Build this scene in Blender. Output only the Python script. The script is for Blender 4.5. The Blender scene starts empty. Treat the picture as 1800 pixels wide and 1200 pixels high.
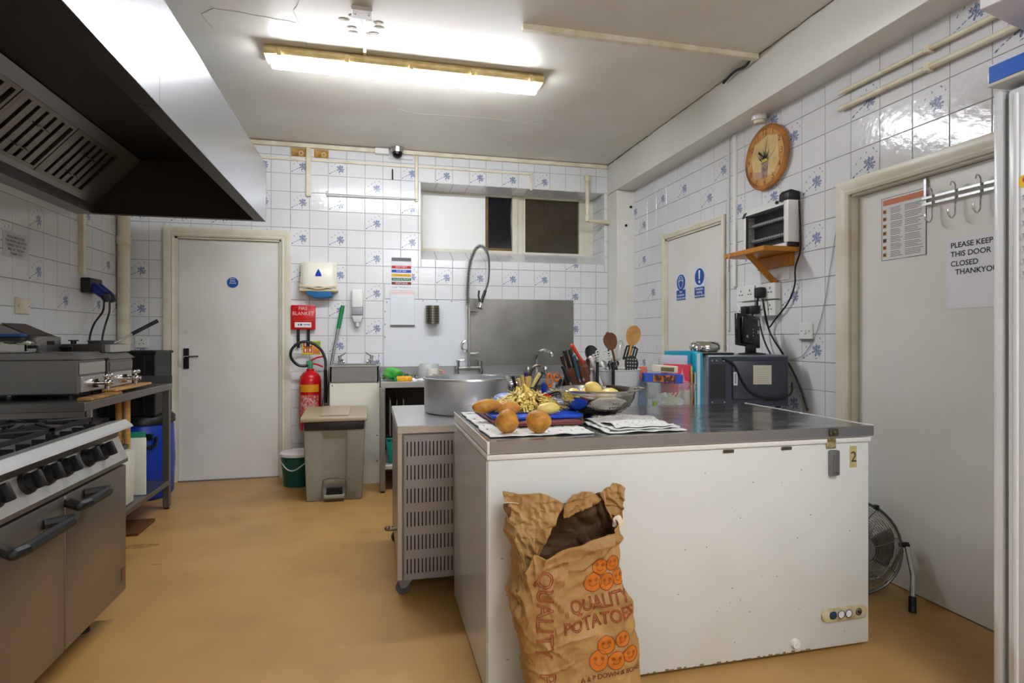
import bpy, bmesh, math, random
from mathutils import Vector, Matrix, noise
from mathutils.bvhtree import BVHTree
random.seed(7)
SC = bpy.context.scene
COL = SC.collection
PI = math.pi
def lin(c):
    r = []
    for v in c:
        v = v / 255.
        r.append(v / 12.92 if v <= .04045 else ((v + .055) / 1.055) ** 2.4)
    return (r[0], r[1], r[2], 1)

# ---------------------------------------------------------------- camera, world, exposure
FPX, CYP, EYE, YAW = 1021., 593., 1.156, math.radians(13.5)
cam = bpy.data.cameras.new('camera')
cam.sensor_width = 36; cam.lens = FPX / 1800 * 36; cam.shift_y = -7 / 1800
cam.clip_start = .02
co = bpy.data.objects.new('camera', cam); COL.objects.link(co)
co.location = (0, 0, EYE); co.rotation_euler = (PI / 2, 0, -YAW)
SC.camera = co
W = bpy.data.worlds.new('world'); SC.world = W; W.use_nodes = True
W.node_tree.nodes['Background'].inputs[0].default_value = (.25, .3, .4, 1)
W.node_tree.nodes['Background'].inputs[1].default_value = .12
SC.view_settings.view_transform = 'Standard'; SC.view_settings.look = 'None'
SC.view_settings.gamma = 1; SC.view_settings.use_curve_mapping = False
SC.view_settings.exposure = 2.0
LAMP = 19.0        # emission of the fluorescent diffusers

CA, SA = math.cos(YAW), math.sin(YAW)
def ray(u, v):
    r = (u - 900) / FPX
    return Vector((CA * r + SA, -SA * r + CA, -(v - CYP) / FPX))
def atY(u, v, y):
    d = ray(u, v); return Vector((0, 0, EYE)) + d * (y / d.y)
def atX(u, v, x):
    d = ray(u, v); return Vector((0, 0, EYE)) + d * (x / d.x)
def atZ(u, v, z):
    d = ray(u, v); return Vector((0, 0, EYE)) + d * ((z - EYE) / d.z)

# ---------------------------------------------------------------- materials
def mat(name, c, rough=.5, metal=0., bump=0., bs=40., c2=None, vs=6., vamt=.5, vdet=3., stretch=None, coat=0., spec=None, trans=0., ior=1.45, emit=0., alpha=1., pos=(.4, .65), rvar=0.):
    m = bpy.data.materials.new(name); m.use_nodes = True
    nt = m.node_tree; n = nt.nodes; l = nt.links; p = n['Principled BSDF']
    p.inputs['Base Color'].default_value = lin(c)
    p.inputs['Roughness'].default_value = rough; p.inputs['Metallic'].default_value = metal
    p.inputs['Coat Weight'].default_value = coat
    p.inputs['Transmission Weight'].default_value = trans; p.inputs['IOR'].default_value = ior
    p.inputs['Alpha'].default_value = alpha
    if spec is not None: p.inputs['Specular IOR Level'].default_value = spec
    if emit:
        p.inputs['Emission Color'].default_value = lin(c); p.inputs['Emission Strength'].default_value = emit
    src = None
    def coord():
        nonlocal src
        if src is None:
            tc = n.new('ShaderNodeTexCoord'); mp = n.new('ShaderNodeMapping')
            l.new(tc.outputs['Object'], mp.inputs[0])
            if stretch: mp.inputs['Scale'].default_value = stretch
            src = mp.outputs[0]
        return src
    if c2 is not None:
        t = n.new('ShaderNodeTexNoise'); t.inputs['Scale'].default_value = vs; t.inputs['Detail'].default_value = vdet
        l.new(coord(), t.inputs['Vector'])
        mr = n.new('ShaderNodeMapRange'); mr.inputs[1].default_value = pos[0]; mr.inputs[2].default_value = pos[1]
        mr.inputs[4].default_value = vamt
        l.new(t.outputs['Fac'], mr.inputs[0])
        mx = n.new('ShaderNodeMix'); mx.data_type = 'RGBA'
        mx.inputs[6].default_value = lin(c); mx.inputs[7].default_value = lin(c2)
        l.new(mr.outputs[0], mx.inputs[0]); l.new(mx.outputs[2], p.inputs['Base Color'])
    if rvar:
        t = n.new('ShaderNodeTexNoise'); t.inputs['Scale'].default_value = vs * 1.7; t.inputs['Detail'].default_value = 4
        l.new(coord(), t.inputs['Vector'])
        mr = n.new('ShaderNodeMapRange'); mr.inputs[1].default_value = .3; mr.inputs[2].default_value = .7
        mr.inputs[3].default_value = max(.03, rough - rvar); mr.inputs[4].default_value = rough + rvar
        l.new(t.outputs['Fac'], mr.inputs[0]); l.new(mr.outputs[0], p.inputs['Roughness'])
    if bump:
        t = n.new('ShaderNodeTexNoise'); t.inputs['Scale'].default_value = bs; t.inputs['Detail'].default_value = 3
        l.new(coord(), t.inputs['Vector'])
        b = n.new('ShaderNodeBump'); b.inputs['Strength'].default_value = bump; b.inputs['Distance'].default_value = .01
        l.new(t.outputs['Fac'], b.inputs['Height']); l.new(b.outputs[0], p.inputs['Normal'])
    return m

def tile_mat(name, flower):
    m = mat(name, (220, 221, 222), .13, bump=.12, bs=35, coat=.0)
    nt = m.node_tree; n = nt.nodes; l = nt.links; p = n['Principled BSDF']
    tc = n.new('ShaderNodeTexCoord')
    oi = n.new('ShaderNodeObjectInfo')
    if not flower:
        return m
    def mth(op, a, b=None, clamp=False):
        q = n.new('ShaderNodeMath'); q.operation = op; q.use_clamp = clamp
        for i, x in enumerate((a, b)):
            if x is None: continue
            if isinstance(x, (int, float)): q.inputs[i].default_value = x
            else: l.new(x, q.inputs[i])
        return q.outputs[0]
    sep = n.new('ShaderNodeSeparateXYZ'); l.new(tc.outputs['UV'], sep.inputs[0])
    ns = n.new('ShaderNodeTexNoise'); ns.inputs['Scale'].default_value = 14; l.new(tc.outputs['UV'], ns.inputs['Vector'])
    U, V = sep.outputs[0], sep.outputs[1]
    tot = None
    def petals(cx, cy, R, k, ph, fill):
        x = mth('SUBTRACT', U, cx); y = mth('SUBTRACT', V, cy)
        r = mth('SQRT', mth('ADD', mth('MULTIPLY', x, x), mth('MULTIPLY', y, y)))
        a = mth('ARCTAN2', y, x)
        pc = mth('ABSOLUTE', mth('COSINE', mth('ADD', mth('MULTIPLY', a, k / 2), ph)))
        pc = mth('POWER', pc, 1.6)
        lim = mth('MULTIPLY', mth('ADD', mth('MULTIPLY', pc, 1 - fill), fill), R)
        lim = mth('MULTIPLY', lim, mth('ADD', mth('MULTIPLY', ns.outputs['Fac'], 1.1), .45))
        return mth('GREATER_THAN', lim, r)
    def leaf(cx, cy, ang, a, b):
        x = mth('SUBTRACT', U, cx); y = mth('SUBTRACT', V, cy)
        c_, s_ = math.cos(ang), math.sin(ang)
        xr = mth('DIVIDE', mth('ADD', mth('MULTIPLY', x, c_), mth('MULTIPLY', y, s_)), a)
        yr = mth('DIVIDE', mth('SUBTRACT', mth('MULTIPLY', y, c_), mth('MULTIPLY', x, s_)), b)
        return mth('LESS_THAN', mth('ADD', mth('MULTIPLY', xr, xr), mth('MULTIPLY', yr, yr)), 1)
    parts = [petals(.66, .42, .23, 7, .3, .14), petals(.57, .50, .11, 5, 1.1, .2), petals(.74, .32, .10, 5, .2, .2), petals(.72, .54, .09, 5, .7, .2)]
    for a in ((.10, .14, .7, .07, .028), (.22, .22, .3, .05, .022), (.36, .29, .5, .07, .02), (.20, .55, 1.2, .045, .02),
              (.36, .68, .9, .04, .018), (.55, .80, 1.8, .04, .018), (.79, .86, 2.2, .05, .018), (.90, .72, 1.2, .03, .015), (.62, .14, .3, .05, .016)):
        parts.append(leaf(*a))
    tot = parts[0]
    for q in parts[1:]: tot = mth('MAXIMUM', tot, q)
    n2 = n.new('ShaderNodeTexNoise'); n2.inputs['Scale'].default_value = 26; l.new(tc.outputs['UV'], n2.inputs['Vector'])
    rmp = n.new('ShaderNodeValToRGB'); l.new(n2.outputs['Fac'], rmp.inputs[0])
    rmp.color_ramp.elements[0].position = .35; rmp.color_ramp.elements[0].color = lin((74, 84, 118))
    rmp.color_ramp.elements[1].position = .62; rmp.color_ramp.elements[1].color = lin((160, 170, 198))
    mx = n.new('ShaderNodeMix'); mx.data_type = 'RGBA'; l.new(tot, mx.inputs[0])
    mx.inputs[6].default_value = lin((220, 221, 222)); l.new(rmp.outputs[0], mx.inputs[7])
    l.new(mx.outputs[2], p.inputs['Base Color'])
    return m

m_tile = tile_mat('plain_tile', False); m_tilef = tile_mat('flower_tile', True)
m_grout = mat('grout', (158, 156, 148), .8, c2=(120, 112, 92), vs=5)
m_ceil = mat('ceiling_paint', (226, 224, 216), .42, bump=.12, bs=3.5, c2=(212, 206, 190), vs=1.6, vamt=.7)
m_wpaint = mat('white_paint', (228, 227, 219), .35, bump=.05, bs=8, c2=(214, 208, 190), vs=2.5, vamt=.5)
m_door = mat('door_paint', (226, 226, 220), .3, bump=.03, bs=5, c2=(216, 212, 200), vs=3, vamt=.5)
m_cream = mat('cream_trunking', (226, 220, 198), .4, c2=(200, 184, 140), vs=9, vamt=.6)
m_frame = mat('door_frame_paint', (226, 222, 206), .32, c2=(205, 196, 166), vs=4, vamt=.6)
m_floor = mat('vinyl_floor', (184, 143, 84), .4, bump=.03, bs=160, c2=(166, 128, 72), vs=2.2, vdet=9., vamt=.8, pos=(.42, .66), rvar=.07)
m_steel = mat('stainless', (192, 191, 189), .32, .88, bump=.015, bs=3)
m_steeld = mat('dull_stainless', (150, 150, 151), .4, .8, bump=.02, bs=4, c2=(136, 135, 134), vs=2)
m_hood = mat('hood_steel', (176, 178, 181), .24, .9, bump=.05, bs=1.6)
m_lid = mat('lid_steel', (168, 167, 166), .17, .95, bump=.35, bs=6, stretch=(.7, 1.7, 1), rvar=.05)
m_fside = mat('freezer_side_sheet', (206, 207, 206), .14, .12, bump=.03, bs=3)
m_chrome = mat('chrome', (210, 210, 208), .1, 1.)
m_black = mat('black_plastic', (22, 22, 24), .4)
m_iron = mat('cast_iron', (30, 28, 27), .55, .2, bump=.2, bs=60)
m_white = mat('white_plastic', (228, 228, 224), .3)
m_wdull = mat('grey_white_plastic', (206, 208, 206), .4)
m_paper = mat('paper', (228, 228, 232), .6)
m_freezer = mat('freezer_white', (218, 221, 218), .32, bump=.06, bs=3, c2=(206, 206, 196), vs=2.2, vamt=.6, pos=(.5, .75))
m_blue = mat('blue_plastic', (14, 62, 178), .35)
m_red = mat('red_paint', (196, 20, 26), .25)
m_dark = mat('dark_void', (12, 12, 13), .7)
m_green = mat('green_plastic', (16, 130, 70), .4)
m_text = mat('print_black', (40, 40, 44), .6)
m_wtext = mat('print_white', (235, 238, 242), .6)
m_yellow = mat('yellow_plastic', (225, 190, 40), .4)
m_wood = mat('pale_wood', (196, 150, 88), .5, bump=.1, bs=20, stretch=(1, 1, 8), c2=(160, 110, 55), vs=10)
m_glass = mat('clear_plastic', (244, 247, 245), .06, trans=.95, ior=1.12)

# ---------------------------------------------------------------- mesh helpers
class MB:
    def __init__(s): s.bm = bmesh.new()
    def box(s, x0, x1, y0, y1, z0, z1, b=0., seg=1, M=None):
        mt = Matrix.Translation(((x0 + x1) / 2, (y0 + y1) / 2, (z0 + z1) / 2)) @ Matrix.Diagonal((abs(x1 - x0), abs(y1 - y0), abs(z1 - z0), 1))
        r = bmesh.ops.create_cube(s.bm, size=1, matrix=mt)
        vs = r['verts']
        if M is not None: bmesh.ops.transform(s.bm, matrix=M, verts=vs)
        if b:
            es = list({e for v in vs for e in v.link_edges})
            bmesh.ops.bevel(s.bm, geom=es, offset=b, segments=seg, affect='EDGES', profile=.5)
        return s
    def cyl(s, p0, p1, r0, r1=None, n=16, cap=True):
        p0, p1 = Vector(p0), Vector(p1); d = p1 - p0
        q = Vector((0, 0, 1)).rotation_difference(d.normalized()).to_matrix().to_4x4()
        bmesh.ops.create_cone(s.bm, cap_ends=cap, segments=n, radius1=r0, radius2=r0 if r1 is None else r1, depth=d.length,
                              matrix=Matrix.Translation((p0 + p1) / 2) @ q)
        return s
    def tube(s, pts, r, n=8, smooth=0, closed=False, cap=True):
        pts = [Vector(p) for p in pts]
        if smooth:
            out = []
            N = len(pts)
            for i in range(N if closed else N - 1):
                if closed: a, b, c, d = pts[i - 1], pts[i], pts[(i + 1) % N], pts[(i + 2) % N]
                else: a, b, c, d = pts[max(i - 1, 0)], pts[i], pts[i + 1], pts[min(i + 2, N - 1)]
                for k in range(smooth):
                    t = k / smooth
                    out.append(.5 * ((2 * b) + (c - a) * t + (2 * a - 5 * b + 4 * c - d) * t * t + (3 * b - a - 3 * c + d) * t ** 3))
            if not closed: out.append(pts[-1])
            pts = out
        rad = r if callable(r) else (lambda t: r)
        N = len(pts); rings = []; nrm = None
        for i, p in enumerate(pts):
            if closed: t = (pts[(i + 1) % N] - pts[i - 1])
            else: t = pts[min(i + 1, N - 1)] - pts[max(i - 1, 0)]
            t.normalize()
            if nrm is None: nrm = t.orthogonal().normalized()
            else:
                nrm = nrm - t * nrm.dot(t)
                nrm = t.orthogonal().normalized() if nrm.length < 1e-6 else nrm.normalized()
            bn = t.cross(nrm); rr = rad(i / max(1, N - 1))
            rings.append([s.bm.verts.new(p + (nrm * math.cos(2 * PI * k / n) + bn * math.sin(2 * PI * k / n)) * rr) for k in range(n)])
        for i in range(N if closed else N - 1):
            A, B = rings[i], rings[(i + 1) % N]
            for k in range(n):
                s.bm.faces.new((A[k], A[(k + 1) % n], B[(k + 1) % n], B[k]))
        if cap and not closed:
            s.bm.faces.new(rings[0][::-1]); s.bm.faces.new(rings[-1])
        return s
    def lathe(s, prof, c=(0, 0, 0), n=32, M=None):
        c = Vector(c); rings = []; new = []
        for r, z in prof:
            if r < 1e-6: v = s.bm.verts.new(c + Vector((0, 0, z))); rings.append([v] * n); new.append(v)
            else:
                q = [s.bm.verts.new(c + Vector((r * math.cos(2 * PI * k / n), r * math.sin(2 * PI * k / n), z))) for k in range(n)]
                rings.append(q); new += q
        for A, B in zip(rings, rings[1:]):
            for k in range(n):
                f = []
                for v in (A[k], A[(k + 1) % n], B[(k + 1) % n], B[k]):
                    if v not in f: f.append(v)
                if len(f) > 2: s.bm.faces.new(f)
        if M is not None: bmesh.ops.transform(s.bm, matrix=M, verts=new)
        return s
    def prism(s, pts, ax, a, b, bev=0.):
        """polygon of 2d points extruded along axis ax ('x','y','z') from a to b"""
        def P(p, t): return {'x': (t, p[0], p[1]), 'y': (p[0], t, p[1]), 'z': (p[0], p[1], t)}[ax]
        A = [s.bm.verts.new(P(p, a)) for p in pts]; B = [s.bm.verts.new(P(p, b)) for p in pts]
        n = len(pts); fs = [s.bm.faces.new(A), s.bm.faces.new(B[::-1])]
        for k in range(n): fs.append(s.bm.faces.new((A[k], B[k], B[(k + 1) % n], A[(k + 1) % n])))
        if bev:
            bmesh.ops.bevel(s.bm, geom=list({e for f in fs for e in f.edges}), offset=bev, segments=2, affect='EDGES', profile=.5)
        return s
    def ell(s, c, r, M=None, n=16, amp=0., seed=0, fq=3.):
        res = bmesh.ops.create_uvsphere(s.bm, u_segments=n, v_segments=max(6, n * 2 // 3), radius=1)
        R = Matrix.Identity(4) if M is None else M
        for v in res['verts']:
            p = v.co.copy()
            if amp: p *= 1 + amp * noise.noise(p * fq * .5 + Vector((seed, seed * 2.3, 1))) + amp * .25 * noise.noise(p * fq * 2 + Vector((seed, 0, 5)))
            v.co = Vector(c) + (R @ Vector((p.x * r[0], p.y * r[1], p.z * r[2])))
        return s
    def grid(s, fn, nu, nv, closeu=False):
        V = [[s.bm.verts.new(fn(i / nu, j / nv)) for j in range(nv + 1)] for i in range(nu if closeu else nu + 1)]
        for i in range(nu):
            for j in range(nv):
                i2 = (i + 1) % len(V)
                s.bm.faces.new((V[i][j], V[i2][j], V[i2][j + 1], V[i][j + 1]))
        return s
    def mesh(s, m):
        s.bm.from_mesh(m); return s
    def xf(s, M):
        bmesh.ops.transform(s.bm, matrix=M, verts=s.bm.verts); return s

ORG = {}
def setp(o, label=None, cat=None, group=None, kind=None):
    if label: o['label'] = label
    if cat: o['category'] = cat
    if group: o['group'] = group
    if kind: o['kind'] = kind
    return o
def thing(name, loc, label, cat, group=None, rz=0):
    o = bpy.data.objects.new(name, None); COL.objects.link(o); o.empty_display_size = .05
    o.location = loc; o.rotation_euler = (0, 0, rz); ORG[o.name] = Vector(loc)
    return setp(o, label, cat, group)
def obj(name, mb, m, parent=None, label=None, cat=None, group=None, kind=None, smooth=35, local=False, recalc=True):
    bm = mb.bm if isinstance(mb, MB) else mb
    if recalc: bmesh.ops.recalc_face_normals(bm, faces=bm.faces)
    org = Vector((0, 0, 0))
    if parent is not None:
        org = ORG.get(parent.name, Vector((0, 0, 0)))
        if local: org = Vector((0, 0, 0))
    elif not local and kind != 'structure':
        xs = [v.co for v in bm.verts]
        lo = Vector([min(v[i] for v in xs) for i in range(3)]); hi = Vector([max(v[i] for v in xs) for i in range(3)])
        org = Vector(((lo.x + hi.x) / 2, (lo.y + hi.y) / 2, lo.z))
    if org.length: bmesh.ops.translate(bm, vec=-org, verts=bm.verts)
    me = bpy.data.meshes.new(name); bm.to_mesh(me); bm.free()
    me.materials.append(m)
    if smooth:
        for p in me.polygons: p.use_smooth = True
        me.set_sharp_from_angle(angle=math.radians(smooth))
    o = bpy.data.objects.new(name, me); COL.objects.link(o)
    if parent is not None: o.parent = parent
    elif org.length: o.location = org
    ORG[o.name] = org if not local else Vector((0, 0, 0))
    return setp(o, label, cat, group, kind)
def textmesh(s, size, outline=0., bold=0., align='CENTER', sx=1., space=1., lines=1.):
    c = bpy.data.curves.new('t', 'FONT'); c.body = s; c.size = size; c.align_x = align; c.align_y = 'CENTER'; c.space_character = space
    c.space_line = lines
    c.resolution_u = 3
    if outline: c.fill_mode = 'NONE'; c.bevel_depth = outline; c.bevel_resolution = 0
    else: c.offset = bold
    o = bpy.data.objects.new('t', c); COL.objects.link(o)
    dg = bpy.context.evaluated_depsgraph_get()
    me = bpy.data.meshes.new_from_object(o.evaluated_get(dg))
    bpy.data.objects.remove(o)
    me.transform(Matrix.Diagonal((sx, 1, 1, 1)))
    return me
# orientation matrices: text plane facing the room
def face_back(x, y, z, roll=0): return Matrix.Translation((x, y, z)) @ Matrix.Rotation(PI / 2, 4, 'X') @ Matrix.Rotation(roll, 4, 'Z')
def face_right(x, y, z, roll=0): return Matrix.Translation((x, y, z)) @ Matrix.Rotation(-PI / 2, 4, 'Z') @ Matrix.Rotation(PI / 2, 4, 'X') @ Matrix.Rotation(roll, 4, 'Z')
def face_left(x, y, z, roll=0): return Matrix.Translation((x, y, z)) @ Matrix.Rotation(PI / 2, 4, 'Z') @ Matrix.Rotation(PI / 2, 4, 'X') @ Matrix.Rotation(roll, 4, 'Z')
def text(s, size, M, m, parent, name='lettering', **k):
    me = textmesh(s, size, **k); me.transform(M)
    b = MB().mesh(me)
    return obj(name, b, m, parent, smooth=0, recalc=False)

# ================================================================ THE ROOM
XL, XR, YB, YF, ZC = -1.88, 2.33, 5.13, -3.4, 2.78
def sub_rects(r, holes):
    out = [r]
    for h in holes:
        nx = []
        for (a, b, c, d) in out:
            if h[0] >= b or h[1] <= a or h[2] >= d or h[3] <= c: nx.append((a, b, c, d)); continue
            if h[0] > a: nx.append((a, h[0], c, d)); a = h[0]
            if h[1] < b: nx.append((h[1], b, c, d)); b = h[1]
            if h[2] > c: nx.append((a, b, c, h[2]))
            if h[3] < d: nx.append((a, b, h[3], d))
        out = nx
    return [q for q in out if q[1] - q[0] > .006 and q[3] - q[2] > .006]
D1 = (-1.535, -.735, -.1, 1.965)         # door openings on the walls (u0,u1,z0,z1)
D2 = (3.53, 4.325, -.1, 1.955)
D3 = (1.55, 2.44, -.1, 1.875)
WIN = (.412, 2.13, 1.84, 2.516)
floor = obj('floor', MB().box(XL - .1, XR + .3, YF - .1, YB + .1, -.06, 0), m_floor, kind='structure', smooth=0)
ceiling = obj('ceiling', MB().box(XL - .1, XR + .1, YF - .1, YB + .7, ZC, ZC + .08), m_ceil, kind='structure', smooth=0)
b = MB()
for q in sub_rects((XL - .1, XR + .1, 0, ZC), [D1, WIN]): b.box(q[0], q[1], YB + .006, YB + .1, q[2], q[3])
# recess of the window: jambs, head, sloping sill
b.box(WIN[0] - .05, WIN[0] - .006, YB + .1, YB + .5, WIN[2] - .1, WIN[3] + .06); b.box(WIN[1] + .006, WIN[1] + .2, YB + .1, YB + .5, WIN[2] - .1, WIN[3] + .06)
b.box(WIN[0], WIN[1], YB + .1, YB + .5, WIN[3] + .006, WIN[3] + .06)
b.prism([(YB + .006, WIN[2] - .1), (YB + .42, WIN[2] - .1), (YB + .42, WIN[2] + .13), (YB + .30, WIN[2] + .112), (YB + .006, WIN[2] - .006)], 'x', WIN[0], WIN[1])
wall_back = obj('wall_back', b, m_grout, kind='structure', smooth=0)
b = MB()
for q in sub_rects((YF - .1, YB + .1, 0, ZC), [D2, D3]): b.box(XR + .006, XR + .1, q[0], q[1], q[2], q[3])
wall_right = obj('wall_right', b, m_grout, kind='structure', smooth=0)
wall_left = obj('wall_left', MB().box(XL - .1, XL - .006, YF - .1, YB + .1, 0, ZC), m_grout, kind='structure', smooth=0)
wall_front = obj('wall_front', MB().box(XL - .1, XR + .1, YF - .1, YF, 0, ZC), m_wpaint, kind='structure', smooth=0)

# ---- glazed tiles, each one an object; those behind furniture or out of the frame are joined
_tc = {}
def tile_mesh(w, h, uv, fl):
    key = (round(w, 3), round(h, 3), tuple(round(x, 3) for x in uv), fl)
    if key in _tc: return _tc[key]
    me = bpy.data.meshes.new('tile')
    g, t, c = .0012, .0065, .0018
    vs = []
    for (ins, z) in ((g, 0), (g, t - c), (g + c, t)):
        vs += [(ins - w / 2, ins - h / 2, z), (w / 2 - ins, ins - h / 2, z), (w / 2 - ins, h / 2 - ins, z), (ins - w / 2, h / 2 - ins, z)]
    fs = [(8, 9, 10, 11)]
    for k in range(4):
        for o in (0, 4): fs.append((o + k, o + (k + 1) % 4, o + 4 + (k + 1) % 4, o + 4 + k))
    me.from_pydata(vs, [], fs)
    ul = me.uv_layers.new(name='UV')
    for lp in me.loops:
        v = me.vertices[lp.vertex_index].co
        ul.data[lp.index].uv = (uv[0] + (v.x / w + .5) * (uv[1] - uv[0]), uv[2] + (v.y / h + .5) * (uv[3] - uv[2]))
    me.materials.append(m_tilef if fl else m_tile)
    _tc[key] = me
    return me
def tiles(parent, bounds, holes, org, pitch, flower, place, seen, limit=300):
    cells = []
    i0 = math.floor((bounds[0] - org[0]) / pitch[0]) - 1; i1 = math.ceil((bounds[1] - org[0]) / pitch[0]) + 1
    j0 = math.floor((bounds[2] - org[1]) / pitch[1]) - 1; j1 = math.ceil((bounds[3] - org[1]) / pitch[1]) + 1
    for i in range(i0, i1):
        for j in range(j0, j1):
            a, c = org[0] + i * pitch[0], org[1] + j * pitch[1]
            q = (max(a, bounds[0]), min(a + pitch[0], bounds[1]), max(c, bounds[2]), min(c + pitch[1], bounds[3]))
            if q[1] - q[0] < .006 or q[3] - q[2] < .006: continue
            for r in sub_rects(q, holes):
                uv = ((r[0] - a) / pitch[0], (r[1] - a) / pitch[0], (r[2] - c) / pitch[1], (r[3] - c) / pitch[1])
                cells.append((r, uv, flower(i, j), seen((r[0] + r[1]) / 2, (r[2] + r[3]) / 2)))
    cells.sort(key=lambda c: -c[3])
    rest = {0: bmesh.new(), 1: bmesh.new()}; cnt = 0
    for r, uv, fl, s in cells:
        M = place((r[0] + r[1]) / 2, (r[2] + r[3]) / 2)
        flip = M.determinant() < 0
        w, h = r[1] - r[0], r[3] - r[2]
        mirror = getattr(place, 'mirror', False)
        if mirror: uv = (1 - uv[1], 1 - uv[0], uv[2], uv[3])
        me = tile_mesh(w, h, uv, fl)
        jit = Matrix.Rotation(random.uniform(-.0035, .0035), 4, 'X') @ Matrix.Rotation(random.uniform(-.0035, .0035), 4, 'Y')
        if s > 0 and cnt < limit:
            o = bpy.data.objects.new('tile', me); COL.objects.link(o); o.parent = parent; o.matrix_local = M @ jit; cnt += 1
        else:
            m2 = me.copy(); m2.transform(M @ jit); rest[1 if fl else 0].from_mesh(m2); bpy.data.meshes.remove(m2)
    for k in (0, 1):
        if rest[k].verts:
            obj('tile', rest[k], m_tilef if k else m_tile, parent, kind='stuff', smooth=0, recalc=False)
        else: rest[k].free()
def pl_back(x, z): return Matrix.Translation((x, YB + .006, z)) @ Matrix.Rotation(PI / 2, 4, 'X')
def pl_right(y, z): return Matrix.Translation((XR + .006, y, z)) @ Matrix.Rotation(-PI / 2, 4, 'Z') @ Matrix.Rotation(PI / 2, 4, 'X')
pl_right.mirror = True
def pl_left(y, z): return Matrix.Translation((XL - .006, y, z)) @ Matrix.Rotation(PI / 2, 4, 'Z') @ Matrix.Rotation(PI / 2, 4, 'X')
def fl_back(i, j):          # j=0: 2.37-2.52
    if i in (2, 14, -6): return j in (0, -2, -4, -6, -8, -10)
    if i in (-8, -10): return j in (-5, -7, -9, -2)
    if i > 14: return False
    if i % 2 == 0: return j in (1, -1, -3, -5, -7, -9)
    return False
def seen_back(x, z):
    if z < .86 and -1.6 < x: return 0 if x > 0 else (1 if (-.7 < x < -.33) else 0)
    if z < 1.0 and x < -1.6: return 0
    if z > 2.0 and x < -.95: return 0
    return 2 - abs(x) * .1
ARCH1 = (-1.61, -.665, -.1, 2.04)
tiles(wall_back, (XL, 2.165, 0, ZC), [ARCH1, WIN, (-.34, .05, 0, .93), (.10, 1.81, .83, 1.49)], (-.364, 2.37), (.1505, .15), fl_back, pl_back, seen_back)
FR = {(0, -1), (0, -3), (0, -7), (1, 1), (1, -5), (1, -9), (2, -1), (4, -1), (6, 0), (8, 1), (10, 1), (12, 0), (12, -2), (11, -4), (-2, 1), (-2, -1), (-4, 0), (-6, 1), (13, -6), (12, -8), (5, -7), (3, -3), (-5, 2), (2, 2), (5, 1), (13, 1)}
def seen_right(y, z):
    if y < 1.6 or z > 2.55: return 0
    if z < .75 and y > 2.45: return 0
    if z < 1.05 and y > 3.3: return 0
    return 5 - y
ARCH2 = (3.49, 4.375, -.1, 1.99); ARCH3 = (1.48, 2.505, -.1, 1.93)
tiles(wall_right, (YF, 4.93, 0, 2.52), [ARCH2, ARCH3], (2.604, 2.083), (.1707, .1515), lambda i, j: (i, j) in FR, pl_right, seen_right)
FL = {(1, 0), (1, -2), (3, -3), (5, 1), (6, -3), (7, -1), (-1, -1), (-2, 1), (-3, -3), (9, 0), (8, -3), (3, 2), (0, -5), (5, -5), (7, -5)}
def seen_left(y, z):
    if y < 3.3 or z > 2.0 or z < .62: return 0
    return y
tiles(wall_left, (YF, YB, 0, ZC), [], (3.658, 1.771), (.152, .149), lambda i, j: (i, j) in FL, pl_left, seen_left)
# tiles lining the window recess
b = MB()
k = 0
n_ = 12
for i in range(n_):
    x0 = WIN[0] + (WIN[1] - WIN[0]) * i / n_; x1 = WIN[0] + (WIN[1] - WIN[0]) * (i + 1) / n_
    for j in range(2):
        y0, y1 = YB + .15 * j, YB + .15 * (j + 1)
        t = MB().box(x0 + .0015, x1 - .0015, y0 + .0015, y1 - .0015, WIN[3] - .001, WIN[3] + .006, .0012)
        obj('tile', t, m_tile, wall_back, smooth=0)
    # sloping sill, one row of long tiles
    sl = math.atan2(.118, .294); L = math.hypot(.118, .294)
    t = MB().box(x0 + .0015, x1 - .0015, 0, L - .003, -.006, 0, .0012)
    t.xf(Matrix.Translation((0, YB + .002, WIN[2] + .002)) @ Matrix.Rotation(sl, 4, 'X'))
    obj('tile', t, m_tile, wall_back, smooth=0)
for i in range(5):
    for j in range(2):
        z0 = 1.84 + i * .135
        t = MB().box(WIN[1] - .001, WIN[1] + .006, YB + .15 * j + .0015, YB + .15 * (j + 1) - .0015, z0 + .0015, z0 + .1335, .0012)
        obj('tile', t, m_tile, wall_back, smooth=0)

# ---- beam and pillar
trim_1 = obj('trim_1', MB().box(2.156, XR + .02, YF, YB + .02, 2.50, ZC + .01, .008, 2), m_wpaint, kind='structure')
b = MB().box(2.166, XR + .02, 4.92, YB + .02, 0, 2.50, .004)
trim_2 = obj('trim_2', b, m_wpaint, kind='structure')
obj('screw_hole', MB().cyl((2.253, 4.921, 2.18), (2.253, 4.915, 2.18), .012, n=10), m_dark, trim_2)
obj('screw_hole', MB().cyl((2.30, 4.921, 2.35), (2.30, 4.912, 2.35), .012, n=10), m_dark, trim_2)
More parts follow.
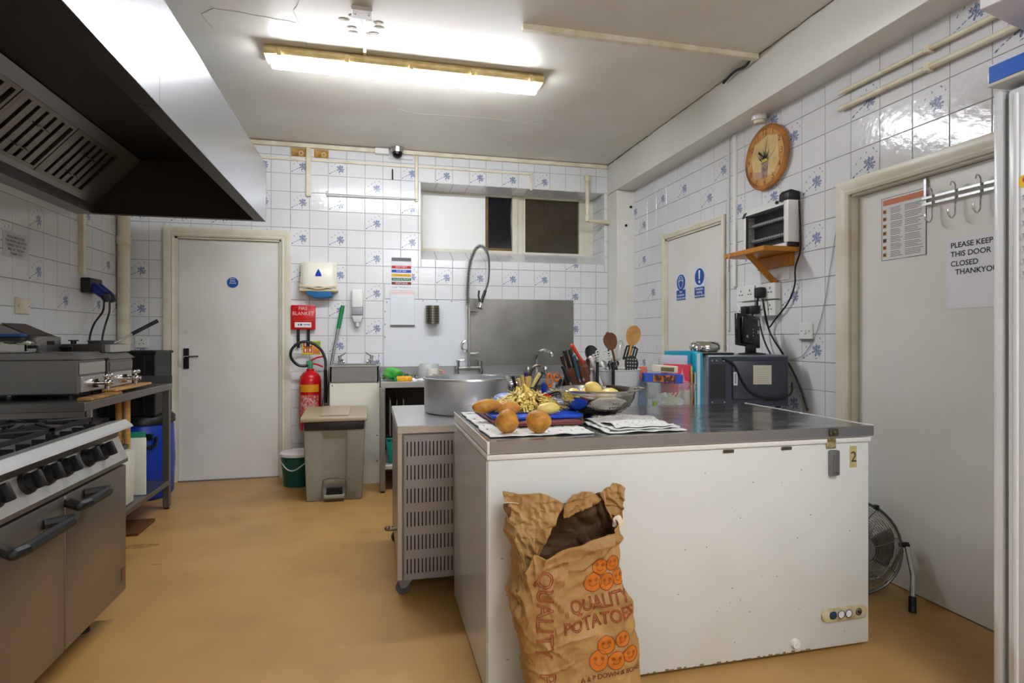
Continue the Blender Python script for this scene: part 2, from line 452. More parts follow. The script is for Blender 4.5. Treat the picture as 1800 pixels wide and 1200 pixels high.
# dirty cracks where beam meets the ceiling and lower edge flaking
m_crack = mat('crack', (88, 74, 50), .8, c2=(160, 150, 120), vs=14)
b = MB()
for (y0, y1, r) in ((2.0, 4.4, .0035), (4.3, 5.12, .005)):
    pts = []; y = y0
    while y < y1:
        pts.append((2.154 + random.uniform(-.002, .002), y, ZC - .001 - random.uniform(0, .006))); y += .05
    b.tube(pts, lambda t: r * (.5 + .5 * abs(noise.noise(Vector((t * 30, r * 900, 0))) * 2)), 5)
obj('crack', b, m_crack, ceiling, kind='stuff')
b = MB(); rnd = random.Random(5)
def crack(pts, r):
    q = []
    for i in range(len(pts) - 1):
        a, c = Vector(pts[i]), Vector(pts[i + 1]); n = max(2, int((c - a).length / .03))
        for k in range(n): q.append(a.lerp(c, k / n) + Vector((rnd.uniform(-.004, .004), rnd.uniform(-.004, .004), 0)))
    q.append(Vector(pts[-1])); b.tube(q, r, 4)
cz = ZC - .0005
crack([atZ(525, 0, cz), atZ(515, 22, cz), atZ(538, 60, cz), atZ(540, 92, cz)], .0014)
crack([atZ(360, 0, cz), atZ(375, 14, cz), atZ(440, 25, cz), atZ(520, 40, cz)], .0012)
crack([atZ(375, 14, cz), atZ(356, 25, cz), atZ(375, 50, cz)], .0012)
crack([atZ(700, 192, cz), atZ(735, 200, cz), atZ(850, 207, cz), atZ(955, 219, cz)], .0012)
obj('crack', b, mat('ceiling_crack', (176, 172, 156), .7), ceiling, kind='stuff')
# plaster patches round the ceiling junction box
b = MB()
c0 = atZ(640, 45, ZC)
for k in range(9):
    a = k * .7; b.ell((c0.x + math.cos(a) * random.uniform(.05, .12), c0.y + math.sin(a) * random.uniform(.05, .11), ZC), (.03, .02, .003), n=8)
obj('plaster_patch', b, mat('rough_plaster', (206, 204, 194), .9, bump=.8, bs=60), ceiling, kind='stuff')

# ---- doors
def architrave(name_, parent, rect, wall, w=.075, t=.022, m=m_frame):
    """moulded frame round an opening rect=(u0,u1,z0,z1): two uprights and a head, each a part"""
    u0, u1, z0, z1 = rect
    prof = [(0, 0), (0, t * .55), (w * .18, t * .8), (w * .3, t * .62), (w * .75, t), (w, t * .9), (w, 0)]
    def put(pts3):
        return [({'b': (u, YB - d, z), 'r': (XR - d, u, z)}[wall]) for (u, d, z) in pts3]
    def bar(pa, pb, da, db):
        bmh = MB()
        # pa/pb inner corner; da/db outward direction multipliers
        A = []; B = []
        for (s_, d) in prof:
            A.append((pa[0] + da[0] * s_, d, pa[1] + da[1] * s_)); B.append((pb[0] + db[0] * s_, d, pb[1] + db[1] * s_))
        A = [bmh.bm.verts.new(p) for p in put(A)]; B = [bmh.bm.verts.new(p) for p in put(B)]
        n = len(prof)
        for k in range(n): bmh.bm.faces.new((A[k], A[(k + 1) % n], B[(k + 1) % n], B[k]))
        bmh.bm.faces.new(A[::-1]); bmh.bm.faces.new(B)
        obj('architrave', bmh, m, parent, smooth=30)
    bar((u0, 0.0), (u0, z1), (-1, 0), (-1, 1)); bar((u1, 0.0), (u1, z1), (1, 0), (1, 1)); bar((u0, z1), (u1, z1), (-1, 1), (1, 1))
# door in the back wall
door_1 = obj('door_1', MB().box(-1.512, -.752, YB + .022, YB + .06, .004, 1.947, .002), m_door, kind='structure')
b = MB(); b.box(-1.54, -1.514, YB, YB + .1, 0, 1.968).box(-.75, -.73, YB, YB + .1, 0, 1.968).box(-1.54, -.73, YB, YB + .1, 1.949, 1.97)
obj('jamb', b, m_frame, door_1, smooth=0)
architrave('a', door_1, (-1.535, -.735, 0, 1.965), 'b')
b = MB().box(-1.475, -1.435, YB + .010, YB + .022, .905, 1.07, .003)
obj('door_handle_plate', b, m_black, door_1)
b = MB().tube([(-1.455, YB + .012, 1.0), (-1.455, YB - .04, 1.0), (-1.43, YB - .048, 1.003), (-1.35, YB - .046, 1.006)], .008, 8, smooth=4)
obj('door_handle', b, m_chrome, door_1)
obj('latch_cover', MB().cyl((-1.462, YB + .022, 1.2), (-1.462, YB + .019, 1.2), .014), m_frame, door_1)
obj('threshold_strip', MB().box(-1.53, -.74, YB + .0, YB + .05, 0, .007, .002), m_steeld, door_1)
m_grime = mat('door_grime', (120, 96, 54), .8, c2=(205, 196, 166), vs=40, vamt=1)
sg = thing('round_door_sign', (-1.112, YB + .02, 1.565), 'small round blue sign on the flat white door in the back wall', 'sign')
obj('disc', MB().cyl((-1.112, YB + .022, 1.605), (-1.112, YB + .019, 1.605), .043, n=32), mat('sign_blue', (22, 82, 160), .4), sg)
text('Fire\ndoor\nkeep\nclosed', .02, face_back(-1.112, YB + .018, 1.628), m_wtext, sg, lines=.9)
# door on the right wall with the blue signs
door_2 = obj('door_2', MB().box(XR + .012, XR + .05, 3.545, 4.305, .004, 1.94, .002), m_door, kind='structure')
b = MB(); b.box(XR, XR + .1, 3.52, 3.543, 0, 1.96).box(XR, XR + .1, 4.307, 4.33, 0, 1.96).box(XR, XR + .1, 3.52, 4.33, 1.942, 1.965)
obj('jamb', b, m_frame, door_2, smooth=0)
architrave('a', door_2, (3.535, 4.325, 0, 1.955), 'r', .04, .018)
m_sblue = mat('safety_blue', (18, 74, 158), .4)
for kx, (yc, zt, zb, nm, lab, tx) in enumerate(((4.096, 1.657, 1.443, 0, 'blue and white hairnet sign on the right-wall door, the left of its two signs', 'Hair\nprotection\nmust be worn'),
                                        (3.833, 1.676, 1.445, 1, 'blue and white exclamation mark sign, right of the pair on the right-wall door', 'Protective\nclothing\nmust be worn'))):
    s_ = thing('safety_sign', (XR + .01, yc, zb), lab, 'sign')
    w = .072; xs = XR + .011
    obj('sign_plate', MB().box(xs - .002, xs + .001, yc - w, yc + w, zb, zt), mat('sign_white', (214, 222, 232), .4), s_, smooth=0)
    cz_ = zt - .073
    obj('sign_disc', MB().cyl((xs - .0015, yc, cz_), (xs - .0035, yc, cz_), .062, n=28), m_sblue, s_)
    obj('sign_panel', MB().box(xs - .0035, xs - .0015, yc - .066, yc + .066, zb + .005, zb + .083), m_sblue, s_, smooth=0)
    text(tx, .024, face_right(xs - .0042, yc, zb + .044), m_wtext, s_, bold=.0004)
    g = MB()
    if nm:
        g.prism([(yc - .011, cz_ + .048), (yc + .011, cz_ + .048), (yc + .006, cz_ - .018), (yc - .006, cz_ - .018)], 'x', xs - .0045, xs - .0035)
        g.cyl((xs - .0035, yc, cz_ - .037), (xs - .0045, yc, cz_ - .037), .011, n=14)
    else:
        pts = [(xs - .0042, yc + .034 * math.sin(a) * (1 if math.cos(a) > 0 else 1 + .35 * math.cos(a)), cz_ + .048 * math.cos(a)) for a in [2 * PI * k / 24 for k in range(24)]]
        g.tube(pts, .0022, 5, closed=True)
        g.tube([(xs - .0042, yc - .032, cz_ + .008), (xs - .0042, yc, cz_ + .018), (xs - .0042, yc + .032, cz_ + .008)], .0028, 5, smooth=4)
        g.tube([(xs - .0042, yc - .02, cz_ + .03), (xs - .0042, yc + .02, cz_ + .03)], .0018, 4)
    obj('symbol', g, m_wtext, s_)
# big door on the right wall
door_3 = obj('door_3', MB().box(XR + .04, XR + .08, 1.56, 2.425, .004, 1.86, .002), m_door, kind='structure')
b = MB(); b.box(XR, XR + .1, 2.427, 2.45, 0, 1.88).box(XR, XR + .1, 1.535, 1.558, 0, 1.88).box(XR, XR + .1, 1.535, 2.45, 1.862, 1.885)
obj('jamb', b, m_frame, door_3, smooth=0)
architrave('a', door_3, (1.555, 2.435, 0, 1.87), 'r', .07, .028)

# ---- windows
m_wwood = mat('brown_window_wood', (128, 98, 52), .6, c2=(90, 66, 34), vs=12)
m_frost = mat('white_window_board', (240, 240, 236), .34, bump=.15, bs=3)
m_night = mat('window_glass_dark', (14, 18, 26), .08, spec=.6)
y_ = YB + .30
b = MB()
b.box(.412, 1.40, y_, y_ + .05, 1.955, 1.985).box(.412, 1.40, y_, y_ + .05, 2.50, 2.52).box(.412, .455, y_, y_ + .05, 1.985, 2.5)
b.box(1.306, 1.36, y_ - .012, y_ + .05, 1.955, 2.51, .003).box(1.362, 1.412, y_ - .004, y_ + .05, 1.955, 2.51, .003)
window_1 = obj('window_1', b, m_frame, kind='structure', smooth=0)
obj('sliding_pane', MB().box(.455, 1.045, y_ + .008, y_ + .02, 1.985, 2.5, .002), m_frost, window_1)
b = MB().box(1.045, 1.075, y_ + .02, y_ + .055, 1.985, 2.5).box(1.075, 1.306, y_ + .02, y_ + .055, 1.985, 2.012)
obj('wooden_sash', b, m_wwood, window_1, smooth=0)
obj('glass_pane', MB().box(1.075, 1.306, y_ + .035, y_ + .04, 2.012, 2.5), m_night, window_1, smooth=0)
b = MB()
b.box(1.412, 2.13, y_ - .004, y_ + .05, 1.955, 1.98, .002).box(1.412, 2.13, y_ - .004, y_ + .05, 2.498, 2.52, .002).box(1.412, 1.435, y_ - .004, y_ + .05, 1.98, 2.5)
b.box(1.985, 2.04, y_ - .004, y_ + .05, 1.98, 2.5, .002).box(2.04, 2.135, y_, y_ + .05, 1.955, 2.52)
window_2 = obj('window_2', b, m_frame, kind='structure', smooth=0)
b = MB()
nx, nz = 46, 44
for i in range(nx + 1):
    x = 1.435 + .55 * i / nx; b.box(x - .0011, x + .0011, y_ + .006, y_ + .0075, 1.98, 2.5)
for i in range(nz + 1):
    z = 1.98 + .52 * i / nz; b.box(1.435, 1.985, y_ + .0065, y_ + .008, z - .0008, z + .0008)
obj('insect_mesh', b, mat('mesh_brown', (122, 106, 76), .5, .3), window_2, kind='stuff', smooth=0)
obj('glass_pane', MB().box(1.435, 1.985, y_ + .035, y_ + .04, 1.98, 2.5), m_night, window_2, smooth=0)

# ================================================================ LAMPS
m_diff = mat('lit_diffuser', (243, 247, 255), .4, emit=LAMP)
def batten(x0, x1, yc, label, rot=0):
    t = thing('ceiling_light', ((x0 + x1) / 2, yc, ZC - .11), label, 'ceiling light')
    m_old = mat('aged_cream_plastic', (226, 206, 150), .45, c2=(180, 140, 60), vs=14)
    z = ZC
    obj('lamp_body', MB().prism([(yc - .07, z - .055), (yc - .082, z - .04), (yc - .082, z - .026), (yc - .06, z - .002), (yc + .06, z - .002), (yc + .082, z - .026), (yc + .082, z - .04), (yc + .07, z - .055)], 'x', x0 - .02, x1 + .02, .003), m_old, t)
    g = MB(); nseg = 12
    pr = [(yc + .055 * math.cos(PI + PI * k / nseg), z - .05 + .055 * math.sin(PI + PI * k / nseg)) for k in range(nseg + 1)]
    g.prism(pr, 'x', x0 + .012, x1 - .012, .006)
    obj('diffuser', g, m_diff, t)
    n = 5
    for k in range(n):
        xk = x0 + (x1 - x0) * (.04 + .92 * k / (n - 1))
        obj('clip', MB().box(xk - .012, xk + .012, yc - .087, yc - .078, z - .066, z - .022, .002), m_old, t)
        obj('clip', MB().box(xk - .012, xk + .012, yc + .078, yc + .087, z - .066, z - .022, .002), m_old, t)
    return t
batten(-.565, 1.005, 3.50, 'long lit fluorescent ceiling light with yellowed cream body')
batten(.50, 2.07, -.35, 'second fluorescent ceiling light of the room, above the camera')
batten(.05, 1.62, -2.0, 'added unseen fluorescent fill light at the end of the room behind the camera')  # unseen fitting, added as soft frontal fill

# ================================================================ TRUNKING, PIPES, SMALL WALL FITTINGS
def tr(name, label, cat, boxes=None, tubes=None, m=m_cream, bev=.002, group=None):
    b = MB()
    for q in boxes or []: b.box(*q, bev)
    for pts, r in tubes or []: b.tube(pts, r, 10, smooth=0)
    return obj(name, b, m, label=label, cat=cat, group=group)
y0, y1 = YB - .025, YB
tr('cable_trunking', 'long cream trunking running along the top of the back wall under the ceiling', 'trunking', [(-1.4, .10, YB - .03, YB, 2.738, 2.772), (.24, 2.15, YB - .03, YB, 2.742, 2.776)])
tr('cable_trunking', 'short vertical trunking dropping from the ceiling between two bare brown patches', 'trunking', [(-.538, -.500, y0, y1, 2.335, 2.738)])
tr('cable_trunking', 'thin horizontal trunking crossing the tiles left of the window', 'trunking', [(-1.1, -.54, YB - .014, YB, 2.628, 2.646), (-.498, .358, YB - .014, YB, 2.632, 2.650)])
tr('cable_trunking', 'thin vertical trunking beside the upper left corner of the window', 'trunking', [(.360, .384, YB - .018, YB, 2.34, 2.741)])
tr('cable_trunking', 'thin trunking just above the window running to its mullion', 'trunking', [(.386, 1.40, YB - .014, YB, 2.638, 2.655), (1.40, 1.42, YB - .014, YB, 2.50, 2.655)])
for x in (-.60, -.419):
    g = thing('bare_patch', (x, YB - .002, 2.70), 'bare brown patch of old plaster %s the vertical trunking on the back wall' % ('left of' if x < -.5 else 'right of'), 'patch')
    obj('plaster', MB().box(x - .058, x + .058, YB - .003, YB + .002, 2.665, 2.735, .001), mat('old_adhesive', (196, 156, 84), .85, c2=(150, 104, 44), vs=22, vamt=1, bump=.4), g)
    obj('adhesive_ring', MB().tube([(x + .02 + .016 * math.cos(a), YB - .004, 2.695 + .016 * math.sin(a)) for a in [PI * k / 6 for k in range(12)]], .003, 6, closed=True), m_cream, g)
t = thing('wall_rail', (0, YB, 2.35), 'thin white rail bar on the tiles left of the window', 'rail')
obj('bar', MB().tube([(-.373, YB - .03, 2.354), (.372, YB - .03, 2.360)], .0055, 8), m_wdull, t)
obj('bracket', MB().tube([(-.373, YB, 2.385), (-.373, YB - .03, 2.38), (-.373, YB - .03, 2.345)], .006, 8), m_wdull, t)
t = thing('wall_hook', (.168, YB, 2.53), 'small dark metal hook screwed to the tiles under the camera dome', 'hook')
obj('hook', MB().tube([(.168, YB - .004, 2.61), (.168, YB - .012, 2.57), (.168, YB - .03, 2.535), (.168, YB - .02, 2.52), (.168, YB - .006, 2.535)], .006, 8, smooth=4), mat('dark_brass', (70, 60, 44), .4, .8), t)
# CCTV dome
t = thing('security_camera', (.207, YB - .06, 2.70), 'black dome security camera on a silver ring near the ceiling', 'camera')
obj('camera_base', MB().cyl((.207, YB - .06, 2.778), (.207, YB - .06, 2.738), .058, .052, 28), m_chrome, t)
g = MB().lathe([(.043, 0), (.043, -.012), (.038, -.028), (.026, -.04), (.01, -.046), (0, -.047)], (.207, YB - .06, 2.738), 28)
obj('camera_dome', g, mat('dark_dome', (8, 8, 10), .05), t)
t = thing('junction_box', (.09, YB - .03, 2.73), 'white junction box beside the dome camera', 'junction box')
obj('housing', MB().box(.02, .135, YB - .05, YB, 2.725, 2.775, .004), m_white, t)
obj('sleeve', MB().box(.135, .34, YB - .02, YB, 2.70, 2.724, .003), m_white, t)
# ceiling junction box and conduit to the lamp
t = thing('ceiling_junction_box', (-.05, 2.978, ZC - .03), 'square grey blanking plate on the ceiling above the lit lamp', 'junction box')
obj('plate', MB().box(-.10, .0, 2.935, 3.02, ZC - .022, ZC, .003), mat('grey_plate', (190, 188, 180), .4), t)
for dx in (-.083, -.017): obj('screw', MB().cyl((dx, 2.978, ZC - .022), (dx, 2.978, ZC - .025), .004, n=8), m_steeld, t)
tr('cable_trunking', 'short white trunking on the ceiling between grey plate and lamp', 'trunking', [(-.052, -.034, 3.02, 3.445, ZC - .014, ZC)], m=m_white)
tr('cable_trunking', 'long cream trunking across the ceiling ending at the beam', 'trunking', [(.755, 2.15, 2.90, 2.935, ZC - .03, ZC)])
t = thing('loose_cable', (2.10, 3.1, ZC - .03), 'short black cable end hanging loose beside the beam', 'cable')
obj('cable', MB().tube([(2.12, 2.94, ZC - .02), (2.13, 3.0, ZC - .03), (2.125, 3.1, ZC - .02), (2.13, 3.22, ZC - .035)], .008, 8, smooth=4), m_black, t)
# overflow pipes right of the window
t = thing('overflow_pipe', (1.94, YB - .03, 2.2), 'cream plastic overflow pipe with elbow beside the mesh window', 'pipe')
obj('pipe', MB().tube([(1.944, YB, 2.66), (1.944, YB - .03, 2.66), (1.944, YB - .035, 2.64), (1.944, YB - .035, 2.27), (1.955, YB - .035, 2.245), (2.17, YB - .035, 2.235)], .018, 12), m_cream, t)
obj('elbow', MB().lathe([(.024, -.02), (.024, .02)], (1.944, YB - .035, 2.63), 14).cyl((1.944, YB - .035, 2.61), (1.944, YB - .035, 2.655), .024, n=14), m_cream, t)
obj('elbow', MB().cyl((1.944, YB - .035, 2.235), (1.944, YB - .035, 2.285), .024, n=14), m_cream, t)
t = thing('waste_pipe', (-1.835, 4.97, .9), 'thick cream drain pipe standing in the left corner of the back wall', 'pipe')
obj('pipe', MB().cyl((-1.835, 4.97, 0), (-1.835, 4.97, 2.75), .042, n=20), m_cream, t)
obj('collar', MB().cyl((-1.835, 4.97, 1.86), (-1.835, 4.97, 1.92), .048, n=20), m_cream, t)
# right wall pipes high up
t = thing('heating_pipe', (XR - .03, 2, 2.39), 'upper of two cream pipes along the top of the right wall', 'pipe')
obj('pipe', MB().cyl((XR - .022, 2.483, 2.396), (XR - .022, 1.2, 2.372), .012, n=12), m_cream, t)
obj('pipe_clip', MB().box(XR - .04, XR, 1.985, 2.005, 2.37, 2.405, .002), m_cream, t)
t = thing('heating_pipe', (XR - .03, 2, 2.31), 'lower of two cream pipes along the top of the right wall', 'pipe')
obj('pipe', MB().cyl((XR - .022, 2.483, 2.315), (XR - .022, 1.2, 2.295), .014, n=12), m_cream, t)
obj('pipe_clip', MB().box(XR - .042, XR, 1.985, 2.005, 2.29, 2.33, .002), m_cream, t)
tr('cable_trunking', 'vertical white trunking left of the clock down to the sockets', 'trunking', [(XR - .016, XR, 3.362, 3.395, 1.49, 2.49)], m=m_white)
tr('cable_trunking', 'thin vertical cream trunking behind the door sign side of the shelf', 'trunking', [(XR - .012, XR, 3.44, 3.458, 1.2, 2.49)], m=m_wdull)
t = thing('smoke_detector', (XR - .05, 3.07, 2.44), 'small round white detector under the beam above the clock', 'smoke detector')
obj('detector_base', MB().cyl((XR - .055, 3.07, 2.50), (XR - .055, 3.07, 2.468), .045, .042, 24), m_white, t)
obj('detector_head', MB().cyl((XR - .055, 3.07, 2.467), (XR - .055, 3.07, 2.450), .034, .028, 24), m_cream, t)

# ---- back wall fittings
# paper towel dispenser
t = thing('towel_dispenser', (-.43, YB - .05, 1.48), 'white paper towel dispenser with blue drop window and blue towels', 'dispenser')
g = MB()
def disp(u, v):
    a = u * 2 - 1
    z = 1.575 + .205 * v - (1 - v) * .02 * (1 - math.cos(a * PI)) * .5
    d = .115 * (1 - .35 * v * v) * (1 - abs(a) ** 6 * .35)
    x = -.434 + a * (.15 - .012 * v)
    return (x, YB - d, z)
g.grid(disp, 16, 8)
g.box(-.58, -.29, YB - .06, YB, 1.56, 1.782, .012, 2)
obj('dispenser_cover', g, mat('ivory_plastic', (228, 224, 208), .3), t, smooth=50)
g = MB()
g.grid(lambda u, v: (-.434 + (u * 2 - 1) * .152, YB - .118 + .004 * math.cos(u * 2 * PI), 1.565 + .012 * v - .018 * math.cos((u * 2 - 1) * PI) * .5), 16, 1)
g.box(-.586, -.282, YB - .105, YB, 1.535, 1.56, .01, 2)
obj('dispenser_mouth', g, mat('beige_plastic', (206, 190, 156), .4), t)
g = MB().lathe([(.0, .0), (.024, .006), (.028, .002)], (0, 0, 0), 24)
pts = [(-.434 + .034 * math.sin(a) * abs(math.sin(a / 2)) ** 1.2, 1.675 + .048 * math.cos(a)) for a in [2 * PI * k / 32 for k in range(32)]]
obj('drop_window', MB().prism(pts, 'y', YB - .108, YB - .10, .0015), mat('deep_blue', (16, 58, 170), .15), t)
obj('paper_towel', MB().prism([(-.535, 1.545), (-.33, 1.545), (-.325, 1.495), (-.40, 1.482), (-.47, 1.484), (-.52, 1.51)], 'y', YB - .10, YB - .02, .004), mat('towel_blue', (36, 104, 158), .7), t)
# fire blanket
t = thing('fire_blanket', (-.558, YB - .03, 1.1), 'red fire blanket box with two black pull tapes hanging under it', 'fire blanket')
obj('case', MB().box(-.655, -.464, YB - .045, YB, 1.222, 1.425, .008, 2), m_red, t)
text('FIRE\nBLANKET', .042, face_back(-.56, YB - .0465, 1.375), mat('pale_print', (236, 190, 186), .5), t, sx=.95)
obj('label_plate', MB().box(-.625, -.495, YB - .047, YB - .044, 1.24, 1.282), m_paper, t, smooth=0)
obj('print', MB().box(-.60, -.59, YB - .048, YB - .046, 1.255, 1.268).cyl((-.575, YB - .046, 1.262), (-.575, YB - .0485, 1.262), .008, n=12).box(-.555, -.505, YB - .048, YB - .046, 1.26, 1.265), m_text, t, smooth=0)
b_ = MB().tube([(-.635 + .04, YB - .0465, 1.405 - .0), (-.52, YB - .0465, 1.405)], .0008, 4)
obj('print_frame', MB().tube([(-.63, YB - .0465, 1.405), (-.49, YB - .0465, 1.405), (-.49, YB - .0465, 1.295), (-.63, YB - .0465, 1.295)], .0012, 4, closed=True), mat('pale_print2', (226, 120, 110), .5), t, smooth=0)
b_.bm.free()
for x in (-.60, -.52): obj('pull_tape', MB().box(x - .012, x + .012, YB - .028, YB - .02, 1.085 if x > -.55 else 1.07, 1.23, .002), m_black, t)
# extinguisher ID sign
t = thing('fire_action_sign', (-.50, YB, 1.01), 'small yellow red and green fire action sticker below the red box', 'sign')
obj('sign_plate', MB().box(-.572, -.424, YB - .002, YB, 1.012, 1.128), mat('sign_yellow', (230, 200, 60), .5), t, smooth=0)
for i, (xa, xb, za, zb, c) in enumerate(((-.562, -.53, 1.072, 1.12, (196, 50, 30)), (-.525, -.494, 1.072, 1.12, (196, 50, 30)), (-.562, -.53, 1.03, 1.066, (196, 50, 30)), (-.525, -.494, 1.03, 1.066, (196, 50, 30)),
                                    (-.488, -.43, 1.09, 1.12, (120, 170, 90)), (-.488, -.43, 1.055, 1.084, (226, 150, 90)), (-.488, -.43, 1.02, 1.05, (226, 130, 80)))):
    obj('sign_panel', MB().box(xa, xb, YB - .0035, YB - .0015, za, zb), mat('sign_c%d' % i, c, .5), t, smooth=0)
g = MB()
for (x, z) in ((-.546, 1.096), (-.509, 1.096), (-.546, 1.048), (-.509, 1.048)): g.box(x - .006, x + .006, YB - .0045, YB - .003, z - .013, z + .013)
obj('symbol', g, m_wtext, t, kind='stuff', smooth=0)
# soap dispenser
t = thing('soap_dispenser', (-.124, YB - .05, 1.24), 'slim white soap dispenser with grey band on the tiles above the hand basin', 'dispenser')
obj('soap_body', MB().box(-.172, -.077, YB - .075, YB, 1.405, 1.56, .014, 3), m_white, t)
obj('grey_band', MB().box(-.172, -.077, YB - .077, YB, 1.345, 1.405, .006, 2), mat('grey_plastic', (150, 152, 158), .3), t)
obj('push_bar', MB().prism([(-.17, 1.343), (-.079, 1.343), (-.095, 1.285), (-.154, 1.285)], 'y', YB - .07, YB - .005, .006), m_wdull, t)
obj('nozzle', MB().cyl((-.124, YB - .045, 1.29), (-.124, YB - .045, 1.25), .02, .014), m_white, t)
# mop handle leaning
t = thing('mop', (-.31, 4.96, 0), 'mop with aluminium handle and green grip leaning on the wall beside the basin', 'mop')
pa, pb = Vector((-.497, 4.98, .05)), Vector((-.244, 5.10, 1.425))
obj('pole', MB().cyl(pa, pa.lerp(pb, .86), .011, n=12), mat('brushed_alu', (170, 170, 170), .35, .9), t)
g = MB().cyl(pa.lerp(pb, .86), pb, .017, .016, 14)
obj('grip', g, m_green, t)
g = MB()
for k in range(26):
    a = k * 2.4; r = .01 + .022 * ((k % 5) / 5)
    g.tube([pa + Vector((0, 0, .12)), (pa.x + r * .6 * math.cos(a), pa.y - .02 + r * .5 * math.sin(a), .09), (pa.x + r * math.cos(a) - .0, pa.y - .04 + r * .7 * math.sin(a), .008)], .007, 5, smooth=3)
obj('mop_head', g, mat('mop_cotton', (190, 184, 170), .9), t, kind='stuff')
# fire extinguisher
t = thing('fire_extinguisher', (-.503, 4.98, .40), 'red fire extinguisher with black hose hanging behind the pedal bin', 'fire extinguisher')
cx, cy, r = -.497, 5.02, .086
obj('cylinder', MB().lathe([(0, .40), (r * .9, .40), (r, .42), (r, .80), (r * .93, .835), (r * .7, .865), (.03, .882), (.03, .90), (0, .90)], (cx, cy, 0), 32), m_red, t, smooth=50)
obj('yellow_label', MB().grid(lambda u, v: (cx + (r + .001) * math.sin((u - .5) * 1.9), cy - (r + .001) * math.cos((u - .5) * 1.9), .715 + .06 * v), 12, 1), mat('label_yellow', (224, 150, 30), .4), t)
obj('print_label', MB().grid(lambda u, v: (cx + (r + .001) * math.sin((u - .5) * 1.8), cy - (r + .001) * math.cos((u - .5) * 1.8), .53 + .16 * v), 12, 1), mat('label_red_print', (196, 70, 60), .4, c2=(232, 190, 180), vs=60, vamt=1), t)
obj('valve', MB().cyl((cx, cy, .90), (cx, cy, .935), .022).box(cx - .03, cx + .02, cy - .02, cy + .02, .93, .965, .005), mat('green_valve', (70, 140, 100), .4), t)
obj('lever', MB().tube([(cx, cy, .965), (cx + .05, cy, .99), (cx + .10, cy, 1.0)], .007, 6).tube([(cx, cy, .945), (cx + .05, cy, .935), (cx + .10, cy, .915)], .007, 6), m_red, t)
obj('hose', MB().tube([(cx - .02, cy, .925), (cx - .09, cy - .01, .93), (cx - .145, cy - .02, .99), (cx - .14, cy - .02, 1.06), (cx - .08, cy - .01, 1.115), (cx + .0, cy, 1.115), (cx + .08, cy, 1.06), (cx + .118, cy, .97), (cx + .12, cy - .02, .88)], .0115, 8, smooth=5), m_black, t)
obj('nozzle', MB().cyl((cx + .12, cy - .02, .89), (cx + .122, cy - .02, .62), .014, .012), m_black, t)
# bucket
t = thing('bucket', (-.572, 4.84, 0), 'dark green bucket with white lid and handle between the door and the bin', 'bucket')
obj('bucket_body', MB().lathe([(0, .0), (.105, 0), (.128, .25), (.118, .25), (.1, .02), (0, .02)], (-.572, 4.84, 0), 28), mat('dark_green_plastic', (8, 84, 72), .4), t, smooth=50)
obj('bucket_lid', MB().lathe([(0, .262), (.125, .262), (.134, .255), (.134, .235), (.128, .235)], (-.572, 4.84, 0), 28), m_white, t, smooth=50)
obj('bucket_handle', MB().tube([(-.697, 4.81, .20), (-.64, 4.725, .15), (-.58, 4.705, .14), (-.49, 4.73, .20)], .0045, 6, smooth=4), m_white, t)
# pedal bin
bx0, bx1, by0, by1 = -.472, -.052, 4.28, 4.68
m_bin = mat('taupe_plastic', (144, 142, 130), .42, c2=(132, 129, 116), vs=4)
t = thing('pedal_bin', ((bx0 + bx1) / 2, 4.48, 0), 'large taupe pedal bin with beige lid in front of the hand basin', 'bin')
g = MB(); cxm = (bx0 + bx1) / 2
def tap(z, o):   # footprint ring at height
    s = .9 + .1 * z / .54
    w = (bx1 - bx0) / 2 * s; d = .2 * s; y = 4.48
    yf = y - d
    return [(cxm - w, yf + .0), (cxm - w * .42, yf), (cxm - w * .38, yf + o), (cxm + w * .38, yf + o), (cxm + w * .42, yf), (cxm + w, yf), (cxm + w, y + d), (cxm - w, y + d)]
lv = [(0.0, .012), (.10, .016), (.45, .018), (.52, .004), (.54, .0)]
R_ = []
for z, o in lv: R_.append([g.bm.verts.new((p[0], p[1], z)) for p in tap(z, o)])
for A, B in zip(R_, R_[1:]):
    for k in range(8): g.bm.faces.new((A[k], A[(k + 1) % 8], B[(k + 1) % 8], B[k]))
g.bm.faces.new(R_[0]); g.bm.faces.new(R_[-1])
bmesh.ops.bevel(g.bm, geom=g.bm.edges[:], offset=.006, segments=1, affect='EDGES')
obj('bin_body', g, m_bin, t)
g = MB().tube([(cxm - .085, 4.297, 0.02), (cxm - .08, 4.296, .13), (cxm - .05, 4.294, .16), (cxm + .05, 4.294, .16), (cxm + .08, 4.296, .13), (cxm + .085, 4.297, .02)], .006, 6, smooth=3)
obj('pedal_arch', g, mat('taupe_dark', (112, 104, 88), .5), t)
obj('pedal_recess', MB().box(cxm - .055, cxm + .055, 4.29, 4.302, .03, .095, .003), m_dark, t)
obj('pedal', MB().box(cxm - .07, cxm + .07, 4.258, 4.32, .022, .045, .006, 2), mat('taupe_pedal', (150, 144, 128), .4), t)
obj('liner_rim', MB().box(bx0 + .005, bx1 - .005, 4.275, 4.69, .50, .565, .012, 2), mat('bag_black', (46, 38, 36), .45, bump=.4, bs=30), t)
g = MB().prism([(4.255, .565), (4.70, .60), (4.70, .625), (4.265, .60), (4.255, .59)], 'x', bx0 - .015, bx1 + .015, .006)
obj('bin_lid', g, mat('beige_lid', (166, 154, 126), .4), t)
obj('lid_panel', MB().prism([(4.29, .602), (4.67, .6265), (4.67, .632), (4.29, .609)], 'x', cxm - .10, cxm + .10, .004), mat('beige_lid2', (172, 160, 132), .4), t)

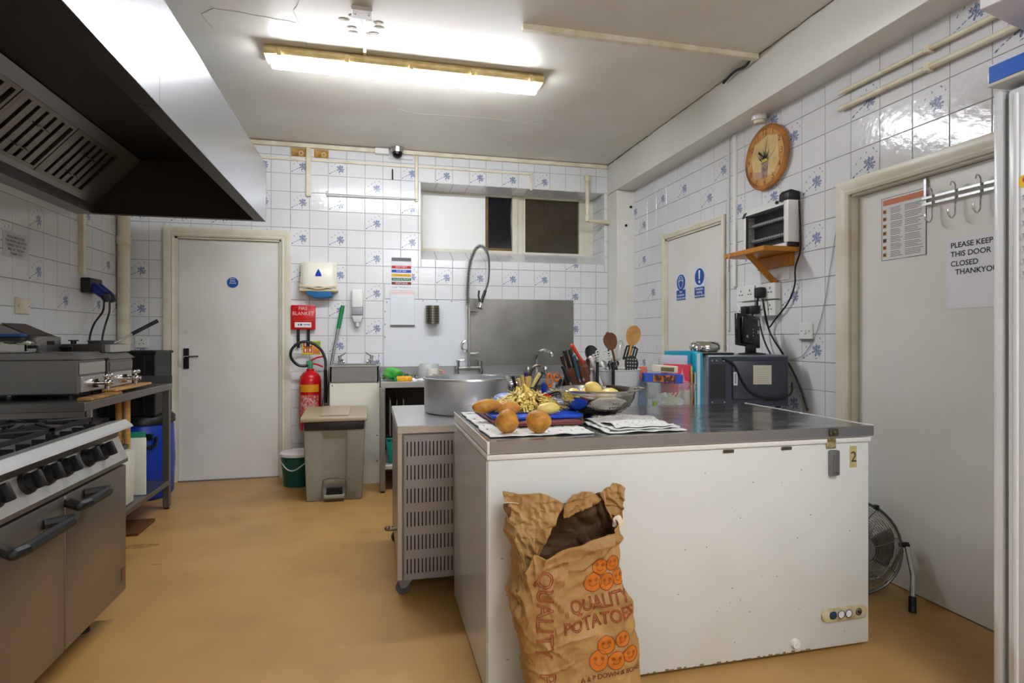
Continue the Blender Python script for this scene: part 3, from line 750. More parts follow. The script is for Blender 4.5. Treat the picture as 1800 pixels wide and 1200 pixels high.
# hand basin
t = thing('hand_basin', (-.137, 4.9, .80), 'small stainless hand basin with two taps on the back wall', 'basin')
g = MB().box(-.325, .05, 4.72, 4.735, .805, .932, .003).box(-.325, -.31, 4.72, YB - .002, .805, .932).box(.035, .05, 4.72, YB - .002, .805, .932).box(-.325, .05, YB - .07, YB - .002, .805, .935).box(-.31, .035, 4.73, YB - .06, .805, .82)
obj('bowl', g, m_steeld, t, smooth=0)
g = MB().box(-.33, .055, 4.712, 4.742, .926, .938, .003).box(-.33, -.30, 4.712, YB, .926, .938, .003).box(.025, .055, 4.712, YB, .926, .938, .003).box(-.33, .055, YB - .09, YB, .926, .938, .003)
obj('rim', g, m_steel, t)
for sx in (-1, 1):
    x = -.137 + sx * .13
    g = MB().cyl((x, YB - .05, .936), (x, YB - .05, .985), .014, .012).tube([(x, YB - .05, .955), (x - sx * .01, YB - .09, .97), (x - sx * .03, YB - .13, .965), (x - sx * .035, YB - .14, .945)], .010, 8, smooth=4)
    tp = obj('tap', g, m_chrome, t)
    obj('lever', MB().cyl((x, YB - .05, .985), (x, YB - .05, 1.005), .016).tube([(x, YB - .05, 1.0), (x - sx * .025, YB - .06, 1.012), (x - sx * .05, YB - .07, 1.03)], .006, 8), m_chrome, tp)
t = thing('boxed_panel', (-.137, 4.74, 0), 'white boxed-in panel below the small hand basin', 'panel')
obj('panel', MB().box(-.325, .055, 4.728, 4.745, .0, .803, .002), mat('panel_offwhite', (226, 225, 212), .4), t)
obj('side_panel', MB().box(.04, .055, 4.745, YB, 0, .803), mat('panel_side', (220, 219, 208), .4), t, smooth=0)
for (x, z) in ((-.305, .78), (.035, .38), (.035, .18)): obj('screw', MB().cyl((x, 4.728, z), (x, 4.724, z), .005, n=8), m_dark, t)

# splash panels
t = thing('splash_panel', (.45, YB - .004, .9), 'white wipe-clean splash panel with screws behind the sink table', 'splash panel')
obj('panel', MB().box(.096, .83, YB - .010, YB - .001, .80, 1.487, .001), mat('white_pvc', (218, 221, 224), .22, bump=.02, bs=3), t)
for (x, z) in [(.12, 1.46), (.105, 1.38), (.105, 1.27), (.105, 1.16), (.25, 1.477), (.43, 1.477), (.55, 1.477), (.68, 1.477)]:
    obj('screw', MB().cyl((x, YB - .010, z), (x, YB - .015, z), .0065, n=8), m_steeld, t)
t = thing('steel_splashback', (1.32, YB - .012, .9), 'dull stainless steel splashback sheet behind the spray tap', 'splashback')
obj('sheet', MB().box(.83, 1.815, YB - .014, YB - .001, .80, 1.502, .001), mat('brushed_splashback', (152, 150, 145), .34, .9, bump=.08, bs=2.5, c2=(122, 119, 112), vs=2.2, vamt=.9), t)
# colour coded chart
t = thing('chopping_board_chart', (.243, YB - .003, 1.55), 'colour-coded chopping board chart on the back wall', 'chart')
obj('sheet', MB().box(.154, .333, YB - .004, YB - .001, 1.566, 1.852), m_paper, t, smooth=0)
obj('header', MB().box(.160, .327, YB - .006, YB - .0035, 1.818, 1.848), mat('chart_grey', (96, 98, 104), .5), t, smooth=0)
rows = [('RAW MEAT', (190, 24, 40), 1.766), ('RAW FISH', (32, 78, 176), 1.731), ('COOKED MEATS', (224, 186, 50), 1.696), ('SALADS & FRUITS', (30, 104, 60), 1.661), ('VEGETABLES', (130, 40, 34), 1.626)]
for i, (tx, c, z) in enumerate(rows):
    obj('colour_bar', MB().box(.160, .327, YB - .006, YB - .0035, z - .012, z + .012), mat('chart_%d' % i, c, .5), t, smooth=0)
    text(tx, .019, face_back(.2435, YB - .0065, z), m_wtext if i != 2 else mat('chart_ochre', (150, 110, 20), .6), t)
text('DAIRY PRODUCTS', .019, face_back(.2435, YB - .0045, 1.591), mat('chart_green', (110, 130, 110), .6), t)
t = thing('clipboard_notice', (.253, YB - .012, 1.26), 'laminated white notice hanging under the colour chart', 'notice')
obj('sheet', MB().box(.150, .355, YB - .020, YB - .012, 1.265, 1.558, .001), mat('laminate', (222, 226, 230), .15), t)
obj('holder_strip', MB().box(.148, .357, YB - .024, YB - .010, 1.252, 1.266, .001), mat('holder_grey', (100, 98, 96), .5), t)
obj('pink_header', MB().box(.156, .349, YB - .0215, YB - .0195, 1.532, 1.554), mat('pale_pink', (232, 200, 196), .5), t, smooth=0)
g = MB()
for k in range(13): g.box(.165, .165 + .165 * random.uniform(.7, 1), YB - .0212, YB - .0198, 1.50 - k * .0165, 1.5015 - k * .0165)
obj('printed_lines', g, mat('faint_print', (196, 200, 206), .6), t, kind='stuff', smooth=0)
# perforated cutlery cup on wall
t = thing('cutlery_cup', (.505, YB - .06, 1.24), 'perforated steel cutlery cup fixed to the white splash panel', 'cutlery holder')
obj('cup', MB().lathe([(0, 1.272), (.054, 1.272), (.058, 1.277), (.058, 1.432), (.054, 1.432), (.054, 1.28), (0, 1.28)], (.505, YB - .072, 0), 28), mat('cup_steel', (128, 122, 104), .28, .95), t)
g = MB()
for i in range(11):
    for j in range(6):
        a = -PI / 2 + (i - 5) * .27; z = 1.295 + j * .022
        c_ = Vector((math.cos(a), math.sin(a), 0)); p = Vector((.505, YB - .072, z)) + c_ * .0583
        g.cyl(p, p + c_ * .0008, .0045, n=6)
obj('perforation', g, m_dark, t, kind='stuff', smooth=0)

# ---- right wall: clock
t = thing('wall_clock', (XR - .02, 3.045, 2.055), 'round rustic brown clock with potted plant picture on the right wall', 'clock')
yc, zc = 3.045, 2.24
MC = Matrix.Translation((XR - .012, yc, zc)) @ Matrix.Rotation(-PI / 2, 4, 'Z') @ Matrix.Rotation(PI / 2, 4, 'X')
obj('clock_disc', MB().lathe([(0, 0), (.188, 0), (.194, .006), (.194, .016), (.188, .022), (0, .022)], n=56).xf(MC), mat('clock_rim', (176, 112, 40), .5, c2=(96, 58, 26), vs=9, vamt=.9, pos=(.45, .7)), t)
def onclock(pts, z0, z1, m, name, **k):
    return obj(name, MB().prism(pts, 'z', z0, z1).xf(MC), m, t, smooth=0, **k)
onclock([(.165 * math.cos(a), .165 * math.sin(a)) for a in [2 * PI * k / 48 for k in range(48)]], .022, .0226, mat('clock_ochre', (206, 158, 86), .55, c2=(186, 124, 50), vs=12, vamt=1), 'clock_face')
onclock([(-.10, -.09), (.075, -.12), (.125, -.05), (.115, .10), (.03, .125), (-.09, .10), (-.125, .02)], .0226, .0230, mat('clock_cream', (216, 190, 134), .6, c2=(200, 170, 110), vs=14, vamt=1), 'clock_picture')
onclock([(-.115, -.065), (.02, -.085), (.03, -.125), (-.10, -.115)], .0230, .0233, mat('clock_mauve', (186, 150, 128), .6), 'clock_picture')
onclock([(-.035, -.03), (.035, -.03), (.022, -.125), (-.02, -.125)], .0233, .0238, mat('pot_purple', (122, 96, 90), .6, c2=(176, 150, 130), vs=25, vamt=1), 'printed_pot')
g = MB()
rr = random.Random(3)
for k in range(34):
    a = PI / 2 + rr.uniform(-1.0, 1.0); L = rr.uniform(.05, .105); w = rr.uniform(.002, .005)
    ca, sa = math.cos(a), math.sin(a); x0 = rr.uniform(-.025, .025)
    g.prism([(x0 - w * sa, -.03 + w * ca), (x0 + L * ca, -.03 + L * sa), (x0 + w * sa, -.03 - w * ca)], 'z', .0238, .0243)
g.xf(MC); obj('printed_leaves', g, mat('clock_leaf', (128, 138, 88), .6, c2=(84, 96, 56), vs=30, vamt=1), t, kind='stuff', smooth=0)
onclock([(-.03, -.028), (.03, -.028), (.026, -.018), (.01, -.008), (-.012, -.01), (-.027, -.018)], .0243, .0247, mat('clock_yellow', (200, 172, 80), .6), 'printed_pot')
m_num = mat('clock_num', (104, 56, 24), .6)
for h in range(1, 13):
    a = PI / 2 - h * PI / 6
    me = textmesh(str(h), .050); me.transform(MC @ Matrix.Translation((.150 * math.cos(a), .150 * math.sin(a), .0232)))
    obj('numeral', MB().mesh(me), m_num, t, smooth=0, recalc=False)
g = MB().prism([(-.004, -.012), (.030, .115), (.004, .0)], 'z', .026, .027).xf(MC)
obj('minute_hand', g, m_black, t, smooth=0)
obj('hour_hand', MB().prism([(.004, -.008), (-.055, .035), (-.045, .048)], 'z', .0275, .0285).xf(MC), m_black, t, smooth=0)

# shelf with fly killer
m_pine = mat('varnished_pine', (190, 124, 30), .35, bump=.05, bs=10, stretch=(1, 5, 1), c2=(160, 92, 18), vs=8)
t = thing('bracket_shelf', (XR - .11, 2.98, 1.48), 'small varnished pine bracket shelf below the clock', 'shelf')
obj('board', MB().box(2.10, XR, 2.79, 3.165, 1.638, 1.666, .003), m_pine, t)
obj('wall_cleat', MB().box(XR - .03, XR, 2.83, 3.12, 1.565, 1.638, .003), m_pine, t)
g = MB().box(-.012, .012, -.018, .018, 0, .275, .003)
p0 = Vector((XR - .008, 2.98, 1.475)); p1 = Vector((2.135, 2.98, 1.645))
g.xf(Matrix.Translation(p0) @ Matrix.Rotation(-math.atan2(p0.x - p1.x, p1.z - p0.z), 4, 'Y')); 
obj('strut', g, m_pine, t)
t = thing('shelf_hook', (2.10, 3.10, 1.58), 'small steel hook hanging at the corner of the pine shelf', 'hook')
obj('hook', MB().tube([(2.094, 3.10, 1.655), (2.088, 3.10, 1.64), (2.09, 3.10, 1.60), (2.09, 3.10, 1.56), (2.094, 3.11, 1.555)], .003, 6), m_steeld, t)
t = thing('fly_killer', (XR - .05, 2.98, 1.666), 'white and black electric fly killer with wire grille on the pine shelf', 'fly killer')
x0, x1 = 2.25, XR - .005
obj('end_panel', MB().box(x0, x1, 2.785, 2.825, 1.690, 1.930, .006, 2), m_white, t)
obj('end_panel', MB().box(x0, x1, 3.165, 3.19, 1.672, 1.90, .004, 2), m_white, t)
obj('top_panel', MB().prism([(x0, 1.905), (x1, 1.905), (x1, 1.96), (x0 + .03, 1.955)], 'y', 2.83, 3.185, .004), m_white, t)
obj('bottom_panel', MB().box(x0, x1, 2.80, 3.185, 1.667, 1.690, .003), m_white, t)
g = MB().prism([(x0 - .004, 1.925), (x1, 1.925), (x1, 1.975), (x0 + .015, 1.985), (x0 - .002, 1.965)], 'y', 2.78, 2.86, .006)
obj('corner_cap', g, m_black, t)
obj('corner_cap', MB().prism([(x0 - .004, 1.895), (x1, 1.895), (x1, 1.95), (x0 + .01, 1.93)], 'y', 3.17, 3.20, .005), m_black, t)
obj('foot', MB().box(x0 + .005, x1, 2.785, 2.84, 1.666, 1.69, .003), m_black, t)
obj('inner_back', MB().box(x1 - .012, x1, 2.825, 3.165, 1.690, 1.905), mat('fly_inner', (60, 62, 64), .35, .4), t, smooth=0)
obj('grille_frame', MB().box(x0 + .002, x0 + .008, 3.15, 3.165, 1.69, 1.905).box(x0 + .002, x0 + .008, 2.825, 3.165, 1.893, 1.905).box(x0 + .002, x0 + .008, 2.825, 3.165, 1.69, 1.70), m_black, t, smooth=0)
for z in (1.745, 1.84): obj('tube_lamp', MB().cyl((x0 + .04, 2.84, z), (x0 + .04, 3.15, z), .011, n=14), mat('tube_grey', (190, 196, 196), .25), t)
g = MB()
for k in range(27): y = 2.835 + k * .012; g.cyl((x0 + .012, y, 1.695), (x0 + .012, y, 1.90), .0011, n=5)
for k in range(4): z = 1.735 + k * .045; g.cyl((x0 + .010, 2.825, z), (x0 + .010, 3.16, z), .0014, n=5)
obj('wire_grille', g, mat('wire', (30, 30, 32), .4, .5), t, kind='stuff')
obj('switch', MB().cyl((x0 + .012, 2.89, 1.93), (x0 + .004, 2.89, 1.932), .010, n=14), m_black, t)
# sockets
def socket_plate(y0, y1, z0, z1, label, gang=2, group=None):
    t = thing('wall_socket', (XR - .02, (y0 + y1) / 2, z0), label, 'socket', group)
    obj('back_box', MB().box(XR - .034, XR, y0, y1, z0, z1, .003), m_white, t)
    obj('face_plate', MB().box(XR - .042, XR - .034, y0 - .001, y1 + .001, z0 - .001, z1 + .001, .003), m_white, t)
    g = MB(); w = (y1 - y0) / gang
    for k in range(gang):
        c = y0 + w * (k + .5)
        for (dy, dz, a, b_) in ((0, .018, .003, .006), (-.012, -.006, .005, .003), (.012, -.006, .005, .003)):
            g.box(XR - .0435, XR - .0415, c + dy - a, c + dy + a, (z0 + z1) / 2 + dz - b_, (z0 + z1) / 2 + dz + b_)
    obj('slot', g, m_dark, t, kind='stuff', smooth=0)
    return t
socket_plate(3.135, 3.31, 1.385, 1.478, 'upper left double wall socket left of the big black plug', 2)
socket_plate(2.945, 3.12, 1.385, 1.478, 'upper right double wall socket holding the black plug', 2)
socket_plate(3.135, 3.31, 1.285, 1.375, 'lower left wall socket behind the small black monitor', 2)
socket_plate(2.945, 3.12, 1.285, 1.375, 'lower right wall socket below the black plug', 2)
t = thing('cooker_switch', (XR - .01, 2.734, 1.144), 'white single switch plate alone on tiles right of the cables', 'switch')
obj('face_plate', MB().box(XR - .012, XR, 2.687, 2.781, 1.147, 1.236, .003), m_white, t)
obj('rocker', MB().box(XR - .018, XR - .011, 2.728, 2.742, 1.176, 1.20, .002), m_white, t)
for dy in (-.03, .03): obj('screw', MB().cyl((XR - .012, 2.734 + dy, 1.192), (XR - .0135, 2.734 + dy, 1.192), .0035, n=8), m_steeld, t)
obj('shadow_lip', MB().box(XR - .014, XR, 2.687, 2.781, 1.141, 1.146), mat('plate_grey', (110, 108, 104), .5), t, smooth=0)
t = thing('blank_plate', (XR - .01, 3.0, 1.52), 'large blank white plate between the pine shelf strut and the sockets', 'plate')
obj('plate', MB().box(XR - .008, XR, 2.87, 3.12, 1.49, 1.60, .002), m_white, t)
def plug(y, z, label, r=.026):
    t = thing('plug', (XR - .08, y, z - .04), label, 'plug')
    obj('plug_body', MB().box(XR - .085, XR - .042, y - r, y + r, z - r, z + r, .010, 3), m_black, t)
    obj('cable_sleeve', MB().tube([(XR - .07, y, z - r * .5), (XR - .075, y + .01, z - r - .02), (XR - .07, y + .015, z - r - .045)], .007, 8, smooth=3), m_black, t)
plug(3.05, 1.425, 'big black plug in the upper right socket of the cluster', .032)
plug(3.19, 1.325, 'left of two black plugs just above the small monitor')
plug(3.10, 1.325, 'right of two black plugs just above the small monitor')
def cable(name, pts, r, label, m=m_black, sm=6):
    return obj(name, MB().tube(pts, r, 8, smooth=sm), m, label=label, cat='cable')
cable('power_cable', [atX(1405, 352, XR - .012), atX(1407, 400, XR - .012), atX(1407, 440, XR - .012), atX(1398, 470, XR - .02), atX(1397, 500, XR - .02), atX(1385, 532, XR - .02), atX(1362, 562, XR - .02), atX(1352, 575, XR - .03), atX(1347, 565, XR - .05), atX(1342, 535, XR - .07)], .0045, 'black cable looping down the tiles from the fly killer to the sockets')
cable('power_cable', [atX(1341, 525, XR - .07), atX(1345, 550, XR - .06), atX(1352, 580, XR - .03), atX(1362, 600, XR - .02), atX(1375, 620, XR - .02), atX(1395, 655, XR - .02), atX(1410, 690, XR - .015), atX(1420, 722, XR - .015)], .0055, 'thick black cable running down behind the microwave to the floor')
cable('power_cable', [atX(1334, 560, XR - .06), atX(1338, 580, XR - .05), atX(1346, 605, XR - .04), atX(1356, 625, XR - .04)], .005, 'black cable hanging just right of the small monitor')
cable('bell_wire', [atX(1474, 330, XR - .008), atX(1470, 400, XR - .006), atX(1458, 480, XR - .006), atX(1450, 530, XR - .006), atX(1440, 570, XR - .006), atX(1428, 600, XR - .006), atX(1410, 625, XR - .006), atX(1390, 632, XR - .01)], .0016, 'thin grey wire looping from the door frame corner to the microwave', mat('wire_grey', (140, 140, 136), .5))

# items on the big right door
t = thing('safety_poster', (XR + .038, 2.173, 1.52), 'laminated safety poster with orange header on the big right door', 'poster')
xd = XR + .0395
obj('sheet', MB().box(xd - .0015, xd, 2.060, 2.288, 1.522, 1.815), mat('poster_white', (216, 216, 214), .3), t, smooth=0)
obj('header', MB().box(xd - .0025, xd - .0012, 2.068, 2.280, 1.780, 1.806), mat('poster_orange', (196, 112, 64), .5), t, smooth=0)
obj('border', MB().tube([(xd - .001, 2.060, 1.522), (xd - .001, 2.288, 1.522), (xd - .001, 2.288, 1.815), (xd - .001, 2.060, 1.815)], .0018, 4, closed=True), mat('poster_border', (60, 60, 62), .5), t, smooth=0)
g = MB(); g2 = MB()
for k in range(7):
    z = 1.752 - k * .034
    obj('pictogram', MB().box(xd - .0025, xd - .0012, 2.262, 2.281, z - .010, z + .008), mat('picto%d' % k, (196, 130, 50) if k != 4 else (110, 96, 90), .5), t, smooth=0)
    g.box(xd - .0035, xd - .0024, 2.268, 2.275, z - .006, z + .004)
    for q in range(4):
        g2.box(xd - .0022, xd - .0012, 2.175 + random.uniform(0, .02), 2.240, z + .010 - q * .0075, z + .0125 - q * .0075)
        g2.box(xd - .0022, xd - .0012, 2.072 + random.uniform(0, .03), 2.165, z + .010 - q * .0075, z + .0125 - q * .0075)
obj('symbol', g, m_text, t, kind='stuff', smooth=0)
obj('printed_lines', g2, mat('print_grey', (110, 110, 112), .6), t, kind='stuff', smooth=0)
t = thing('door_notice', (XR + .038, 1.86, 1.27), 'white paper notice in bold capitals on the big right door', 'notice')
obj('sheet', MB().box(xd - .0012, xd, 1.74, 1.967, 1.277, 1.572), m_paper, t, smooth=0)
for tx, z, off in (('PLEASE KEEP', 1.540, 0), ('THIS DOOR', 1.503, 0), ('CLOSED', 1.463, 0), ('THANKYOU', 1.428, -.02)):
    me = textmesh(tx, .031, align='LEFT', bold=.0006); me.transform(face_right(xd - .0018, 1.948 + off, z))
    obj('lettering', MB().mesh(me), m_text, t, smooth=0, recalc=False)
t = thing('coat_hook_rail', (XR + .02, 1.9, 1.64), 'over-door steel rail with coat hooks at the top of the right door', 'coat rack')
for z in (1.765, 1.738): obj('rail', MB().box(xd - .02, xd - .014, 1.58, 2.065, z - .006, z + .006, .001), m_steel, t)
obj('door_bracket', MB().box(xd - .012, xd - .002, 2.05, 2.063, 1.735, 1.858, .001), m_steel, t)
for y in (2.010, 1.908, 1.805, 1.700):
    g = MB().tube([(xd - .024, y, 1.735), (xd - .026, y, 1.79), (xd - .045, y, 1.80), (xd - .05, y, 1.785)], .0032, 6, smooth=3)
    g.tube([(xd - .024, y, 1.745), (xd - .026, y, 1.70), (xd - .028, y, 1.665), (xd - .045, y, 1.650), (xd - .062, y, 1.665), (xd - .064, y, 1.685)], .0036, 6, smooth=4)
    obj('hook', g, m_chrome, t)

# left wall fittings
t = thing('wall_notice', (XL + .004, 3.68, 1.58), 'small white typed notice on the left wall under the hood', 'notice')
obj('sheet', MB().box(XL, XL + .003, 3.57, 3.805, 1.585, 1.72, .001), mat('notice_paper', (206, 204, 208), .5), t, smooth=0)
for k, tx in enumerate(('PLEASE MAKE SURE', 'THE FRYERS ARE BOTH', 'TURNED OFF AT THE', 'END OF THE DAY', 'THANK YOU')):
    text(tx, .0185, face_left(XL + .0038, 3.685, 1.693 - k * .022), m_text, t, bold=.0003)
t = thing('cable_trunking', (XL, 4.38, 1.9), 'vertical cream trunking down to the black and blue plugs', 'trunking')
obj('trunking', MB().box(XL, XL + .03, 4.375, 4.415, 1.57, 2.1, .002), m_cream, t)
t = thing('industrial_socket', (XL + .06, 4.5, 1.42), 'black outdoor socket box with two blue plugs on the left wall', 'socket')
obj('socket_box', MB().box(XL, XL + .06, 4.40, 4.58, 1.455, 1.555, .008, 2), m_black, t)
for y in (4.45, 4.535):
    c_ = obj('plug', MB().cyl((XL + .05, y, 1.50), (XL + .125, y, 1.44), .034, .028, 16), mat('plug_blue', (24, 40, 120), .35), t)
    obj('plug_cap', MB().cyl((XL + .125, y, 1.44), (XL + .14, y, 1.40), .030, .02, 16), m_black, c_)
cable('power_cable', [(XL + .12, 4.45, 1.40), (XL + .12, 4.43, 1.33), (XL + .10, 4.36, 1.25), (XL + .10, 4.30, 1.17), (XL + .1, 4.28, 1.08)], .0065, 'left of two black cables hanging from the blue plugs')
cable('power_cable', [(XL + .12, 4.535, 1.40), (XL + .12, 4.53, 1.33), (XL + .11, 4.50, 1.25), (XL + .1, 4.48, 1.17), (XL + .1, 4.46, 1.09)], .0065, 'right of two black cables hanging from the blue plugs')
for (y, z, lab) in ((3.74, 1.33, 'yellowed blank plate on the left wall behind the fryers'),):
    t = thing('blank_plate', (XL, y, z), lab, 'plate')
    obj('plate', MB().box(XL, XL + .012, y - .065, y + .065, z - .045, z + .045, .003), m_cream, t)
    for dy in (-.05, .05): obj('screw', MB().cyl((XL + .012, y + dy, z), (XL + .014, y + dy, z), .004, n=8), m_steeld, t)
t = thing('wall_socket', (-1.75, YB, 1.10), 'small white socket on the back wall just left of the door frame', 'socket')
obj('face_plate', MB().box(-1.815, -1.715, YB - .012, YB, 1.075, 1.165, .003), m_white, t)
obj('slot', MB().box(-1.77, -1.764, YB - .0135, YB - .0115, 1.13, 1.142).box(-1.785, -1.776, YB - .0135, YB - .0115, 1.105, 1.11).box(-1.757, -1.748, YB - .0135, YB - .0115, 1.105, 1.11), m_dark, t, kind='stuff', smooth=0)

# ================================================================ EXTRACTOR HOOD
t = thing('extractor_hood', (-1.3, 2.7, 1.96), 'large stainless steel extractor hood hung over the cooking line on the left', 'extractor hood')
hx0, hx1, hy0, hy1, hz0, hz1 = XL + .004, -.72, .35, 4.33, 1.96, 2.355
seam = 2.25
obj('front_panel', MB().box(hx1 - .003, hx1, hy0, seam - .0015, hz0, hz1, .001), m_hood, t)
obj('front_panel', MB().box(hx1 - .003, hx1 - .0005, seam + .0015, hy1, hz0, hz1, .001), m_hood, t)
obj('end_panel', MB().box(hx0, hx1, hy1 - .003, hy1, hz0, hz1, .001), m_hood, t)
obj('end_panel', MB().box(hx0, hx1, hy0, hy0 + .003, hz0, hz1, .001), m_hood, t)
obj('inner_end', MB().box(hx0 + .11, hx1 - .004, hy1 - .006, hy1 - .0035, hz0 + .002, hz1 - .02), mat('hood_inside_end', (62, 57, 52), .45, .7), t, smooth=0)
obj('top_panel', MB().box(hx0, hx1, hy0, hy1, hz1 - .004, hz1), m_hood, t, smooth=0)
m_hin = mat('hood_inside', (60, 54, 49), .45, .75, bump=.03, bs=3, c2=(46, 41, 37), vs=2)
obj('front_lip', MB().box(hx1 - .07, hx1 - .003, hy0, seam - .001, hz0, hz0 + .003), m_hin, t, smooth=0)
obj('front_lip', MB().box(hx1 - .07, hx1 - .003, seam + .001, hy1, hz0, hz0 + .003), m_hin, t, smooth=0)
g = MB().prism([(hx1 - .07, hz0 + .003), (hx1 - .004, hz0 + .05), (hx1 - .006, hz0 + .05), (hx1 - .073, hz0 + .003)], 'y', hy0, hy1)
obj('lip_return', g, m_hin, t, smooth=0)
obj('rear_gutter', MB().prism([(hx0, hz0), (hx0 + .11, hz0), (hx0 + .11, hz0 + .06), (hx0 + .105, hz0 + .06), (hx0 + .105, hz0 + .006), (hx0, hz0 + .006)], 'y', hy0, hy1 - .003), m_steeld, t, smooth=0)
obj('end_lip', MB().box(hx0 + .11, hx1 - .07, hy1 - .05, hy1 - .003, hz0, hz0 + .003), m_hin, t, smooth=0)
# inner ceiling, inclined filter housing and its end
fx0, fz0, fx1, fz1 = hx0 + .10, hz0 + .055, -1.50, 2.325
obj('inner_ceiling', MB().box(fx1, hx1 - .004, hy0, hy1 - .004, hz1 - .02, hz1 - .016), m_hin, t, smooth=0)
for (ya, yb) in ((1.8, 3.1), (.5, 1.79)):
    obj('ceiling_seam', MB().box(fx1, hx1 - .006, ya - .003, ya + .003, hz1 - .024, hz1 - .020), m_hin, t, smooth=0)
def inc(s, y, d=0):      # point on the inclined filter plane: s 0 bottom .. 1 top, d proud of it
    nx, nz = (fz1 - fz0), -(fx1 - fx0); L = math.hypot(nx, nz)
    return (fx0 + (fx1 - fx0) * s + d * nx / L, y, fz0 + (fz1 - fz0) * s + d * nz / L)
def incbox(b, s0, s1, y0, y1, d0, d1):
    P = [b.bm.verts.new(inc(s, y, d)) for s in (s0, s1) for y in (y0, y1) for d in (d0, d1)]
    for f in ((0, 1, 3, 2), (4, 6, 7, 5), (0, 4, 5, 1), (2, 3, 7, 6), (0, 2, 6, 4), (1, 5, 7, 3)): b.bm.faces.new([P[k] for k in f])
    return b
obj('filter_backing', incbox(MB(), -.02, 1.02, hy0, hy1 - .01, -.05, -.045), m_dark, t, smooth=0)
obj('filter_housing', incbox(incbox(incbox(MB(), -.02, .10, hy0, hy1 - .01, -.004, .004), .86, 1.02, hy0, hy1 - .01, -.004, .004), .10, .86, 4.08, hy1 - .01, -.004, .004), m_steeld, t, smooth=0)
m_filt = mat('filter_steel', (136, 130, 122), .36, .85, c2=(104, 94, 82), vs=7)
L_ = .5
for k in range(6):
    y1_ = 4.075 - k * (L_ + .01); y0_ = y1_ - L_
    if y0_ < .5: break
    fl = obj('baffle_filter', incbox(incbox(incbox(incbox(MB(), .10, .15, y0_, y1_, -.01, .010), .81, .86, y0_, y1_, -.01, .010), .15, .81, y0_, y0_ + .02, -.01, .010), .15, .81, y1_ - .02, y1_, -.01, .010), m_filt, t, smooth=0)
    ns_ = 6
    for q in range(ns_):
        ya = y0_ + .028 + (L_ - .05) * q / ns_
        obj('baffle_slat', incbox(MB(), .15, .81, ya, ya + .046, -.002, .006), m_filt, fl, smooth=0)
    for q in (.3, .62):
        c = Vector(inc(q, (y0_ + y1_) / 2, .010))
        a1, a2 = Vector(inc(q, y0_ + .2, .012)), Vector(inc(q, y0_ + .3, .012)); off = Vector(inc(q, y0_, .045)) - Vector(inc(q, y0_, .012))
        obj('filter_handle', MB().tube([a1, a1 + off, a2 + off, a2], .003, 6), m_filt, fl)

# ================================================================ RANGE COOKER
RX, RY0, RY1 = -1.0, 1.76, 2.735
t = thing('range_cooker', (-1.4, 2.25, 0), 'stainless steel six-burner range cooker with two oven doors in the left foreground', 'cooker')
m_oven = mat('oven_door_steel', (150, 144, 136), .36, .82, bump=.02, bs=3, c2=(140, 133, 124), vs=1.5)
m_panel = mat('control_panel_steel', (196, 195, 190), .34, .75, c2=(180, 175, 162), vs=5)
obj('carcass', MB().box(-1.80, RX - .03, RY0 + .004, RY1 - .006, .10, .775, .003), m_oven, t)
for i, (ya, yb) in enumerate(((2.243, RY1), (RY0, 2.237))):
    d_ = obj('oven_door', MB().box(RX - .03, RX, ya, yb, .108, .628, .005, 2), m_oven, t)
    hy = (2.185, 2.425) if i == 0 else (1.82, 2.165)
    hz = .600 if i == 0 else .572
    g = MB()
    pts = [(RX + .0, hy[0] + .07, hz), (RX + .06, hy[0] + .012, hz), (RX + .07, hy[0] + .05, hz), (RX + .07, hy[1] - .05, hz), (RX + .06, hy[1] - .012, hz), (RX, hy[1] - .06, hz)]
    # chunky rounded handle: rectangular section
    for a, c in zip(pts, pts[1:]): g.cyl(a, c, .0165, n=8)
    for p in pts[1:-1]: g.ell(p, (.0165, .0165, .0165), n=8)
    obj('handle', g, mat('handle_black', (24, 23, 23), .5), d_)
m_bage = mat('badge_copper', (120, 80, 50), .5)
obj('badge', MB().box(RX, RX + .002, 2.69, 2.722, .155, .205, .001), m_bage, t)
obj('lower_rail', MB().prism([(RX - .03, .632), (RX + .006, .640), (RX + .006, .655), (RX - .03, .655)], 'y', RY0, RY1), m_oven, t, smooth=0)
# sloping control panel, hob edge
pz0, pz1 = .655, .780
g = MB().prism([(RX + .006, pz0), (RX - .045, pz1), (RX - .10, pz1), (RX - .10, pz0)], 'y', RY0, RY1)
obj('control_panel', g, m_panel, t, smooth=0)
g = MB().prism([(RX + .025, .785), (RX + .02, .793), (RX - .005, .815), (RX - .06, .808), (RX - .08, .790), (RX - .80, .790), (RX - .80, .775), (RX - .05, .775)], 'y', RY0 - .005, RY1 + .005)
obj('hob_top', g, m_steel, t, smooth=0)
kn = Vector((pz1 - pz0, 0, .051)).normalized()
for yk in [2.545, 2.43, 2.27, 2.155, 2.045, 1.885]:
    base = Vector((RX - .017, yk, .714)); base.x = RX + .006 - .051 * (.714 - pz0) / (pz1 - pz0)
    kb = obj('knob', MB().cyl(base, base + kn * .014, .034, .032, 20).cyl(base + kn * .014, base + kn * .030, .028, .026, 20), m_black, t)
    side = Vector((0, 1, 0)); up = kn.cross(side)
    Mx = Matrix.Translation(base + kn * .040) @ Matrix((tuple([*kn, 0]), tuple([*side, 0]), tuple([*up, 0]), (0, 0, 0, 1))).transposed()
    obj('knob_grip', MB().box(-.012, .012, -.009, .009, -.027, .027, .004, 2, M=Mx), m_black, kb)
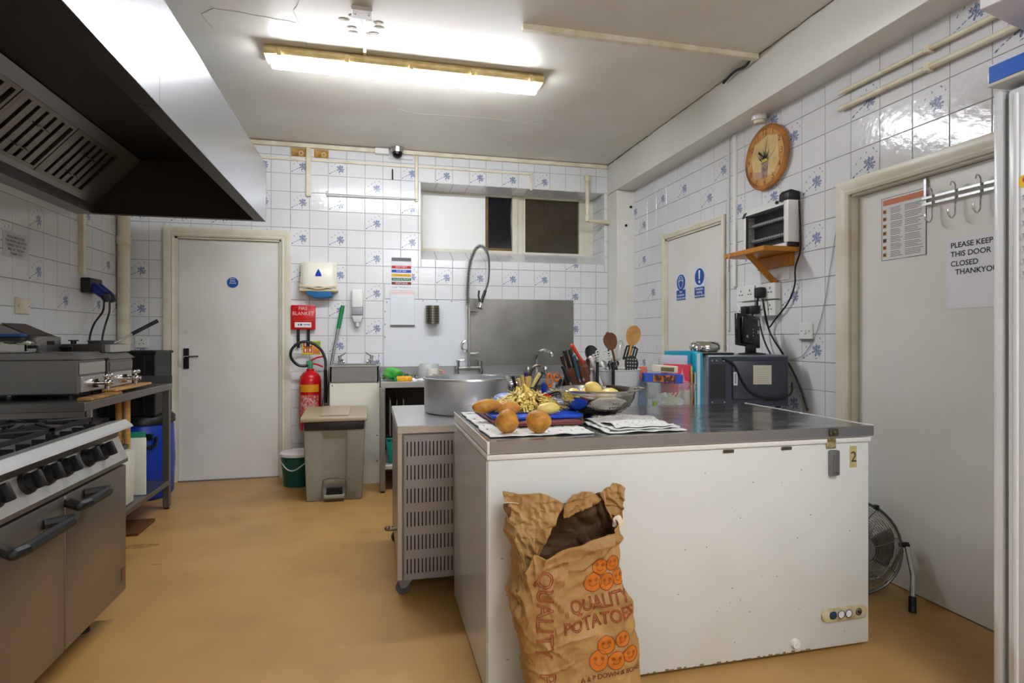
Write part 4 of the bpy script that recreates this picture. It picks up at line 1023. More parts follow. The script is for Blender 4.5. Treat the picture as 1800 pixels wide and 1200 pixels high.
# burners and pan supports
for i in range(3):
    for j in range(2):
        cx, cy = RX - .26 - .30 * j, RY1 - .17 - .32 * i
        gr = obj('pan_support', MB().box(cx - .145, cx + .145, cy - .15, cy - .14, .815, .83).box(cx - .145, cx + .145, cy + .14, cy + .15, .815, .83).box(cx - .145, cx - .135, cy - .15, cy + .15, .815, .83).box(cx + .135, cx + .145, cy - .15, cy + .15, .815, .83), m_iron, t, smooth=0)
        g = MB()
        for k in range(8):
            a = k * PI / 4; c_, s_ = math.cos(a), math.sin(a)
            e = min(.14 / max(abs(c_), 1e-3), .145 / max(abs(s_), 1e-3))
            g.tube([(cx + c_ * .05, cy + s_ * .05, .832), (cx + c_ * e, cy + s_ * e, .826)], .006, 5)
        for (sx, sy) in ((1, 1), (1, -1), (-1, 1), (-1, -1)): g.box(cx + sx * .14 - .006, cx + sx * .14 + .006, cy + sy * .145 - .006, cy + sy * .145 + .006, .79, .82)
        obj('bars', g, m_iron, gr, smooth=0)
        obj('burner', MB().lathe([(0, .79), (.05, .79), (.052, .803), (.04, .808), (.038, .818), (.03, .822), (0, .822)], (cx, cy, 0), 24), m_iron, t)
for k in range(9):
    y = RY1 - .10 - k * .09
    obj('spill_rib', MB().box(RX - .115, RX - .075, y, y + .006, .79, .812), m_iron, t, smooth=0)
for y in (RY1 - .12, RY0 + .12):
    obj('foot', MB().cyl((RX - .11, y, 0), (RX - .11, y, .10), .026, .022, 14), m_black, t)
    obj('foot', MB().cyl((-1.72, y, 0), (-1.72, y, .10), .026, .022, 14), m_black, t)
t = thing('skillet', (-1.36, 2.45, .832), 'black iron frying pan on a back burner of the range', 'pan')
obj('pan_body', MB().lathe([(0, .836), (.10, .836), (.125, .872), (.121, .872), (.098, .840), (0, .840)], (-1.50, 2.47, 0), 32), m_iron, t, smooth=50)
obj('pan_handle', MB().tube([(-1.49, 2.35, .866), (-1.47, 2.28, .88), (-1.44, 2.16, .895)], .008, 8), m_iron, t)

# ================================================================ PREP TABLE BEHIND THE RANGE
TX, TY0, TY1, TZ = -1.33, 3.16, 4.40, .845
m_tab = mat('table_steel', (128, 126, 124), .36, .85, bump=.02, bs=3)
t = thing('prep_table', (-1.6, 3.8, 0), 'stainless steel prep table with undershelf standing beyond the range', 'table')
obj('table_top', MB().box(XL + .01, TX, TY0, TY1, TZ - .042, TZ, .003), m_tab, t)
obj('end_upstand', MB().box(XL + .01, TX + .0, TY1 - .006, TY1, TZ, TZ + .052, .001), m_tab, t)
obj('apron', MB().box(XL + .02, TX - .01, TY0 + .01, TY0 + .02, TZ - .10, TZ - .042), m_oven, t, smooth=0)
obj('undershelf', MB().box(XL + .02, TX, TY0 + .03, TY1 - .03, .165, .195, .002), m_tab, t)
for (x, y) in ((TX - .022, TY0 + .03), (TX - .022, TY1 - .06), (XL + .05, TY0 + .03), (XL + .05, TY1 - .06)):
    l_ = obj('leg', MB().box(x - .02, x + .02, y, y + .04, .012, TZ - .042, .003), m_tab, t)
    obj('foot', MB().cyl((x, y + .02, 0), (x, y + .02, .02), .016, n=12), m_black, l_)
# fryers / griddle units
def fryer(y0, y1, label, zt, tapx):
    t = thing('countertop_boiler', (-1.62, (y0 + y1) / 2, TZ), label, 'fryer')
    x1 = -1.42
    obj('body', MB().box(-1.84, x1, y0, y1, TZ + .03, zt - .03, .004), m_tab, t)
    obj('lid', MB().prism([(-1.84, zt - .03), (x1 + .015, zt - .03), (x1 - .03, zt + .005), (-1.84, zt + .005)], 'y', y0 - .004, y1 + .004, .003), m_tab, t)
    lh = MB().tube([(-1.72, y0 + .02, zt), (-1.72, y0 + .02, zt + .035), (-1.60, y0 + .02, zt + .035), (-1.60, y0 + .02, zt)], .009, 8)
    obj('lid_handle', lh, m_black, t)
    pn = obj('tap_plate', MB().box(x1 - .002, x1 + .010, y0 + .02, y1 - .03, TZ + .035, TZ + .115, .003), m_steel, t)
    yc = (y0 + y1) / 2 + tapx; z = TZ + .075
    g = MB().cyl((x1 + .01, yc, z), (x1 + .035, yc, z), .026, .022, 18).cyl((x1 + .03, yc, z), (x1 + .10, yc, z), .011, n=12)
    g.ell((x1 + .075, yc, z), (.02, .02, .02), n=12).cyl((x1 + .075, yc, z), (x1 + .075, yc, z - .035), .010, n=12)
    tp = obj('drain_tap', g, m_chrome, pn)
    obj('tap_handle', MB().cyl((x1 + .075, yc, z + .01), (x1 + .075, yc, z + .035), .007, n=8).cyl((x1 + .075, yc - .03, z + .037), (x1 + .075, yc + .03, z + .037), .009, n=10).ell((x1 + .075, yc - .03, z + .037), (.013, .013, .013), n=10).ell((x1 + .075, yc + .03, z + .037), (.013, .013, .013), n=10), m_chrome, t)
    obj('front_plate', MB().box(x1, x1 + .006, y0 + .01, y1 - .01, TZ + .125, zt - .045, .002), m_steel if tapx < .01 else m_tab, t)
    for (x, y) in ((-1.80, y0 + .03), (-1.80, y1 - .03), (x1 - .04, y0 + .03), (x1 - .04, y1 - .03)):
        obj('foot', MB().cyl((x, y, TZ), (x, y, TZ + .032), .014, n=10), m_black, t)
fryer(3.30, 3.60, 'near countertop fryer with chrome drain tap on the prep table', 1.075, 0)
fryer(3.64, 3.97, 'far countertop fryer with chrome drain tap on the prep table', 1.065, .01)
m_lidg = mat('griddle_dark', (84, 78, 72), .4, .7)
t = thing('griddle_lid', (-1.6, 4.0, 1.07), 'long flat dark steel lid lying across the far fryer', 'lid')
obj('slab', MB().box(-1.86, -1.47, 3.70, 4.02, 1.071, 1.118, .004), m_lidg, t)
obj('end_block', MB().box(-1.47, -1.44, 3.72, 4.0, 1.071, 1.116, .003), m_steel, t)
obj('knob', MB().cyl((-1.70, 3.9, 1.118), (-1.70, 3.9, 1.135), .014).cyl((-1.70, 3.9, 1.135), (-1.70, 3.9, 1.142), .026), m_black, t)
t = thing('frying_basket_handle', (-1.55, 4.05, 1.12), 'black-handled steel pan resting on the lid and pointing right', 'pan')
pa, pb = Vector((-1.52, 3.98, 1.122)), Vector((-1.33, 4.12, 1.262))
obj('rod', MB().cyl(pa, pa.lerp(pb, .45), .006), m_steel, t)
obj('grip', MB().cyl(pa.lerp(pb, .4), pb, .011, .012, 12), m_black, t)
obj('pan_body', MB().lathe([(0, 0), (.06, 0), (.07, .02), (.066, .02), (.058, .004), (0, .004)], (-1.57, 3.93, 1.119), 24), m_steeld, t)
# toaster-like steel hood behind
t = thing('contact_grill', (-1.75, 3.55, 1.07), 'small steel machine with sloping brown top behind the fryers', 'grill')
M_ = m_tab
g = MB().prism([(-1.865, 1.075), (-1.865, 1.215), (-1.82, 1.225), (-1.70, 1.165), (-1.66, 1.158), (-1.66, 1.075)], 'y', 3.44, 3.675, .004)
g.bm.verts.ensure_lookup_table()
obj('housing', g, M_, t)
obj('brown_top', MB().prism([(-1.822, 1.2275), (-1.822, 1.230), (-1.70, 1.170), (-1.70, 1.1675)], 'y', 3.45, 3.665), mat('brown_crust', (70, 48, 40), .45, .3, c2=(40, 28, 26), vs=20), t, smooth=0)
obj('cut_out', MB().box(-1.661, -1.657, 3.53, 3.60, 1.118, 1.138, .003), m_dark, t)
# tray with brush at the left edge of frame
t = thing('steel_tray', (-1.7, 3.3, 1.08), 'steel tray with yellow and white cloths at the left edge on the near fryer', 'tray')
g = MB().box(-1.86, -1.64, 3.30, 3.425, 1.082, 1.090, .002).box(-1.86, -1.64, 3.30, 3.306, 1.09, 1.12).box(-1.86, -1.64, 3.42, 3.425, 1.09, 1.12).box(-1.646, -1.64, 3.30, 3.425, 1.09, 1.12)
obj('tray_body', g, m_steel, t, smooth=0)
def cloth(b, x0, x1, y0, y1, z, amp, seed, nu=24, nv=24, f=18):
    def fn(u, v):
        x = x0 + (x1 - x0) * u; y = y0 + (y1 - y0) * v
        w = noise.noise(Vector((x * f, y * f, seed))) * amp + abs(noise.noise(Vector((x * f * 2, y * f * 2, seed + 9)))) * amp
        ex = noise.noise(Vector((u * 4, v * 4, seed + 3))) * .012
        return (x + ex, y + ex, z + max(0, w))
    return b.grid(fn, nu, nv)
g = cloth(MB(), -1.84, -1.655, 3.31, 3.415, 1.115, .03, 2); obj('yellow_cloth', g, mat('yellow_cloth', (206, 210, 150), .9, c2=(230, 230, 220), vs=8, vamt=1), t, smooth=60)
t = thing('scrubbing_brush', (-1.70, 3.46, 1.14), 'blue and black scrubbing brush lying on the tray of cloths', 'brush')
obj('brush_back', MB().box(-1.79, -1.68, 3.34, 3.40, 1.158, 1.175, .006, 2), mat('navy_plastic', (30, 70, 120), .4), t)
obj('bristles', MB().box(-1.785, -1.685, 3.345, 3.395, 1.14, 1.158, .003), m_black, t)
# chopping boards on the table edge
t = thing('chopping_board', (-1.4, 3.5, TZ), 'worn wooden board sticking out under the near fryer on the prep table', 'chopping board')
obj('board', MB().box(-1.40, -1.335, 3.24, 3.60, TZ + .001, TZ + .016, .003), mat('old_board', (176, 130, 70), .6, bump=.3, bs=30, c2=(120, 80, 36), vs=12, vamt=1), t)
t = thing('chopping_board', (-1.4, 3.8, TZ), 'pale wooden board lying in front of the far fryer on the prep table', 'chopping board')
obj('board', MB().box(-1.42, -1.35, 3.56, 4.08, 0, .014, .003).xf(Matrix.Translation((0, 0, TZ + .017))), m_wood, t)
# blue drum and black crate beyond the table
t = thing('blue_drum', (-1.62, 4.75, 0), 'tall blue plastic drum with black lid and side handle beyond the prep table', 'drum')
cx, cy = -1.625, 4.74
obj('drum_body', MB().lathe([(0, .0), (.17, .0), (.195, .03), (.205, .28), (.195, .52), (.185, .54), (0, .54)], (cx, cy, 0), 40), m_blue, t, smooth=50)
obj('drum_lid', MB().lathe([(0, .60), (.19, .60), (.205, .585), (.205, .54), (.19, .54)], (cx, cy, 0), 40), m_black, t, smooth=50)
hp = Vector((cx + .09, cy - .19, .43))
obj('drum_handle', MB().tube([hp + Vector((-.05, .02, .02)), hp + Vector((-.055, -.02, -.03)), hp + Vector((0, -.035, -.045)), hp + Vector((.05, -.01, -.03)), hp + Vector((.05, .03, .02))], .012, 8, smooth=3).box(hp.x - .035, hp.x + .035, hp.y - .012, hp.y + .02, hp.z + .01, hp.z + .05, .004), m_black, t)
t = thing('black_crate', (-1.66, 4.72, .60), 'black plastic crate stacked on the blue drum by the back wall', 'crate')
g = MB().box(-1.85, -1.49, 4.56, 4.575, .602, 1.05, .004).box(-1.85, -1.49, 4.90, 4.915, .602, 1.05, .004).box(-1.505, -1.49, 4.575, 4.90, .602, 1.05, .004).box(-1.85, -1.835, 4.575, 4.9, .602, 1.05, .004).box(-1.84, -1.50, 4.57, 4.9, .602, .615)
obj('crate_body', g, m_black, t)
obj('rim', MB().box(-1.86, -1.48, 4.55, 4.572, 1.04, 1.06, .004).box(-1.86, -1.48, 4.903, 4.925, 1.04, 1.06, .004).box(-1.502, -1.48, 4.572, 4.903, 1.04, 1.06, .004), m_black, t)
for x in (-1.78, -1.67, -1.56): obj('rib', MB().box(x - .008, x + .008, 4.552, 4.562, .62, 1.03, .002), m_black, t)
# things on the undershelf
t = thing('storage_tub', (-1.45, 3.6, .196), 'frosted white storage tub with dark blue lid on the undershelf', 'tub')
m_fr = mat('frosted_white', (214, 216, 200), .4, bump=.05, bs=30)
g = MB().prism([(3.46, .197), (3.83, .197), (3.86, .50), (3.42, .50)], 'x', -1.68, -1.36, .01)
obj('tub_body', g, m_fr, t)
obj('tub_lid', MB().box(-1.69, -1.40, 3.40, 3.87, .50, .53, .008, 2), mat('navy_lid', (26, 30, 44), .35), t)
def board_up(y, h, c, label, x0=-1.70, x1=-1.345):
    t = thing('chopping_board', ((x0 + x1) / 2, y, .196), label, 'chopping board')
    obj('board', MB().box(x0, x1, y, y + .014, .197, h, .004, 2), mat('board_%d' % int(y * 1000), c, .45), t)
board_up(3.965, .545, (222, 226, 216), 'thick white plastic chopping board standing behind the storage tub')
board_up(4.005, .575, (10, 130, 96), 'green plastic chopping board standing on the undershelf', x1=-1.362)
board_up(4.045, .595, (206, 180, 40), 'yellow plastic chopping board edge behind the green board', x1=-1.46)
board_up(4.085, .605, (196, 60, 30), 'red plastic chopping board edge behind the yellow board', x1=-1.48)
for k, x in enumerate((-1.465, -1.425)):
    t = thing('wooden_pole', (x, 3.5, .196), ('left' if k == 0 else 'right') + ' of two stout wooden sticks standing under the table top', 'stick')
    obj('shaft', MB().cyl((x, 3.92, .197), (x, 3.90, .79), .015, .020, 12), m_wood, t)
t = thing('chopping_board', (-1.45, 3.9, 0), 'dark wooden board on the floor beneath the undershelf', 'chopping board')
obj('board', MB().box(-1.62, -1.33, 3.80, 4.08, .001, .02, .003), mat('dark_board', (96, 60, 24), .6), t)

# ================================================================ SINK TABLE ALONG THE BACK WALL
SZ = .825
t = thing('sink_table', (1.1, 4.75, 0), 'long stainless steel sink table along the back wall below the window', 'sink unit')
obj('table_top', MB().box(.06, .80, 4.42, YB - .012, SZ - .045, SZ, .003).box(.80, 2.15, 4.42, 4.50, SZ - .045, SZ, .003).box(.80, 2.15, 4.98, YB - .012, SZ - .045, SZ, .003).box(1.55, 2.15, 4.50, 4.98, SZ - .045, SZ, .003), m_steel, t)
obj('upstand', MB().box(.06, 2.15, YB - .028, YB - .014, SZ, .905, .002), m_steeld, t)
obj('sink_bowl', MB().box(.80, 1.55, 4.5, 4.505, .55, SZ - .004).box(.80, 1.55, 4.975, 4.98, .55, SZ - .004).box(.80, .805, 4.5, 4.98, .55, SZ - .004).box(1.545, 1.55, 4.5, 4.98, .55, SZ - .004).box(.80, 1.55, 4.5, 4.98, .545, .55), m_steeld, t, smooth=0)
obj('undershelf', MB().box(.07, 2.1, 4.46, YB - .05, .165, .195, .002), mat('shelf_pale', (196, 194, 188), .4, .3), t)
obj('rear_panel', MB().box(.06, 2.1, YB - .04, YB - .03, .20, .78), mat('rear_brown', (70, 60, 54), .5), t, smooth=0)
for x in (.072, 1.1, 2.1):
    for y in (4.44, 5.03):
        l_ = obj('leg', MB().box(x - .02, x + .02, y - .02, y + .02, .012, SZ - .045, .003), m_steeld, t)
        obj('foot', MB().cyl((x, y, 0), (x, y, .02), .016, n=12), m_black, l_)
# pre-rinse spray tap
t = thing('spray_tap', (.82, 5.02, SZ), 'tall chrome pre-rinse spray tap with spring hose at the sink', 'tap')
ty = 5.03
bx = .82
obj('tap_bridge', MB().cyl((bx - .095, ty, .895), (bx + .105, ty, .895), .012), m_chrome, t)
for sx in (-.095, .105):
    g = MB().tube([(bx + sx, ty + .0, .83), (bx + sx * 1.08, ty - .0, .87), (bx + sx, ty, .90), (bx + sx, ty, .945)], .014, 10, smooth=3)
    vb = obj('valve', g, m_chrome, t)
    obj('valve_handle', MB().cyl((bx + sx, ty, .945), (bx + sx, ty, .96), .018).tube([(bx + sx, ty, .957), (bx + sx * .45, ty - .01, .962)], .006, 8), m_chrome, vb)
obj('riser', MB().cyl((bx, ty, .895), (bx, ty, 1.43), .015, n=14).cyl((bx, ty, .96), (bx, ty, 1.0), .019, n=14).cyl((bx, ty, 1.36), (bx, ty, 1.40), .018, n=14), m_chrome, t)
obj('swing_arm', MB().tube([(bx, ty, 1.02), (bx + .05, ty - .02, 1.02), (bx + .09, ty - .04, 1.025), (bx + .09, ty - .04, 1.06)], .009, 8).tube([(bx, ty, 1.04), (bx - .055, ty, 1.05), (bx - .06, ty, 1.10), (bx - .03, ty, 1.13)], .012, 8, smooth=3), m_chrome, t)
path = [Vector(p) for p in ((bx - .01, ty, 1.43), (bx - .01, ty, 1.60), (bx + .005, ty - .01, 1.78), (bx + .04, ty - .03, 1.90), (bx + .085, ty - .05, 1.952), (bx + .13, ty - .07, 1.93), (bx + .155, ty - .09, 1.86), (bx + .16, ty - .1, 1.76), (bx + .15, ty - .11, 1.64), (bx + .125, ty - .11, 1.56))]
def cr(pts, s):
    out = []; N = len(pts)
    for i in range(N - 1):
        a, b_, c, d = pts[max(i - 1, 0)], pts[i], pts[i + 1], pts[min(i + 2, N - 1)]
        for k in range(s):
            q = k / s; out.append(.5 * ((2 * b_) + (c - a) * q + (2 * a - 5 * b_ + 4 * c - d) * q * q + (3 * b_ - a - 3 * c + d) * q ** 3))
    return out + [pts[-1]]
pp = cr(path, 10)
obj('hose', MB().tube(pp, .0085, 8), mat('hose_grey', (96, 96, 98), .3, .7), t)
coil = []; L = [0]
for a, c in zip(pp, pp[1:]): L.append(L[-1] + (c - a).length)
NT = 44; Lc = L[-1] * .66
for k in range(NT * 10 + 1):
    s_ = Lc * k / (NT * 10); i = max(j for j in range(len(L)) if L[j] <= s_ + 1e-9); i = min(i, len(pp) - 2)
    p = pp[i].lerp(pp[i + 1], (s_ - L[i]) / max(1e-6, L[i + 1] - L[i])); tg = (pp[i + 1] - pp[i]).normalized()
    n1 = Vector((0, 1, 0)); n1 = (n1 - tg * n1.dot(tg)).normalized(); n2 = tg.cross(n1); a = 2 * PI * k / 10
    coil.append(p + (n1 * math.cos(a) + n2 * math.sin(a)) * .0165)
obj('spring', MB().tube(coil, .0034, 5), mat('spring_steel', (200, 200, 196), .3, .8), t)
g = MB().tube([pp[-1], pp[-1] + Vector((-.02, -.01, -.05)), pp[-1] + Vector((-.045, -.02, -.13))], .014, 10).tube([pp[-1] + Vector((-.055, 0, .0)), pp[-1] + Vector((-.06, 0, -.05)), pp[-1] + Vector((-.05, -.01, -.10))], .008, 8)
obj('spray_gun', g, m_black, t)
obj('spray_head', MB().cyl(pp[-1] + Vector((-.04, -.02, -.11)), pp[-1] + Vector((-.055, -.03, -.155)), .020, .026, 16), m_chrome, t)
obj('wall_bracket', MB().tube([(bx, ty, 1.38), (bx + .05, ty - .03, 1.385), (bx + .075, ty - .07, 1.38)], .006, 6).cyl((bx, ty, 1.38), (bx, YB - .014, 1.38), .007, n=8), m_chrome, t)
# swan neck tap further right
t = thing('swan_neck_tap', (1.47, 4.95, SZ), 'chrome swan-neck tap over the sink behind the scissors', 'tap')
obj('spout', MB().tube([(1.42, 4.98, SZ), (1.42, 4.98, .96), (1.435, 4.95, 1.025), (1.475, 4.88, 1.045), (1.51, 4.83, 1.02), (1.515, 4.82, .99)], .013, 10, smooth=4), m_chrome, t)
obj('tap_base', MB().cyl((1.42, 4.98, SZ), (1.42, 4.98, SZ + .05), .022, .018), m_chrome, t)
for sx in (-.08, .08): obj('tap_handle', MB().cyl((1.42 + sx, 4.98, SZ), (1.42 + sx, 4.98, SZ + .05), .014).cyl((1.42 + sx, 4.98, SZ + .05), (1.42 + sx, 4.98, SZ + .07), .022, .018), m_chrome, t)
# green net bag, sponge packet, tub, mug on the drainer
t = thing('salad_bag', (.17, 4.6, SZ), 'open green packet of salad leaves at the left end of the sink table', 'packet')
g = MB().ell((.15, 4.56, SZ + .054), (.08, .06, .045), n=20, amp=.25, seed=3); obj('bag', g, mat('green_film', (30, 150, 50), .25, bump=.5, bs=30, c2=(120, 190, 90), vs=20), t)
g = MB(); rr = random.Random(8)
for k in range(150):
    a = rr.uniform(0, 2 * PI); r = rr.uniform(0, 1) ** .5; p = Vector((.20 + .135 * r * math.cos(a), 4.68 + .08 * r * math.sin(a), SZ + .006 + rr.uniform(0, .055) * (1 - r * .6)))
    q = Vector((rr.uniform(-1, 1), rr.uniform(-1, 1), rr.uniform(-.5, .8))).normalized() * .02
    o_ = q.orthogonal().normalized() * .007
    vs = [g.bm.verts.new(p - q), g.bm.verts.new(p + o_), g.bm.verts.new(p + q), g.bm.verts.new(p - o_ + Vector((0, 0, .003)))]
    g.bm.faces.new(vs)
obj('leaves', g, mat('salad_leaf', (84, 116, 50), .6, c2=(50, 66, 34), vs=40, vamt=1), t, kind='stuff', smooth=0)
t = thing('sponge_packet', (.26, 4.47, SZ), 'small yellow and green sponge packet on the table edge', 'packet')
obj('packet', MB().box(.175, .29, 4.44, 4.50, SZ, SZ + .038, .008, 2), mat('packet_yellow', (236, 186, 40), .4, c2=(230, 150, 40), vs=30, vamt=1), t)
obj('green_end', MB().box(.155, .180, 4.438, 4.502, SZ, SZ + .03, .006, 2), m_green, t)
t = thing('paper_napkin', (.36, 4.5, SZ), 'crumpled white napkin with a knife on the sink table', 'napkin')
obj('napkin', cloth(MB(), .30, .43, 4.44, 4.58, SZ + .002, .016, 6), m_paper, t, smooth=60)
t = thing('table_knife', (.36, 4.47, SZ), 'steel table knife lying on the white napkin', 'knife')
obj('blade', MB().tube([(.32, 4.43, SZ + .022), (.42, 4.50, SZ + .026)], .004, 6), m_chrome, t)
t = thing('upturned_tub', (.42, 4.70, SZ), 'frosted clear plastic tub upturned behind the white mug', 'tub')
obj('tub_body', MB().lathe([(.095, SZ), (.098, SZ + .008), (.078, SZ + .115), (.07, SZ + .122), (0, SZ + .122)], (.445, 4.72, 0), 32), mat('frosted_clear', (196, 200, 196), .35, trans=.25), t, smooth=50)
t = thing('mug', (.47, 4.5, SZ), 'white mug with small black print and orange handle edge', 'mug')
obj('mug_body', MB().lathe([(0, SZ + .002), (.038, SZ + .002), (.043, SZ + .01), (.045, SZ + .09), (.041, SZ + .09), (.039, SZ + .012), (0, SZ + .01)], (.455, 4.50, 0), 28), mat('mug_white', (232, 230, 222), .15), t, smooth=50)
obj('handle', MB().tube([(.498, 4.50, SZ + .075), (.52, 4.50, SZ + .075), (.535, 4.50, SZ + .05), (.52, 4.50, SZ + .022), (.497, 4.50, SZ + .02)], .006, 8, smooth=4), mat('mug_handle', (214, 140, 110), .3), t)
text('OK', .03, face_back(.465, 4.4545, SZ + .04), m_text, t)
# under the sink
t = thing('mesh_basket', (.20, 4.62, .196), 'teal plastic basket on the shelf under the sink table', 'basket')
m_teal = mat('teal_plastic', (16, 134, 124), .4)
g = MB().prism([(.12, .20), (.34, .20), (.36, .34), (.10, .34)], 'y', 4.52, 4.8, .006); obj('basket_body', g, m_teal, t)
g = MB()
for k in range(9): g.box(.105 + k * .03, .110 + k * .03, 4.515, 4.525, .34, .385)
g.box(.098, .362, 4.512, 4.526, .380, .39, .002); obj('basket_rim', g, m_teal, t, smooth=0)
t = thing('stacked_trays', (.2, 4.9, .196), 'upright steel trays on the shelf behind the teal basket', 'tray')
for k in range(3): obj('tray_panel', MB().box(.13 + k * .05, .138 + k * .05, 4.60, 5.0, .39, .67, .002), m_steel if k != 1 else m_steeld, t)

# ================================================================ REFRIGERATED COUNTER ON CASTORS
CX0, CX1, CY0, CY1, CZ = .105, 2.17, 2.60, 3.40, .765
t = thing('refrigerated_counter', (1.1, 3.0, 0), 'stainless steel refrigerated counter on castors behind the chest freezer', 'counter')
obj('worktop', MB().box(CX0, CX1, CY0, CY1, CZ - .035, CZ, .003), m_steel, t)
obj('carcass', MB().box(CX0 + .006, CX1, CY0 + .012, CY1, .10, CZ - .035), m_steeld, t, smooth=0)
obj('corner_post', MB().box(CX0, CX0 + .024, CY0, CY0 + .03, .085, CZ - .035, .003), m_steel, t)
g = MB()
px0, px1, nsl = CX0 + .030, .62, 24
m_vent = mat('vent_panel_steel', (158, 158, 162), .4, .65, c2=(144, 144, 148), vs=3)
# punched panel: built from bars between slots
rows_ = [(.630 - k * .1035, .695 - k * .1035) for k in range(6)]
sp = .0165
zc_ = .085
prev = .085
for (za, zb) in sorted(rows_):
    g.box(px0, px1, CY0 + .001, CY0 + .004, prev, za)
    x = px0
    while x < px1:
        g.box(x, min(x + sp - .005, px1), CY0 + .001, CY0 + .004, za, zb); x += sp
    prev = zb
g.box(px0, px1, CY0 + .001, CY0 + .004, prev, CZ - .04)
obj('louvred_panel', g, m_vent, t, smooth=0)
obj('panel_void', MB().box(px0, px1, CY0 + .010, CY0 + .011, .09, CZ - .04), m_dark, t, smooth=0)
for (x, y) in ((CX0 + .03, CY0 + .06), (CX0 + .03, CY1 - .06), (CX1 - .06, CY0 + .06)):
    c_ = obj('castor', MB().tube([(x + .026 * math.cos(a), y - .0, .034 + .026 * math.sin(a)) for a in [2 * PI * k / 20 for k in range(20)]], .0085, 8, closed=True).cyl((x, y - .008, .034), (x, y + .008, .034), .018, n=16), mat('castor_grey', (84, 84, 86), .5), t)
    obj('castor_fork', MB().prism([(x - .012, .034), (x + .012, .034), (x + .055, .09), (x - .03, .09)], 'y', y + .012, y + .016).prism([(x - .012, .034), (x + .012, .034), (x + .055, .09), (x - .03, .09)], 'y', y - .016, y - .012), m_steeld, c_)
obj('drain_valve', MB().cyl((CX0 + .006, 2.68, .29), (CX0 - .035, 2.68, .29), .008).ell((CX0 - .04, 2.68, .295), (.014, .01, .012), n=10), mat('dull_brass', (120, 112, 90), .4, .8), t)

# big pot
t = thing('stock_pot', (.50, 3.02, CZ), 'wide shallow aluminium stock pot on the left end of the counter', 'pot')
pr_, ph_ = .222, .178
m_alu = mat('aluminium', (208, 210, 214), .36, .82, bump=.01, bs=3)
pcx, pcy = .485, 3.05
obj('pot_body', MB().lathe([(0, CZ), (pr_ - .012, CZ), (pr_, CZ + .012), (pr_, CZ + ph_), (pr_ - .005, CZ + ph_), (pr_ - .006, CZ + .014), (0, CZ + .006)], (pcx, pcy, 0), 64), m_alu, t, smooth=50)
obj('rim', MB().lathe([(pr_ - .006, CZ + ph_ - .002), (pr_ - .002, CZ + ph_ + .006), (pr_ + .006, CZ + ph_ + .004), (pr_ + .008, CZ + ph_ - .004), (pr_, CZ + ph_ - .006)], (pcx, pcy, 0), 64), m_steel, t, smooth=50)
for s in (-1, 1):
    obj('handle', MB().tube([(pcx - .06, pcy + s * pr_, CZ + ph_ - .04), (pcx - .05, pcy + s * (pr_ + .035), CZ + ph_ - .03), (pcx + .05, pcy + s * (pr_ + .035), CZ + ph_ - .03), (pcx + .06, pcy + s * pr_, CZ + ph_ - .04)], .007, 8) if s > 0 else MB().tube([(pcx + pr_ * .98, pcy - .05, CZ + ph_ - .04), (pcx + pr_ + .04, pcy - .045, CZ + ph_ - .03), (pcx + pr_ + .04, pcy + .045, CZ + ph_ - .03), (pcx + pr_ * .98, pcy + .05, CZ + ph_ - .04)], .007, 8), m_steel, t)

# ================================================================ CHEST FREEZER
FX0, FX1, FY0, FY1, FZ = .355, 1.815, 1.81, 2.565, .826
t = thing('chest_freezer', (1.085, 2.19, 0), 'white chest freezer with stainless steel lid and taped number two in the foreground', 'freezer')
obj('cabinet', MB().box(FX0, FX1, FY0, FY1, .012, .766, .006, 2), m_freezer, t)
obj('side_sheet', MB().box(FX0 - .003, FX0 - .0005, FY0 + .004, FY1, .02, .764), m_fside, t, smooth=0)
obj('trim_strip', MB().box(FX0 - .004, FX1 + .004, FY0 - .006, FY1 + .003, .766, .784, .004, 2), m_white, t)
obj('lid', MB().box(FX0 - .002, FX1 + .010, FY0 - .010, FY1 + .01, .787, FZ - .001, .003), m_white, t)
def lidf(u, v):
    x = FX0 - .001 + (FX1 - FX0 + .010) * u; y = FY0 - .010 + (FY1 - FY0 + .02) * v
    e = min(u, 1 - u, v, 1 - v); w = min(1, e * 8)
    return (x, y, FZ + w * (.0012 * noise.noise(Vector((x * 2.2, y * 7, 1)))))
obj('lid_skin', MB().grid(lidf, 60, 40), m_lid, t, smooth=180)
obj('lid_front', MB().box(FX0 + .004, FX1 + .0095, FY0 - .0118, FY0 - .0100, .790, FZ + .0005), m_steeld, t, smooth=0)
obj('lid_corner_trim', MB().box(FX0 - .004, FX0 + .004, FY0 - .013, FY0 - .009, .786, FZ + .001, .001).box(FX0 - .005, FX0 - .002, FY0 - .012, FY1, FZ - .006, FZ + .001), m_white, t, smooth=0)
obj('lid_side_trim', MB().box(FX1 + .0095, FX1 + .0125, FY0 - .010, FY1 + .01, FZ - .010, FZ + .002), m_white, t, smooth=0)
m_ag = mat('aged_metal', (110, 104, 86), .4, .8, c2=(70, 64, 44), vs=50, bump=.3, bs=80)
obj('hasp', MB().box(1.625, 1.662, FY0 - .022, FY0 - .012, .795, .822, .004).cyl((1.643, FY0 - .012, .806), (1.643, FY0 - .030, .806), .009), m_ag, t)
obj('hasp_plate', MB().box(1.622, 1.664, FY0 - .006, FY0, .748, .784, .002), mat('lock_residue', (170, 160, 110), .7, c2=(120, 112, 70), vs=60, vamt=1), t)
obj('padlock', MB().box(1.632, 1.668, FY0 - .020, FY0 - .002, .650, .742, .004, 2).box(1.638, 1.662, FY0 - .024, FY0 - .018, .662, .728, .003), mat('lock_grey', (130, 132, 134), .35, .7), t)
obj('tape', MB().box(1.728, 1.758, FY0 - .0012, FY0, .672, .752), mat('masking_tape', (186, 172, 116), .8), t, smooth=0)
text('2', .055, face_back(1.744, FY0 - .002, .710), m_text, t, name='number')
g = MB()
